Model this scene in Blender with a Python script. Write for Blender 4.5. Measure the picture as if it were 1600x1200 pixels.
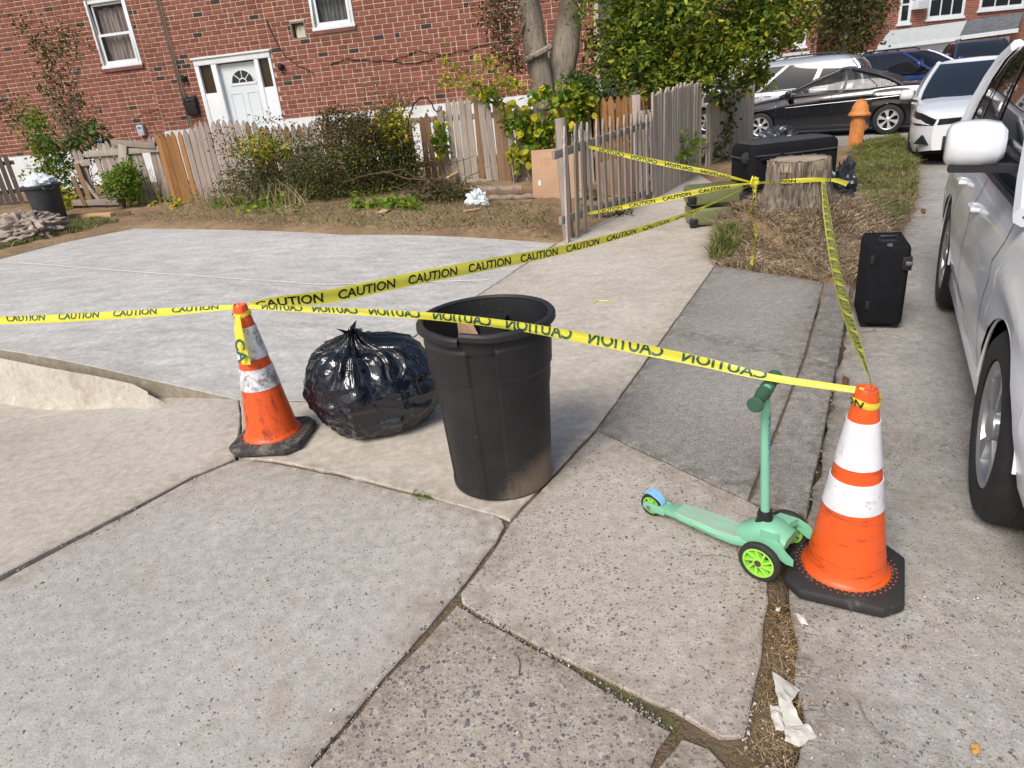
import bpy, bmesh, math, random
import numpy as np
from mathutils import Vector, Matrix, noise as mnoise
for o in list(bpy.data.objects): bpy.data.objects.remove(o)
C = bpy.context.scene.collection
SC = bpy.context.scene
R = math.radians
PI = math.pi
# ------------------------------------------------------------------ camera
FPX, CH = 1060.0, 1.612            # focal length in photo pixels (1600 wide), eye height
_n = np.array([250.0, 2450.0, FPX]); DOWN = _n/np.linalg.norm(_n)
_z = np.array([0, 0, 1.0]); FW = _z-DOWN*_z.dot(DOWN); FW /= np.linalg.norm(FW); RT = np.cross(DOWN, FW)
cam_d = bpy.data.cameras.new('camera'); cam = bpy.data.objects.new('camera', cam_d); C.objects.link(cam)
cam_d.sensor_width = 36; cam_d.lens = 36*FPX/1600; cam_d.clip_start = .05; cam_d.clip_end = 2000
ax = [Vector((RT[i], FW[i], -DOWN[i])) for i in range(3)]
mw = Matrix.Identity(4)
for r in range(3):
    mw[r][0] = ax[0][r]; mw[r][1] = -ax[1][r]; mw[r][2] = -ax[2][r]
mw[2][3] = CH
cam.matrix_world = mw
SC.camera = cam
# ------------------------------------------------------------------ sky and sun (hazy autumn sun from behind-left)
SUN_AZ, SUN_EL = R(214), R(46)      # compass style azimuth from +Y towards +X
SKY_STRENGTH, SUN_STRENGTH, SUN_ANGLE, EXPOSURE = .14, 2.8, 26, .12
w = bpy.data.worlds.new('World'); SC.world = w; w.use_nodes = True
nt = w.node_tree; nt.nodes.clear()
sky = nt.nodes.new('ShaderNodeTexSky'); sky.sky_type = 'NISHITA'; sky.sun_disc = False
sky.sun_elevation = SUN_EL; sky.sun_rotation = SUN_AZ; sky.air_density = 1.0; sky.dust_density = 3.5; sky.ozone_density = 1.0
bg = nt.nodes.new('ShaderNodeBackground'); bg.inputs[1].default_value = SKY_STRENGTH
wo = nt.nodes.new('ShaderNodeOutputWorld')
nt.links.new(sky.outputs[0], bg.inputs[0]); nt.links.new(bg.outputs[0], wo.inputs[0])
sd = bpy.data.lights.new('sun', 'SUN'); sd.energy = SUN_STRENGTH; sd.angle = R(SUN_ANGLE); sd.color = (1, .965, .915)
so = bpy.data.objects.new('sun', sd); C.objects.link(so)
tos = Vector((math.sin(SUN_AZ)*math.cos(SUN_EL), math.cos(SUN_AZ)*math.cos(SUN_EL), math.sin(SUN_EL)))
so.rotation_euler = tos.to_track_quat('Z', 'Y').to_euler(); so.location = tos*50
SC.view_settings.view_transform = 'Standard'; SC.view_settings.look = 'None'; SC.view_settings.gamma = 1
SC.view_settings.exposure = EXPOSURE; SC.view_settings.use_curve_mapping = False
SC.render.engine = 'CYCLES'; SC.cycles.max_bounces = 6; SC.cycles.diffuse_bounces = 3; SC.cycles.glossy_bounces = 3; SC.cycles.transmission_bounces = 3; SC.cycles.transparent_max_bounces = 6
# ------------------------------------------------------------------ surveying helpers: photo pixel -> point on the ground / on a plane
def ray(x, y):
    d = np.array([x-800, y-600, FPX]); return np.array([d.dot(RT), d.dot(FW), -d.dot(DOWN)])
def G(x, y, z=0.0):
    r = ray(x, y); t = (z-CH)/r[2]; return Vector((r[0]*t, r[1]*t, z))
def AT(x, y, Y):
    r = ray(x, y); t = Y/r[1]; return Vector((r[0]*t, Y, CH+r[2]*t))
def proj(P):
    P = np.array([P[0], P[1], P[2]-CH]); d = P[0]*RT+P[1]*FW-P[2]*DOWN
    return 800+FPX*d[0]/d[2], 600+FPX*d[1]/d[2]
_p1 = G(375, 625); _p2 = G(870, 378)
_dl = Vector((_p2.x-_p1.x, _p2.y-_p1.y)).normalized(); _nl = Vector((-_dl.y, _dl.x))
MOUND = Vector((3.2, 7.15))
def sstep(a, b, x):
    t = min(1, max(0, (x-a)/(b-a))); return t*t*(3-2*t)
def hz(x, y):
    d = (x-_p1.x)*_nl.x+(y-_p1.y)*_nl.y
    z = .3*math.tanh(.5*max(d, 0))
    if 1.0 < x < 6:
        r2 = ((x-MOUND.x)**2+(y-MOUND.y)**2)
        z += .27*math.exp(-r2/.8)
    return z
def G2(x, y, dz=0.0):
    z = 0.0
    for _ in range(14):
        p = G(x, y, z+dz); z = .5*z+.5*hz(p.x, p.y)
    return G(x, y, z+dz)
# ------------------------------------------------------------------ object helpers
WM = {}
def thing(name, label, cat, loc=(0, 0, 0), rotz=0, group=None, rot=None):
    o = bpy.data.objects.new(name, None); C.objects.link(o); o.empty_display_size = .1
    o.location = loc; o.rotation_euler = rot if rot else (0, 0, rotz)
    o['label'] = label; o['category'] = cat
    if group: o['group'] = group
    e = o.rotation_euler
    WM[o.name] = Matrix.Translation(Vector(loc)) @ e.to_matrix().to_4x4()
    return o
def tag(o, label=None, cat=None, group=None, kind=None):
    if label: o['label'] = label
    if cat: o['category'] = cat
    if group: o['group'] = group
    if kind: o['kind'] = kind
    return o
class MB:
    def __init__(s): s.v = []; s.f = []; s.m = []
    def add(s, vs, fs, m=0):
        b = len(s.v); s.v.extend([tuple(p) for p in vs]); s.f.extend([tuple(b+i for i in f) for f in fs]); s.m.extend([m]*len(fs)); return s
    def box(s, c, size, rz=0, M=None, m=0, taper=1.0):
        x, y, z = [q/2 for q in size]
        vs = [Vector((sx*x*(taper if sz > 0 else 1), sy*y*(taper if sz > 0 else 1), sz*z)) for sz in (-1, 1) for sy in (-1, 1) for sx in (-1, 1)]
        if M is None: M = Matrix.Rotation(rz, 3, 'Z')
        vs = [M @ q+Vector(c) for q in vs]
        return s.add(vs, [(0, 2, 3, 1), (4, 5, 7, 6), (0, 1, 5, 4), (2, 6, 7, 3), (0, 4, 6, 2), (1, 3, 7, 5)], m)
    def cbox(s, x0, x1, y0, y1, z0, z1, m=0):
        return s.box(((x0+x1)/2, (y0+y1)/2, (z0+z1)/2), (abs(x1-x0), abs(y1-y0), abs(z1-z0)), m=m)
    def bar(s, a, b, w, t, up=(0, 0, 1), m=0, w2=None, t2=None):
        a = Vector(a); b = Vector(b); d = (b-a).normalized(); u = Vector(up)
        if abs(d.dot(u)) > .98: u = Vector((1, 0, 0))
        sx = d.cross(u).normalized(); sy = sx.cross(d).normalized()
        w2 = w if w2 is None else w2; t2 = t if t2 is None else t2
        vs = [a-sx*w/2-sy*t/2, a+sx*w/2-sy*t/2, a+sx*w/2+sy*t/2, a-sx*w/2+sy*t/2,
              b-sx*w2/2-sy*t2/2, b+sx*w2/2-sy*t2/2, b+sx*w2/2+sy*t2/2, b-sx*w2/2+sy*t2/2]
        return s.add(vs, [(3, 2, 1, 0), (4, 5, 6, 7), (0, 1, 5, 4), (1, 2, 6, 5), (2, 3, 7, 6), (3, 0, 4, 7)], m)
    def tube(s, pts, rad, n=8, m=0, cap=True):
        pts = [Vector(p) for p in pts]
        if not hasattr(rad, '__len__'): rad = [rad]*len(pts)
        rings = []; ref = Vector((.31, .17, .93))
        for i, p in enumerate(pts):
            d = (pts[min(i+1, len(pts)-1)]-pts[max(i-1, 0)])
            if d.length < 1e-9: d = Vector((0, 0, 1))
            d.normalize()
            if abs(d.dot(ref)) > .97: ref = Vector((1, .1, 0)).normalized()
            a = d.cross(ref).normalized(); b = d.cross(a); ref = (ref-d*ref.dot(d)).normalized()
            rings.append([p+(a*math.cos(2*PI*k/n)+b*math.sin(2*PI*k/n))*rad[i] for k in range(n)])
        return s.loft(rings, m, cap)
    def loft(s, rings, m=0, cap=True, closed=True):
        n = len(rings[0]); vs = [p for r in rings for p in r]; fs = []
        kk = n if closed else n-1
        for i in range(len(rings)-1):
            for k in range(kk):
                fs.append((i*n+k, i*n+(k+1) % n, (i+1)*n+(k+1) % n, (i+1)*n+k))
        if cap and closed:
            fs.append(tuple(range(n))[::-1]); fs.append(tuple((len(rings)-1)*n+k for k in range(n)))
        return s.add(vs, fs, m)
    def lathe(s, prof, n=32, m=0, c=(0, 0, 0), M=None, cap=True):
        c = Vector(c); rings = []
        for r, z in prof:
            ring = []
            for k in range(n):
                p = Vector((r*math.cos(2*PI*k/n), r*math.sin(2*PI*k/n), z))
                ring.append((M @ p if M else p)+c)
            rings.append(ring)
        return s.loft(rings, m, cap)
    def prism(s, poly, d, m=0):
        d = Vector(d); n = len(poly); vs = [Vector(p) for p in poly]; vs += [p+d for p in vs]
        return s.add(vs, [tuple(range(n))[::-1], tuple(range(n, 2*n))]+[(i, (i+1) % n, n+(i+1) % n, n+i) for i in range(n)], m)
    def grid(s, fn, nu, nv, m=0, cu=False):
        vs = [fn(i/(nu if cu else nu-1), j/(nv-1)) for j in range(nv) for i in range(nu)]
        fs = []
        for j in range(nv-1):
            for i in range(nu if cu else nu-1):
                fs.append((j*nu+i, j*nu+(i+1) % nu, (j+1)*nu+(i+1) % nu, (j+1)*nu+i))
        return s.add(vs, fs, m)
    def build(s, name, mats, parent=None, smooth=False, world=False, kind=None, bevel=0, seg=2, auto=None):
        vs = s.v
        P = WM[parent.name] if parent else None
        if world and P is not None:
            Mi = P.inverted(); vs = [Mi @ Vector(p) for p in vs]
        me = bpy.data.meshes.new(name); me.from_pydata([tuple(p) for p in vs], [], s.f); me.update()
        if not isinstance(mats, (list, tuple)): mats = [mats]
        for k in mats: me.materials.append(k)
        if len(mats) > 1: me.polygons.foreach_set('material_index', s.m)
        if bevel:
            bm = bmesh.new(); bm.from_mesh(me); bmesh.ops.remove_doubles(bm, verts=bm.verts, dist=1e-5)
            es = [e for e in bm.edges if len(e.link_faces) == 2 and e.calc_face_angle(0) > .6]
            bmesh.ops.bevel(bm, geom=es, offset=bevel, segments=seg, profile=.6, affect='EDGES', clamp_overlap=True)
            bm.to_mesh(me); bm.free()
        if smooth or bevel: me.polygons.foreach_set('use_smooth', [True]*len(me.polygons)); 
        if (smooth or bevel) and auto is not False: me.set_sharp_from_angle(angle=R(auto or 38))
        me.update()
        o = bpy.data.objects.new(name, me); C.objects.link(o)
        if parent: o.parent = parent; WM[o.name] = P.copy()
        else: WM[o.name] = Matrix.Identity(4)
        if kind: o['kind'] = kind
        return o
def mesh_np(name, V, F, mat, parent=None, kind=None, smooth=False):
    """V (n,3) world or local, F (m,k) same-size faces"""
    V = np.asarray(V, np.float32); F = np.asarray(F, np.int32)
    me = bpy.data.meshes.new(name)
    me.vertices.add(len(V)); me.vertices.foreach_set('co', V.ravel())
    k = F.shape[1]; me.loops.add(F.size); me.loops.foreach_set('vertex_index', F.ravel())
    me.polygons.add(len(F)); me.polygons.foreach_set('loop_start', np.arange(0, F.size, k, dtype=np.int32))
    if smooth: me.polygons.foreach_set('use_smooth', np.ones(len(F), bool))
    me.update(calc_edges=True); me.validate()
    me.materials.append(mat)
    o = bpy.data.objects.new(name, me); C.objects.link(o)
    if parent: o.parent = parent; WM[o.name] = WM[parent.name].copy()
    if kind: o['kind'] = kind
    return o
def loc_np(V, parent):
    Mi = np.array(WM[parent.name].inverted()); return V@Mi[:3, :3].T+Mi[:3, 3]
def copy_tree(o, parent=None):
    c = o.copy(); C.objects.link(c); c.parent = parent
    for ch in o.children: copy_tree(ch, c)
    return c
def fbm(x, y, z=0, o=4):
    return mnoise.fractal(Vector((x, y, z)), .8, 2.1, o)
# ------------------------------------------------------------------ material helpers
class NT:
    def __init__(s, name):
        s.mat = bpy.data.materials.new(name); s.mat.use_nodes = True; s.t = s.mat.node_tree
        s.b = s.t.nodes['Principled BSDF']; s.out = s.t.nodes['Material Output']
    def n(s, ty, **kw):
        q = s.t.nodes.new('ShaderNode'+ty)
        for k, v in kw.items(): setattr(q, k, v)
        return q
    def l(s, a, b): s.t.links.new(a, b)
    def pos(s): return s.n('NewGeometry').outputs['Position']
    def obj(s): return s.n('TexCoord').outputs['Object']
    def island(s):
        a = s.n('NewGeometry').outputs['Random Per Island']; b = s.n('ObjectInfo').outputs['Random']
        return s.math('FRACT', s.math('ADD', a, b))
    def math(s, op, a, b=None, clamp=False):
        q = s.n('Math', operation=op, use_clamp=clamp)
        for i, v in enumerate((a, b)):
            if v is None: continue
            if hasattr(v, 'node'): s.l(v, q.inputs[i])
            else: q.inputs[i].default_value = v
        return q.outputs[0]
    def vmul(s, v, k):
        q = s.n('Vector Math'.replace(' ', ''), operation='MULTIPLY'); s.l(v, q.inputs[0]); q.inputs[1].default_value = k; return q.outputs[0]
    def noise(s, v, scale, detail=4, rough=.55, dist=0):
        q = s.n('TexNoise'); s.l(v, q.inputs['Vector']); q.inputs['Scale'].default_value = scale; q.inputs['Detail'].default_value = detail
        q.inputs['Roughness'].default_value = rough; q.inputs['Distortion'].default_value = dist; return q.outputs['Fac']
    def vor(s, v, scale, feature='F1', rnd=1):
        q = s.n('TexVoronoi', feature=feature); s.l(v, q.inputs['Vector']); q.inputs['Scale'].default_value = scale; q.inputs['Randomness'].default_value = rnd
        return q
    def ramp(s, f, stops, interp='LINEAR'):
        q = s.n('ValToRGB'); q.color_ramp.interpolation = interp; e = q.color_ramp.elements
        while len(e) < len(stops): e.new(.5)
        for i, (p, c) in enumerate(stops):
            e[i].position = p; c = (c, c, c) if not hasattr(c, '__len__') else c; e[i].color = (*c[:3], 1)
        s.l(f, q.inputs[0]); return q.outputs[0]
    def mix(s, f, a, b, mode='MIX'):
        q = s.n('MixRGB', blend_type=mode)
        for i, v in enumerate((f, a, b)):
            if hasattr(v, 'node'): s.l(v, q.inputs[i])
            elif i == 0: q.inputs[0].default_value = v
            else: q.inputs[i].default_value = (*v[:3], 1)
        return q.outputs[0]
    def set(s, col=None, rough=None, metal=None, spec=None, **kw):
        for k, v in (('Base Color', col), ('Roughness', rough), ('Metallic', metal), ('Specular IOR Level', spec)):
            if v is None: continue
            if hasattr(v, 'node'): s.l(v, s.b.inputs[k])
            elif k == 'Base Color': s.b.inputs[k].default_value = (*v[:3], 1)
            else: s.b.inputs[k].default_value = v
        for k, v in kw.items(): s.b.inputs[k.replace('_', ' ')].default_value = v
        return s
    def bump(s, h, strength=.3, dist=.01):
        q = s.n('Bump'); q.inputs['Strength'].default_value = strength; q.inputs['Distance'].default_value = dist; s.l(h, q.inputs['Height'])
        s.l(q.outputs[0], s.b.inputs['Normal']); return s
def simple(name, col, rough=.5, metal=0, var=.15, vscale=8, bump=0, bscale=60, spec=None, dirt=None, dirt_amt=.5, dscale=5):
    t = NT(name); p = t.obj(); n1 = t.noise(p, vscale, 5)
    lo = [max(0, c*(1-var)) for c in col]; hi = [min(1, c*(1+var)) for c in col]
    c = t.ramp(n1, [(.3, lo), (.7, hi)])
    if dirt:
        f = t.ramp(t.noise(p, dscale, 7, .7), [(.48, 0), (.75, dirt_amt)]); c = t.mix(f, c, dirt)
    t.set(c, t.math('ADD', t.math('MULTIPLY', n1, .2), rough-.1), metal, spec)
    if bump: t.bump(t.noise(p, bscale, 4), bump, .004)
    return t.mat
# ------------------------------------------------------------------ ground materials
def concrete(name, c1, c2, big=1.1, speck=.0, sscale=110, dark=(.06, .06, .065), light=(.5, .46, .4), stain=0, staincol=(.22, .15, .09), bump=.25, streak=None, pit=0, white=0, rough=.85, hair=0, psz=.13, edge=.6, edgecol=(.19, .145, .10)):
    t = NT(name); p = t.pos()
    n1 = t.noise(p, big, 4, .6, .4); c = t.ramp(n1, [(.28, c1), (.72, c2)])
    n2 = t.noise(p, 21, 4, .7); c = t.mix(.55, c, t.ramp(n2, [(.25, .28), (.75, .72)]), 'OVERLAY')
    n3 = t.noise(p, 170, 2, .6); c = t.mix(.45, c, t.ramp(n3, [(.25, .25), (.75, .75)]), 'OVERLAY')
    h = t.math('ADD', t.math('MULTIPLY', n3, .5), t.math('MULTIPLY', n2, .5))
    if streak:
        vec, sc, amt = streak
        ns = t.noise(t.vmul(p, vec), sc, 5, .6); c = t.mix(amt, c, t.ramp(ns, [(.3, .2), (.7, .8)]), 'OVERLAY'); h = t.math('ADD', h, t.math('MULTIPLY', ns, .8))
    if speck:
        dens = t.ramp(t.noise(p, 1.7, 3), [(.35, .35), (.65, 1.0)])
        for k, (sc, am) in enumerate(((sscale, speck), (sscale*1.9, speck*1.1))):
            v = t.vor(p, sc); cs = t.n('SeparateColor'); t.l(v.outputs['Color'], cs.inputs[0])
            sel = t.math('LESS_THAN', cs.outputs[0], t.math('MULTIPLY', dens, am))
            shape = t.math('LESS_THAN', v.outputs['Distance'], t.math('MULTIPLY_ADD' if False else 'ADD', t.math('MULTIPLY', cs.outputs[2], .28), psz))
            msk = t.math('MULTIPLY', sel, shape)
            pc = t.ramp(cs.outputs[1], [(0, dark), (.35, [q*2.2 for q in dark]), (.55, (.24, .19, .15)), (.75, (.33, .28, .22)), (1, light)])
            c = t.mix(t.math('MULTIPLY', msk, .9), c, pc); h = t.math('ADD', h, t.math('MULTIPLY', msk, .5))
    if pit:
        v = t.vor(t.vmul(p, (1, 1, 1)), 70); cs = t.n('SeparateColor'); t.l(v.outputs['Color'], cs.inputs[0])
        msk = t.math('MULTIPLY', t.math('LESS_THAN', cs.outputs[0], pit), t.math('LESS_THAN', v.outputs['Distance'], .33))
        c = t.mix(t.math('MULTIPLY', msk, .6), c, [q*.45 for q in c1]); h = t.math('SUBTRACT', h, t.math('MULTIPLY', msk, .8))
    if stain:
        f = t.ramp(t.noise(p, 2.1, 7, .68, .8), [(.56, 0), (.74, stain)]); c = t.mix(f, c, staincol)
    if white:
        f = t.ramp(t.noise(p, 3.4, 6, .7, .5), [(.55, 0), (.72, white)]); c = t.mix(f, c, (.62, .61, .58))
    if hair:
        wp = t.n('VectorMath', operation='ADD'); nz = t.n('TexNoise'); t.l(p, nz.inputs['Vector']); nz.inputs['Scale'].default_value = 3; nz.inputs['Detail'].default_value = 3
        t.l(p, wp.inputs[0]); t.l(t.vmul(nz.outputs['Color'], (.35, .35, 0)), wp.inputs[1])
        ve = t.vor(wp.outputs[0], hair, 'DISTANCE_TO_EDGE'); ln = t.math('LESS_THAN', ve.outputs['Distance'], .0042*hair)
        msk = t.math('MULTIPLY', ln, t.math('GREATER_THAN', t.noise(p, .55, 2), .54)); c = t.mix(t.math('MULTIPLY', msk, .55), c, (.12, .10, .08)); h = t.math('SUBTRACT', h, msk)
    at = t.n('Attribute', attribute_name='edge').outputs['Fac']
    ed = t.math('MULTIPLY', at, t.ramp(t.noise(p, 13, 4, .7), [(.38, 0), (.66, 1)])); c = t.mix(t.math('MULTIPLY', ed, edge), c, edgecol)
    hb = t.noise(p, 95, 2, .7)
    if speck > .3: hb = t.math('ADD', hb, t.math('MULTIPLY', t.vor(p, sscale).outputs['Distance'], -.8))
    if streak: hb = t.math('ADD', hb, t.noise(t.vmul(p, streak[0]), streak[1]*4, 2))
    t.set(c, rough, spec=.25); t.bump(hb, bump, .004); return t.mat
m_new = concrete('new_grey_concrete', (.41, .395, .37), (.49, .475, .445), .8, bump=.12, streak=((1.6, 4.2, 1), 2.2, .3), white=.16, edge=.35, edgecol=(.33, .27, .2))
m_walk = concrete('beige_walk_concrete', (.42, .37, .31), (.51, .46, .395), .9, bump=.12, streak=((1, 1.4, 1), 5, .2), stain=.25, staincol=(.32, .25, .17), edge=.5)
m_side = concrete('dark_brushed_concrete', (.235, .22, .195), (.31, .29, .262), 1.0, bump=.35, pit=.33, streak=((7, 3.5, 1), 16, .55), white=.10, edge=.7, edgecol=(.07, .06, .05))
m_apron = concrete('sandy_worn_concrete', (.40, .355, .30), (.49, .445, .385), .8, speck=.05, sscale=150, stain=.45, staincol=(.30, .235, .165), bump=.2, hair=.7)
m_mid = concrete('worn_speckled_concrete', (.36, .33, .292), (.445, .412, .37), .7, psz=.15, speck=.34, sscale=100, stain=.55, staincol=(.26, .205, .15), bump=.22, white=.2, hair=.55, edge=.75)
m_spk = concrete('speckled_concrete', (.36, .32, .275), (.455, .41, .36), 1.1, psz=.2, speck=.62, sscale=80, stain=.45, staincol=(.28, .215, .15), bump=.3, hair=.8, edge=.8)
m_agg = concrete('exposed_aggregate_concrete', (.30, .26, .22), (.38, .335, .285), 1.4, speck=.95, sscale=62, psz=.27, stain=.35, staincol=(.2, .16, .12), bump=.55, light=(.50, .44, .37), edge=.8)
m_road = concrete('dusty_road_concrete', (.29, .268, .24), (.40, .374, .338), .6, psz=.18, speck=.55, sscale=85, stain=.55, staincol=(.25, .195, .14), bump=.4, white=.38, hair=.6, edge=.8, edgecol=(.13, .10, .07))
m_skim = concrete('cream_cement_skim', (.38, .345, .285), (.47, .435, .37), 2.5, stain=.7, staincol=(.27, .2, .12), bump=.25)
m_face = concrete('olive_cement_edge', (.22, .20, .15), (.34, .31, .245), 3, bump=.4, stain=.4)
def soil_mat():
    t = NT('dry_soil'); p = t.pos()
    c = t.ramp(t.noise(p, 1.5, 7, .65, .3), [(.28, (.19, .125, .075)), (.5, (.30, .205, .12)), (.72, (.41, .295, .18))])
    v = t.vor(p, 60); c = t.mix(.4, c, t.ramp(v.outputs['Distance'], [(0, .75), (.6, .3)]), 'OVERLAY')
    g = t.ramp(t.noise(p, 9, 6, .7), [(.5, 0), (.68, .6)]); c = t.mix(g, c, (.13, .10, .06))
    sy = t.n('SeparateXYZ'); t.l(p, sy.inputs[0]); c = t.mix(t.math('LESS_THAN', sy.outputs[1], 4.6), c, t.mix(.65, c, (.10, .078, .056)))
    t.set(c, .95, spec=.1); h = t.noise(p, 24, 4, .75); t.bump(h, .9, .03); return t.mat
m_soil = soil_mat()
m_dirt = soil_mat(); 
# ------------------------------------------------------------------ slabs
rnd = random.Random(7)
SLABS = []
def densify(pts, step=.06, jag=.004, seed=0):
    out = []; n = len(pts)
    for i in range(n):
        a, b = pts[i], pts[(i+1) % n]; L = (b-a).length; k = max(1, int(L/step)) if L < 12 else 12
        nn = Vector((-(b-a).y, (b-a).x)).normalized() if L > 0 else Vector((0, 0))
        for j in range(k):
            p = a.lerp(b, j/k); q = jag*(mnoise.noise(Vector((p.x*9, p.y*9, seed)))*1.0+mnoise.noise(Vector((p.x*31, p.y*31, seed+3)))*.6) if L < 12 else 0
            out.append(p+nn*q)
    return out
def slab(name, px, mat, zf, thick=.1, gap=.004, jag=.004, step=.05, label=None, world_pts=None, cut=.14, edge=.005, track=True, facemat=None):
    """a cast slab: outline surveyed on the ground, top follows zf, worn rounded arris"""
    pts = [Vector(p) for p in world_pts] if world_pts else [Vector(G2(*p)[:2]) if zf is hz else Vector(G(*p)[:2]) for p in px]
    area = sum(pts[i].x*pts[(i+1) % len(pts)].y-pts[(i+1) % len(pts)].x*pts[i].y for i in range(len(pts)))
    if area < 0: pts = pts[::-1]
    if track: SLABS.append([(p.x, p.y) for p in pts])
    ps = densify(pts, step, jag, rnd.random()*50); n = len(ps)
    def off(d):
        out = []
        for i in range(n):
            t = (ps[(i+1) % n]-ps[i-1]); nn = Vector((t.y, -t.x)); nn = nn.normalized() if nn.length > 1e-9 else nn
            out.append(ps[i]+nn*d)
        return out
    gap *= .6; inner = off(-gap-edge); outer = off(-gap)
    bm = bmesh.new()
    ring = [bm.verts.new((p.x, p.y, 0)) for p in inner]
    bm.faces.new(ring)
    xs = [p.x for p in inner]; ys = [p.y for p in inner]
    if cut:
        x = math.floor(max(min(xs), -9)/cut)*cut
        while x < min(max(xs), 9):
            bmesh.ops.bisect_plane(bm, geom=bm.verts[:]+bm.edges[:]+bm.faces[:], plane_co=(x, 0, 0), plane_no=(1, 0, 0)); x += cut
        y = math.floor(max(min(ys), 0)/cut)*cut
        while y < min(max(ys), 18):
            bmesh.ops.bisect_plane(bm, geom=bm.verts[:]+bm.edges[:]+bm.faces[:], plane_co=(0, y, 0), plane_no=(0, 1, 0)); y += cut
    bmesh.ops.triangulate(bm, faces=bm.faces[:])
    for v in bm.verts: v.co.z = zf(v.co.x, v.co.y)
    o1 = [bm.verts.new((p.x, p.y, zf(p.x, p.y)-edge*.8)) for p in outer]
    o2 = [bm.verts.new((p.x, p.y, zf(p.x, p.y)-thick)) for p in outer]
    # inner ring may have been split by the cuts: rebuild its own ring
    r2 = [bm.verts.new((p.x, p.y, zf(p.x, p.y)-.0003)) for p in inner]
    for i in range(n):
        j = (i+1) % n
        bm.faces.new((r2[i], o1[i], o1[j], r2[j])); f = bm.faces.new((o1[i], o2[i], o2[j], o1[j])); f.material_index = 1 if facemat else 0
    bmesh.ops.recalc_face_normals(bm, faces=bm.faces[:])
    me = bpy.data.meshes.new(name); bm.to_mesh(me); bm.free(); me.materials.append(mat)
    co = np.zeros(len(me.vertices)*3, np.float32); me.vertices.foreach_get('co', co); co = co.reshape(-1, 3)[:, :2]; dm = np.full(len(co), 9.0)
    for i in range(len(pts)):
        a2 = np.array(pts[i]); e2 = np.array(pts[(i+1) % len(pts)])-a2; tt = np.clip(((co-a2)@e2)/max(1e-9, e2@e2), 0, 1); dm = np.minimum(dm, np.linalg.norm(co-a2-tt[:, None]*e2, axis=1))
    at_ = me.attributes.new('edge', 'FLOAT', 'POINT'); at_.data.foreach_set('value', np.exp(-dm/.075).astype(np.float32))
    if facemat: me.materials.append(facemat)
    for f in me.polygons:
        if f.normal.z < -.5: f.flip()
    me.polygons.foreach_set('use_smooth', [True]*len(me.polygons)); me.set_sharp_from_angle(angle=R(50))
    o = bpy.data.objects.new(name, me); C.objects.link(o); o['kind'] = 'structure'; WM[o.name] = Matrix.Identity(4)
    if label: o['label'] = label
    return o
flat = lambda x, y: 0.0
# driveway: raised new slab, split by its control joint; the front-left corner stands proud of the old apron
jl, jr = (-260, 392), (783, 437)
slab('driveway', [(-260, 515), (0, 546), (100, 563), (225, 591), (375, 625), (490, 626), jr, (640, 442), (500, 445), (250, 428), (30, 411), jl], m_new, hz, .5, .0015, .003, label='new pale grey driveway slab in front', facemat=m_face)
slab('driveway', [jl, (30, 411), (250, 428), (500, 445), (640, 442), jr, (868, 380), (540, 367), (210, 357), (100, 379), (0, 405), (-120, 434)], m_new, hz, .14, .0015, .004, label='new pale grey driveway slab at the back')
# pale cement dust along the control joint of the driveway
b = MB(); jp = catm = [(30, 411), (250, 428), (500, 445), (640, 442), (783, 437)]; rw_ = []
for i in range(len(jp)-1):
    for k in range(8):
        x, y = jp[i][0]+(jp[i+1][0]-jp[i][0])*k/8, jp[i][1]+(jp[i+1][1]-jp[i][1])*k/8; a_ = G2(x, y-.9); c_ = G2(x, y+.9); rw_.append([Vector((a_.x, a_.y, hz(a_.x, a_.y)+.004)), Vector((c_.x, c_.y, hz(c_.x, c_.y)+.004))])
b.loft(rw_, cap=False, closed=False); o = b.build('control_joint', simple('pale_cement_dust', (.58, .56, .52), .9, 0, .1, 3)); o['kind'] = 'structure'
def apz(x, y):   # the apron falls gently to the foot of the driveway face
    return -.12*sstep(1.7, 3.4, -x)*sstep(3.0, 4.5, y)+.014*sstep(1.5, 2.4, -x)*(1-sstep(2.4, 3.6, y))
# cement skim against the front face of the driveway
b = MB()
tops = [(-200, 532), (0, 560), (70, 574), (150, 588), (205, 600), (228, 612)]
P = []
for i, (x, y) in enumerate(tops):
    yb = (592, 630, 631, 630, 628, 622)[i]; q = G2(x, y-9); q2 = Vector((q.x+.012, q.y-.02, 0))
    top = AT(x, y, q2.y); zt = top.z; r_ = ray(x, yb); bot = Vector((q2.x-.005, q2.y-.13, apz(q2.x, q2.y-.13)-.012))
    zz = bot.z; P.append([Vector((q2.x, q2.y-.004, zt)), Vector((q2.x+.002, q2.y-.014, zt-.012)), Vector((q2.x, q2.y-.04, zz+(zt-zz)*.5)), Vector((q2.x, q2.y-.075, zz+(zt-zz)*.14)), bot])
e_ = P[-1]; P.append([Vector((p.x+.07+.03*i, p.y-.015, e_[-1].z+(p.z-e_[-1].z)*.25)) for i, p in enumerate(e_)]); P.append([Vector((p.x+.11, p.y-.02, e_[-1].z-.01)) for p in e_])
b.loft(P, cap=False, closed=False)
o = b.build('cement_skim', m_skim, smooth=True); o['kind'] = 'structure'
slab('apron', [(-300, 560), (0, 576), (225, 594), (372, 619), (376, 650), (368, 716), (300, 744), (200, 798), (100, 850), (0, 903), (-300, 1060)], m_apron, apz, .1, .004, .006, label='sandy worn concrete apron by the driveway edge')
slab('walkway', [(492, 628), (868, 382), (1022, 306), (1086, 268), (1130, 296), (1118, 413), (1045, 515), (932, 668), (797, 812), (650, 769), (520, 737), (424, 718), (372, 714), (378, 652), (374, 626)], m_walk, flat, .1, .003, .006, label='smooth beige walkway between fence and pavement')
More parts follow.
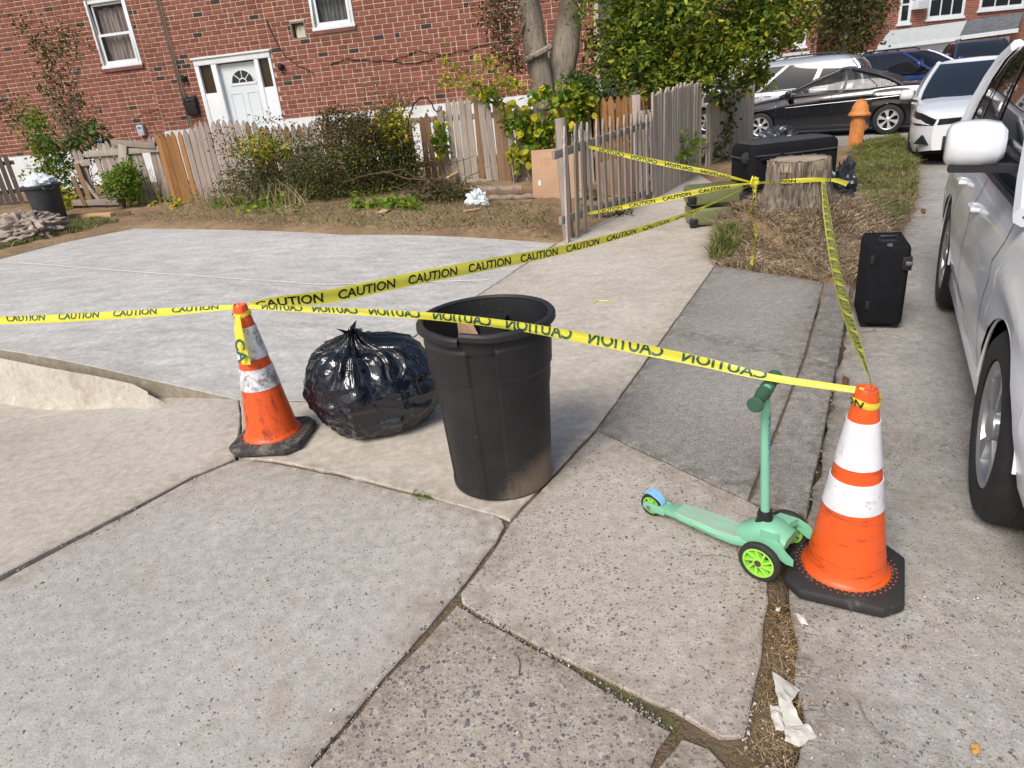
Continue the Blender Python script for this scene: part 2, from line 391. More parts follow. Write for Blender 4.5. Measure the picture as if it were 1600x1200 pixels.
slab('sidewalk', [(1118, 415), (1288, 441), (1256, 557), (1045, 516)], m_side, flat, .1, .003, .003, label='dark brushed pavement slab next to the stump')
slab('sidewalk', [(1045, 517), (1256, 558), (1169, 780), (932, 671)], m_side, flat, .1, .003, .003, label='dark brushed pavement slab behind the scooter')
slab('kerb', [(1291, 441), (1330, 446), (1309, 566), (1259, 557)], m_side, flat, .16, .003, .004, label='dark kerb strip next to the stump')
slab('kerb', [(1258, 559), (1308, 568), (1262, 800), (1172, 781)], m_side, flat, .16, .003, .006, label='dark kerb strip behind the scooter')
slab('old_pavement', [(-500, 1150), (0, 907), (102, 853), (202, 801), (302, 747), (372, 718), (424, 722), (520, 741), (650, 773), (770, 803), (786, 812), (790, 822), (775, 848), (716, 925), (600, 1060), (478, 1205), (350, 1400), (-500, 1500)], m_mid, flat, .1, .006, .006, label='large speckled worn slab in the left foreground')
slab('old_pavement', [(797, 816), (933, 672), (1172, 784), (1204, 800), (1203, 880), (1200, 940), (1185, 1060), (1163, 1150), (1126, 1150), (1050, 1112), (960, 1068), (880, 1030), (800, 988), (720, 942), (720, 926), (779, 848)], m_spk, flat, .1, .006, .007, label='speckled slab under the scooter')
slab('old_pavement', [(480, 1207), (602, 1062), (715, 944), (797, 989), (877, 1032), (940, 1070), (1000, 1108), (1050, 1143), (1030, 1172), (1012, 1215), (940, 1500), (300, 1450)], m_agg, flat, .1, .006, .009, label='pebbly exposed aggregate slab at the bottom')
slab('old_pavement', [(1066, 1152), (1110, 1166), (1150, 1215), (1180, 1300), (1020, 1330), (1028, 1200)], m_agg, flat, .1, .006, .009, label='small broken corner of pebbly slab at the bottom edge')
# road: one sheet, a little below the pavement
def roadz(x, y): return -.012-.055*sstep(1.6, 3.2, y)
RL = [G(1150, 1400), G(1245, 1180), G(1250, 1060), G(1230, 950), G(1262, 800), G(1309, 566), G(1331, 446), G(1345, 430), G(1395, 372), G(1428, 318), G(1432, 262)]
RW = [Vector(p[:2]) for p in RL]+[Vector((7.0, 11.6)), Vector((7.3, 13.0)), Vector((6.3, 14.4)), Vector((4.9, 15.6)), Vector((4.0, 20)), Vector((-2, 34)), Vector((-8, 70)), Vector((60, 80)), Vector((60, 5)), Vector((9, .4)), Vector((4, -.6))]
o = slab('road', None, m_road, roadz, .06, 0, .03, .12, world_pts=RW, cut=.5, label='dusty pale road beside the kerb')
# ------------------------------------------------------------------ ground sheet
def inside(x, y, poly):
    c = False; n = len(poly)
    for i in range(n):
        x1, y1 = poly[i]; x2, y2 = poly[i-1]
        if (y1 > y) != (y2 > y) and x < (x2-x1)*(y-y1)/(y2-y1)+x1: c = not c
    return c
BB = [(min(p[0] for p in s), max(p[0] for p in s), min(p[1] for p in s), max(p[1] for p in s)) for s in SLABS]
def in_slab(x, y):
    for k, (a, b_, c_, d_) in enumerate(BB):
        if a <= x <= b_ and c_ <= y <= d_ and inside(x, y, SLABS[k]): return k+1
    return 0
def soilz(x, y):
    z = hz(x, y)+.03*fbm(x*1.3, y*1.3, 3)+.018*fbm(x*5, y*5, 9)
    d = (x-_p1.x)*_nl.x+(y-_p1.y)*_nl.y
    if d > .3: z += .05
    if x > 2.6 and y > 5: z += .05+.04*fbm(x*.8, y*.8, 5)
    return z
def gz(x, y):
    k = in_slab(x, y)
    if k: return (hz(x, y)-.3 if k <= 2 else 0)-(.14 if k == len(SLABS) else (.24 if k == 3 else .013))
    d = (x-_p1.x)*_nl.x+(y-_p1.y)*_nl.y
    if y < 7.2 and x < -1.2 and y > 3: return -.24
    if y < 4.6 and x < .9: return -.02
    if y < 2.6 and x < 2: return -.022+.015*fbm(x*6, y*6, 2)
    if y < 5.2 and x < 2.4 and d < .2: return -.05
    return soilz(x, y)
xs = list(np.arange(-13, 9.01, .11)); ys = list(np.arange(.4, 17.0, .11))
k = .2; q = 9.0
while q < 400: q += k; k *= 1.35; xs.append(q); xs.insert(0, -13-(q-9))
k = .2; q = 17.0
while q < 500: q += k; k *= 1.35; ys.append(q)
ys = [-60, -20, -5, -1]+ys
b = MB(); V = []; nx = len(xs)
XY = np.array([(x, y) for y in ys for x in xs]); DM = np.full(len(XY), 9.0)
for pl0 in SLABS[:4]:
    for i in range(len(pl0)):
        a2 = np.array(pl0[i]); e2 = np.array(pl0[(i+1) % len(pl0)])-a2; tt = np.clip(((XY-a2)@e2)/max(1e-9, e2@e2), 0, 1); DM = np.minimum(DM, np.linalg.norm(XY-a2-tt[:, None]*e2, axis=1))
for (x, y), dm in zip(XY, DM):
    z = gz(x, y)
    if dm < .5 and not in_slab(x, y) and y > 4.7: z = hz(x, y)-.02+(z-hz(x, y)+.02)*sstep(.02, .45, dm)
    V.append((x, y, z))
F = [(j*nx+i, j*nx+i+1, (j+1)*nx+i+1, (j+1)*nx+i) for j in range(len(ys)-1) for i in range(nx-1)]
ground = mesh_np('ground', V, F, m_soil, smooth=True); ground['kind'] = 'structure'; ground['label'] = 'bare brown soil of the yard and verge'
# ------------------------------------------------------------------ building materials
def brick_mat(name, cols, darkshare=.05, rough=.85):
    t = NT(name); p = t.obj(); r = t.island()
    c = t.ramp(r, [(0, cols[0]), (.3, cols[1]), (.6, cols[2]), (.9, cols[3])])
    c = t.mix(t.math('LESS_THAN', r, darkshare), c, (.045, .036, .034))
    c = t.mix(.6, c, t.ramp(t.noise(p, 7, 6, .7), [(.25, .3), (.75, .7)]), 'OVERLAY')
    c = t.mix(.3, c, t.ramp(t.noise(p, 90, 3, .7), [(.25, .25), (.75, .75)]), 'OVERLAY')
    f = t.ramp(t.noise(p, 1.1, 5, .6), [(.5, 0), (.8, .28)]); c = t.mix(f, c, (.20, .085, .06))
    t.set(c, rough, spec=.2); t.bump(t.noise(p, 110, 4, .7), .5, .004); return t.mat
m_brick = brick_mat('red_brick', [(.155, .055, .04), (.205, .07, .05), (.25, .09, .064), (.19, .068, .05)])
m_brick2 = brick_mat('brown_red_brick', [(.17, .055, .04), (.24, .075, .052), (.30, .095, .065), (.2, .066, .05)], .12)
m_mortar = simple('mortar', (.50, .40, .305), .95, 0, .2, 6, .5, 120)
m_white = simple('white_trim_paint', (.64, .67, .69), .45, 0, .05, 3)
m_whitewash = simple('whitewashed_foundation', (.62, .64, .65), .8, 0, .1, 3, .4, 30, dirt=(.4, .37, .32), dirt_amt=.45)
m_door = simple('white_door_paint', (.58, .635, .66), .35, 0, .04, 2)
m_sill = simple('dark_brick_sill', (.17, .062, .05), .8, 0, .3, 5, .4)
m_amber = NT('amber_obscure_glass').set((.032, .018, .007), .25, 0, .5).mat
m_wglass = NT('window_glass').set((.01, .012, .015), .06, 0, .5, Alpha=.3).mat
m_darkglass = NT('dark_window_glass').set((.012, .014, .017), .08, 0, .5).mat
m_black = simple('black_plastic', (.014, .014, .016), .4, 0, .2)
m_metalgrey = simple('painted_grey_metal', (.42, .46, .50), .45, .2, .08)
def curtain_mat(name, a, c):
    t = NT(name); p = t.obj(); q = t.noise(t.vmul(p, (22, 1, .8)), 1.6, 3); t.set(t.ramp(q, [(.3, a), (.7, c)]), .9); return t.mat
m_curt1 = curtain_mat('pale_rose_curtain', (.30, .235, .215), (.55, .47, .44))
m_curt2 = curtain_mat('grey_lace_curtain', (.10, .105, .11), (.30, .31, .32))
m_cable = simple('dark_cable', (.03, .015, .012), .6)
# ------------------------------------------------------------------ the brick house
HROT = R(-13); HO = (-5.6, 17.3, 0)
house = thing('brick_house', 'red brick house with white panelled door and white windows behind the weathered fence', 'house', HO, HROT)
UC, VC = .2435, .0985      # brick pitch and course pitch
ZB, ZT = 1.495, 6.2
OPEN = [(-.95, .99, -1, 2.925), (2.14, 3.11, 3.12, 4.75), (1.593, 1.955, 3.078, 3.432)]
OPENL = [(-3.41, -2.345, 2.90, 4.42)]
def wall_cells(b, x0, x1, z0, z1, opens, y, depth=.12):
    us = sorted({x0, x1, *[min(max(q, x0), x1) for o_ in opens for q in o_[:2]]}); zs = sorted({z0, z1, *[min(max(q, z0), z1) for o_ in opens for q in o_[2:]]})
    for i in range(len(us)-1):
        for j in range(len(zs)-1):
            cx, cz = (us[i]+us[i+1])/2, (zs[j]+zs[j+1])/2
            if any(o_[0] < cx < o_[1] and o_[2] < cz < o_[3] for o_ in opens): continue
            b.add([(us[i], y, zs[j]), (us[i+1], y, zs[j]), (us[i+1], y, zs[j+1]), (us[i], y, zs[j+1])], [(0, 1, 2, 3)])
    for a, c, d, e in opens:
        for (p, q) in (((a, d), (a, e)), ((c, e), (c, d)), ((a, e), (c, e)), ((c, d), (a, d))):
            b.add([(p[0], y, p[1]), (q[0], y, q[1]), (q[0], y+depth, q[1]), (p[0], y+depth, p[1])], [(0, 1, 2, 3)])
b = MB(); wall_cells(b, -1.4, 8.3, ZB, ZT, OPEN, 0); wall_cells(b, -9.5, -2.08, ZB-.25, ZT, OPENL, .12)
b.box((-1.74, -.02, (ZB+ZT)/2), (.66, .2, ZT-ZB)); b.cbox(8.2, 8.3, .004, 7, ZB, ZT)
b.build('wall', m_mortar, house)
b = MB(); b.cbox(-1.4, -.96, -.045, .3, -.2, ZB-.003); b.cbox(1.0, 8.32, -.045, .3, -.2, ZB-.003); b.cbox(-9.5, -2.1, .07, .4, -.2, ZB-.253); b.cbox(-2.09, -1.39, -.15, .3, -.2, ZB-.004)
b.build('foundation', m_whitewash, house)
rb = random.Random(3)
brick_list = []
def lay(x0, x1, z0, z1, y, opens, seed):
    r = random.Random(seed); row = 0; z = z0
    while z < z1:
        x = x0-(row % 2)*UC/2-r.random()*.01
        while x < x1:
            half = r.random() < .13
            L = UC/2 if half else UC
            a, e = max(x, x0)+.009, min(x+L, x1)-.009; x += L
            segs = [(a, e)]
            for o_ in opens:
                if o_[2]-.02 < z+VC/2 < o_[3]+.02:
                    ns = []
                    for s, t in segs:
                        if t <= o_[0] or s >= o_[1]: ns.append((s, t)); continue
                        if s < o_[0]-.02: ns.append((s, o_[0]-.004))
                        if t > o_[1]+.02: ns.append((o_[1]+.004, t))
                    segs = ns
            for s, t in segs:
                if t-s > .03: brick_list.append((s, t, z+.0095, z+VC-.0095, y-.010-.006*r.random(), y))
        z += VC; row += 1
lay(-1.4, 8.2, ZB+.004, 5.3, 0, OPEN, 1); lay(-9.4, -2.08, ZB-.246, 5.6, .12, OPENL, 2); lay(-2.065, -1.405, ZB+.004, 5.4, -.12, [], 4)
near = sorted(range(len(brick_list)), key=lambda i: 0 if (3.4 < brick_list[i][0] < 6.3 and brick_list[i][2] < 3.4) else 1)
near = set([i for i in near if 3.4 < brick_list[i][0] < 6.3 and brick_list[i][2] < 3.5 and brick_list[i][1]-brick_list[i][0] > .2][:300])
def brick_geo(b, s, t, z0, z1, yf, yb, e=.004):
    b.add([(s, yb, z0), (t, yb, z0), (t, yb, z1), (s, yb, z1), (s+e, yf, z0+e), (t-e, yf, z0+e), (t-e, yf, z1-e), (s+e, yf, z1-e)],
          [(4, 5, 6, 7), (0, 1, 5, 4), (1, 2, 6, 5), (2, 3, 7, 6), (3, 0, 4, 7)])
b = MB()
for i, q in enumerate(brick_list):
    if i not in near: brick_geo(b, *q)
b.build('brickwork', m_brick, house, kind='stuff')
bm0 = MB(); brick_geo(bm0, 0, UC-.018, 0, VC-.019, -.014, 0); proto = bm0.build('brick', m_brick, house); proto_used = False
for i in sorted(near):
    q = brick_list[i]
    o = proto if not proto_used else proto.copy()
    if proto_used: C.objects.link(o); o.parent = house
    proto_used = True; o.location = (q[0], 0, q[2])
# door unit
def frame_rect(b, x0, x1, z0, z1, y0, y1, w):
    b.cbox(x0, x0+w, y0, y1, z0, z1); b.cbox(x1-w, x1, y0, y1, z0, z1); b.cbox(x0+w, x1-w, y0, y1, z1-w, z1); b.cbox(x0+w, x1-w, y0, y1, z0, z0+w)
b = MB()
b.cbox(-.985, 1.025, -.075, .02, 2.925, 2.96); b.cbox(-.945, .985, -.04, .1, 2.80, 2.923)
for x0, x1 in ((-.945, -.845), (-.525, -.395), (.57, .665), (.925, .985)): b.cbox(x0, x1, -.03, .12, .62, 2.80)
for x0, x1 in ((-.845, -.525), (.665, .925)): b.cbox(x0, x1, -.012, .1, .62, 2.205)
df = b.build('door_frame', m_white, house, bevel=.004)
for x0, x1 in ((-.845, -.525), (.665, .925)):
    b = MB(); b.cbox(x0, x1, .045, .06, 2.207, 2.798); b.build('sidelight', m_amber, house)
dr = MB(); dr.cbox(-.393, .568, .085, .13, .62, 2.775)
cx, cz, rr = .13, 2.36, .285
# raised mouldings of the lower panels
for x0, x1 in ((-.27, .03), (.15, .45)):
    for z0, z1 in ((1.45, 2.16), (.75, 1.35)): frame_rect(dr, x0, x1, z0, z1, .076, .086, .025)
door = dr.build('door', m_door, house)
b = MB(); b.cbox(cx-rr-.05, cx+rr+.05, .07, .0845, cz-.05, cz-.0)
arc = [Vector((cx+(rr+.0)*math.cos(a), .076, cz+(rr-.02)*math.sin(a))) for a in [PI*k/20 for k in range(21)]]
b.tube(arc, .018, 6)
arc2 = [Vector((cx+.095*math.cos(a), .074, cz+.085*math.sin(a))) for a in [PI*k/12 for k in range(13)]]; b.tube(arc2, .014, 6)
for a in (45, 90, 135): b.tube([(cx+.1*math.cos(R(a)), .074, cz+.09*math.sin(R(a))), (cx+rr*math.cos(R(a)), .074, cz+(rr-.02)*math.sin(R(a)))], .012, 6)
b.build('fanlight_muntin', m_white, door)
b = MB(); b.add([(cx, .081, cz)]+[(cx+rr*math.cos(PI*k/20), .081, cz+(rr-.02)*math.sin(PI*k/20)) for k in range(21)], [(0, k+1, k+2) for k in range(20)]); b.build('fanlight_pane', m_darkglass, door)
b = MB(); b.lathe([(.012, 0), (.03, .02), (.03, .05), (.012, .06)], 12, M=Matrix.Rotation(R(90), 3, 'X'), c=(.5, .085, 1.55)); b.build('handle', simple('brass', (.4, .3, .12), .3, 1), door, smooth=True)
b = MB(); b.cbox(-1.1, 1.15, -.9, .0, -.2, .6); b.build('step', m_whitewash, house)
# windows
def window(x0, x1, z0, z1, y, curt, zm, parent, cz0=None):
    b = MB(); frame_rect(b, x0, x1, z0, z1, y-.03, y+.1, .085); b.cbox(x0-.02, x1+.02, y-.06, y+.02, z0-.01, z0+.05)
    w_ = b.build('window', m_white, parent, bevel=.004)
    b = MB(); frame_rect(b, x0+.088, x1-.088, zm-.03, z1-.088, y+.03, y+.06, .05); b.build('upper_sash', m_white, w_)
    b = MB(); frame_rect(b, x0+.088, x1-.088, z0+.088, zm+.02, y+.0, y+.028, .055); b.build('lower_sash', m_white, w_)
    for (a, c_, yy) in ((z0+.14, zm-.035, y+.014), (zm+.02, z1-.138, y+.045)):
        b = MB(); b.add([(x0+.14, yy, a), (x1-.14, yy, a), (x1-.14, yy, c_), (x0+.14, yy, c_)], [(0, 1, 2, 3)]); b.build('pane', m_wglass, w_)
    b = MB()
    def fn(u, v):
        x = x0+.1+u*(x1-x0-.2); return (x, y+.16+.03*math.sin(u*38+2*math.sin(v*3))+.012*math.sin(u*90), z0+.1+v*(z1-z0-.25)-.05*abs(math.sin(u*9))*v)
    b.grid(fn, 60, 6); b.build('curtain', curt, w_, smooth=True)
    b = MB(); b.cbox(x0, x1, y+.3, y+.34, z0, z1); b.build('room_back', m_black, w_)
    b = MB(); b.cbox(x0-.03, x1+.02, y-.05, y+.1, z0-.085, z0-.012); b.build('sill', m_sill, parent, bevel=.006)
window(-3.405, -2.35, 2.985, 4.41, .12, m_curt1, 3.68, house)
window(2.145, 3.105, 3.20, 4.74, 0, m_curt2, 3.85, house)
b = MB(); frame_rect(b, 1.598, 1.95, 3.083, 3.427, .0, .1, .03); b.build('niche_frame', simple('grey_wood_lining', (.2, .16, .12), .9), house)
b = MB(); b.cbox(1.63, 1.92, .14, .16, 3.08, 3.43); b.add([(1.7, .05, 3.1), (1.93, .09, 3.1), (1.93, .07, 3.33), (1.72, .09, 3.35), (1.66, .1, 3.2)], [(0, 1, 2, 3, 4)]); b.build('niche_stuffing', simple('stained_foam', (.5, .45, .36), .9, dirt=(.08, .05, .03), dirt_amt=.9), house)
b = MB(); b.cbox(-9.5, 8.3, .5, 7, 0, 6.1); b.build('core', m_mortar, house)
# a caulk line where the pilaster meets the wall
b = MB(); b.cbox(-1.405, -1.385, -.03, .0, ZB, 5.6); b.build('caulk_joint', simple('cream_caulk', (.55, .45, .33), .8), house)
H_M = Matrix.Translation(HO) @ Matrix.Rotation(HROT, 4, 'Z')
def hp(u, y, z): return H_M @ Vector((u, y, z))
# things hung on the wall
mb_ = thing('mailbox', 'black wall mailbox left of the white door', 'mailbox', hp(-1.23, -.0, 1.77), HROT)
b = MB(); b.prism([(-.13, -.005, 0), (-.13, -.13, .02), (-.13, -.15, .30), (-.13, -.11, .36), (-.13, -.005, .40)], (.26, 0, 0)); b.build('box', m_black, mb_, bevel=.008)
b = MB(); b.prism([(-.14, -.0, .385), (-.14, -.165, .31), (-.14, -.17, .325), (-.14, -.1, .385), (-.14, 0, .42)], (.28, 0, 0)); b.build('lid', m_black, mb_, bevel=.006)
b = MB(); b.bar((-.04, -.163, .345), (.02, -.163, .352), .02, .004); b.build('badge', m_metalgrey, mb_)
for u, nm in ((-1.265, 'left'), (1.222, 'right')):
    l_ = thing('wall_lamp', 'small black wall lamp to the %s of the white door' % nm, 'lamp', hp(u, -.015, 2.6), HROT, 'wall lamps beside the white door')
    b = MB(); b.lathe([(.06, 0), (.06, .015), (.03, .03), (.025, .05)], 14, M=Matrix.Rotation(R(90), 3, 'X')); b.build('backplate', m_black, l_, smooth=True)
    b = MB(); b.lathe([(.02, .05), (.055, .02), (.062, -.03), (.05, -.07), (.02, -.1), (.008, -.17)], 14, c=(0, -.075, 0)); b.build('lamp_head', m_black, l_, smooth=True)
for u, z, l in ((-2.85, 1.57, 'upright'), (-4.05, 1.36, 'lower')):
    e_ = thing('meter_box', 'small grey utility box with blue label low on the brick wall' if l == 'upright' else 'small grey utility box half hidden by leaves at the far left of the wall', 'utility box', hp(u, .1, z), HROT)
    b = MB(); b.cbox(-.085, .085, -.09, 0, -.12, .12); b.build('case', m_metalgrey, e_, bevel=.008)
    b = MB(); b.cbox(-.055, .055, -.0945, -.091, .03, .08); b.build('label_plate', simple('blue_sticker', (.06, .16, .45), .4), e_)
def cable(name, label, pts):
    b = MB(); P_ = [hp(u, -.03, z) for u, z in pts]
    Q = []
    for i in range(len(P_)-1):
        for k in range(6): Q.append(P_[i].lerp(P_[i+1], k/6)+Vector((0, 0, .012*math.sin((i*6+k)*1.3))))
    Q.append(P_[-1]); b.tube(Q, .009, 5); return tag(b.build(name, m_cable), label, 'cable')
def FPL(x, y):
    Mi = H_M.inverted(); o_ = Mi @ Vector((0, 0, CH)); d_ = Mi.to_3x3() @ Vector(ray(x, y)); t = -o_.y/d_.y; q = o_+d_*t; return (q.x, q.z)
cable('cable', 'dark cable sagging across the brick wall', [FPL(*p) for p in ((516, 102), (540, 92), (580, 95), (612, 95), (640, 85), (652, 79), (690, 86), (730, 78), (768, 67))])
cable('cable', 'thin dark wire looping under the sagging cable', [FPL(*p) for p in ((612, 96), (640, 100), (668, 95), (690, 86))])
cable('cable', 'dark wire hanging diagonally from the wall opening past the door lamp', [FPL(*p) for p in ((416, 30), (432, 65), (444, 85), (465, 102), (490, 113))])
cable('cable', 'short dark wire curving over the left wall', [FPL(*p) for p in ((210, 188), (225, 178), (255, 171))])
# ------------------------------------------------------------------ far row houses
def far_house(name, label, y_mid, px_mid, rot, build):
    base = AT(px_mid, 100, y_mid); o = thing(name, label, 'house', (base.x, base.y, -.3), rot)
    Mx = WM[o.name]; Mi = Mx.inverted()
    def pl(x, y, off=0):
        o_ = Mi @ Vector((0, 0, CH)); d_ = Mi.to_3x3() @ Vector(ray(x, y)); t = (off-o_.y)/d_.y; q = o_+d_*t; return (q.x, q.z)
    build(o, pl); return o
def far_brick(name):
    t = NT(name); p = t.obj(); q = t.n('TexBrick'); t.l(p, q.inputs[0])
    m_ = t.n('Mapping'); t.l(p, m_.inputs[0]); m_.inputs['Rotation'].default_value = (R(90), 0, 0); t.l(m_.outputs[0], q.inputs[0])
    q.inputs['Color1'].default_value = (.27, .085, .055, 1); q.inputs['Color2'].default_value = (.17, .06, .045, 1); q.inputs['Mortar'].default_value = (.45, .36, .3, 1)
    q.inputs['Scale'].default_value = 3.2; q.inputs['Mortar Size'].default_value = .018; q.inputs['Brick Width'].default_value = .9; q.inputs['Row Height'].default_value = .36
    t.set(q.outputs[0], .9, spec=.2); return t.mat
m_farbrick = far_brick('far_brick')
m_shingle_l = simple('pale_grey_shingles', (.42, .45, .45), .9, 0, .12, 4, .4, 20)
def shingle(name, a, c):
    t = NT(name); p = t.obj(); m_ = t.n('Mapping'); t.l(p, m_.inputs[0]); m_.inputs['Rotation'].default_value = (R(35), 0, 0)
    q = t.n('TexBrick'); t.l(m_.outputs[0], q.inputs[0]); q.inputs['Color1'].default_value = (*a, 1); q.inputs['Color2'].default_value = (*c, 1); q.inputs['Mortar'].default_value = (a[0]*.5, a[1]*.5, a[2]*.5, 1)
    q.inputs['Scale'].default_value = 2.5; q.inputs['Mortar Size'].default_value = .012; t.set(q.outputs[0], .9, spec=.2); return t.mat
m_shingle_d = shingle('dark_grey_shingles', (.10, .11, .12), (.16, .17, .185))
m_siding = simple('white_garage_siding', (.62, .63, .62), .6, 0, .06)
m_garage = simple('cream_garage_door', (.60, .60, .56), .6, 0, .06)
def fwin(o, pl, x0, y0, x1, y1, x2, y2, mull=1, acu=None):
    """far window from bottom-left, bottom-right, top-left pixels"""
    (a, za), (c, zc), (d, zd) = pl(x0, y0), pl(x1, y1), pl(x2, y2); z0 = (za+zc)/2; z1 = zd
    b = MB(); frame_rect(b, a, c, z0, z1, -.08, .1, .11); w_ = b.build('window', m_white, o)
    b = MB(); b.cbox(a-.08, c+.08, -.12, 0, z0-.12, z0-.003); b.build('sill', m_white, o)
    n = mull
    for k in range(n):
        s = a+.11+(c-a-.22)*k/n; t = a+.11+(c-a-.22)*(k+1)/n
        for (e, f) in ((z0+.11, (z0+z1)/2-.02), ((z0+z1)/2+.02, z1-.11)):
            b = MB(); b.cbox(s+.05, t-.05, -.05, -.035, e+.03, f-.03); b.build('pane', m_darkglass, w_)
    b = MB(); b.cbox(a+.1, c-.1, -.03, .02, z0+.1, z1-.1); b.build('sash', m_white, w_)
def house_c(o, pl):
    (x0, _), (x1, _) = pl(1380, 60), pl(1640, 40); (_, zt) = pl(1450, 33)
    b = MB(); b.cbox(x0, x1+12, .0, 8, -.6, 12); b.build('wall', m_farbrick, o)
    fwin(o, pl, 1402, 38, 1420, 35, 1404, -22); fwin(o, pl, 1447, 31, 1504, 24, 1449, -32, 3); fwin(o, pl, 1528, 18, 1598, 8, 1530, -40, 3)
    # garage extension with two awning roofs
    def roof(nm, pa, pb, pc, pd, mat, out=2.6):
        a, c_, d, e = pl(*pa), pl(*pb), pl(*pc, -out), pl(*pd, -out)
        b = MB(); b.add([(a[0], 0-.003, a[1]), (c_[0], -.003, c_[1]), (d[0], -out, d[1]), (e[0], -out, e[1]), (a[0], -.003, a[1]-.15), (c_[0], -.003, c_[1]-.15), (d[0], -out, d[1]-.15), (e[0], -out, e[1]-.15)],
                      [(0, 3, 2, 1), (4, 5, 6, 7), (3, 7, 6, 2), (0, 4, 7, 3), (1, 2, 6, 5)])
        r_ = b.build('roof', mat, o)
        b = MB(); b.bar((d[0], -out-.04, d[1]-.1), (e[0], -out-.04, e[1]-.1), .07, .2); b.build('gutter', m_white, r_); return d, e
    d, e = roof('roof', (1390, 48), (1511, 32), (1499, 57), (1371, 72), m_shingle_l)
    d2, e2 = roof('roof', (1512, 31), (1600, 19), (1590, 44), (1500, 56), m_shingle_d)
    b = MB(); b.cbox(e[0]+.4, d2[0], -2.2, -.05, -.6, min(e[1], d[1])-.16); b.build('garage_wall', m_siding, o)
    for (p, q) in ((1394, 1443), (1449, 1500)):
        g0, g1 = pl(p, 80, -2.2)[0], pl(q, 70, -2.2)[0]
        b = MB(); top = min(e[1], d[1])-.45
        for k in range(5): b.cbox(g0, g1, -2.26, -2.19, -.3+k*(top+.3)/5, -.3+(k+1)*(top+.3)/5-.03)
        b.build('garage_door', m_garage, o)
    ac = thing('air_conditioner', 'white window air conditioner on the far right brick house', 'air conditioner', Vector(WM[o.name] @ Vector((pl(1432, 8)[0], -.3, pl(1432, 8)[1]))), o.rotation_euler.z)
    b = MB(); b.cbox(-.36, .36, -.25, .3, -.22, .22); b.build('case', m_white, ac, bevel=.02)
    b = MB()
    for k in range(7): b.cbox(-.33+k*.095, -.27+k*.095, -.262, -.252, -.18, .18)
    b.build('grille', m_metalgrey, ac)
far_house('row_house', 'far brick row house with garages under grey awning roofs at upper right', 42, 1480, R(8), house_c)
def house_b(o, pl):
    (x0, _), (x1, _) = pl(1050, 90), pl(1277, 60)
    b = MB(); b.cbox(x0-14, x1, 0, 9, -.6, 12); b.build('wall', m_farbrick, o)
    fwin(o, pl, 1239, 74, 1258, 71, 1241, 40); fwin(o, pl, 1196, 80, 1215, 77, 1198, 45); fwin(o, pl, 1166, 84, 1192, 80, 1168, 48, 2)
    a, c_ = pl(1100, 100), pl(1268, 79); out = 2.4; d, e = pl(1275, 102, -out), pl(1100, 122, -out)
    b = MB(); b.add([(a[0], -.003, c_[1]), (c_[0], -.003, c_[1]), (d[0], -out, d[1]), (e[0], -out, d[1]), (a[0], -.003, c_[1]-.15), (c_[0], -.003, c_[1]-.15), (d[0], -out, d[1]-.15), (e[0], -out, d[1]-.15)], [(0, 3, 2, 1), (4, 5, 6, 7), (3, 7, 6, 2), (1, 2, 6, 5)])
    r_ = b.build('roof', m_shingle_l, o); b = MB(); b.bar((d[0], -out-.04, d[1]-.1), (e[0], -out-.04, d[1]-.1), .07, .2); b.build('gutter', m_white, r_)
    b = MB(); b.cbox(e[0], d[0]-.3, -2.1, -.05, -.6, d[1]-.2); b.build('garage_wall', m_siding, o)
far_house('row_house', 'far brick row house glimpsed between the leafy tree and the silver van', 40, 1215, R(-4), house_b)
def house_d(o, pl):
    (x0, _), (x1, _) = pl(850, 60), pl(1010, 50)
    b = MB(); b.cbox(x0, x1, 0, 8, -.6, 12); b.build('wall', m_farbrick, o)
    fwin(o, pl, 902, 80, 930, 76, 904, 28, 2)
    b = MB(); q = pl(880, 118, -1.5); q2 = pl(925, 112, -1.5); q3 = pl(898, 80, -1.5)
    b.prism([(q[0]-.5, -1.5, q[1]-.5), (q2[0], -1.5, q2[1]), (q3[0], -1.5, q3[1])], (0, 1.4, 0)); b.build('porch_roof', m_shingle_d, o)
far_house('row_house', 'far brick house with white window seen between the trunks and the leafy tree', 34, 915, R(-6), house_d)
# road sign pole
b = MB(); q = AT(1194, 128, 24); b.tube([(q.x, q.y, -.1), (q.x, q.y, 3.4)], .07, 10); pole = tag(b.build('utility_pole', simple('grey_pole', (.16, .16, .17), .6), smooth=True), 'slim grey pole rising behind the silver van', 'pole')
# ------------------------------------------------------------------ wood
def wood(name, a, c, rough=.85, k=.5, dark=(.05, .04, .03)):
    t = NT(name); p = t.obj(); rr_ = t.n('ObjectInfo').outputs['Random']
    q = t.n('VectorMath', operation='ADD'); t.l(p, q.inputs[0]); cmb = t.n('CombineXYZ'); t.l(t.math('MULTIPLY', rr_, 40), cmb.inputs[0]); t.l(t.math('MULTIPLY', rr_, 17), cmb.inputs[2]); t.l(cmb.outputs[0], q.inputs[1]); p = q.outputs[0]
    g = t.noise(t.vmul(p, (38, 38, 1.6)), 1.5, 5, .65, .6)
    col = t.ramp(g, [(.25, a), (.75, c)])
    col = t.mix(k, col, t.ramp(rr_, [(0, .3), (1, .7)]), 'OVERLAY')
    col = t.mix(t.ramp(t.noise(t.vmul(p, (60, 60, 2)), 1.6, 4, .7), [(.55, 0), (.75, .7)]), col, dark)
    col = t.mix(t.ramp(t.noise(p, 3, 4), [(.5, 0), (.8, .35)]), col, [q_*.5 for q_ in a])
    t.set(col, rough, spec=.15); t.bump(t.noise(t.vmul(p, (38, 38, 1.6)), 1.5, 2), .6, .006); return t.mat
m_wgrey = wood('weathered_grey_wood', (.22, .185, .155), (.40, .345, .295))
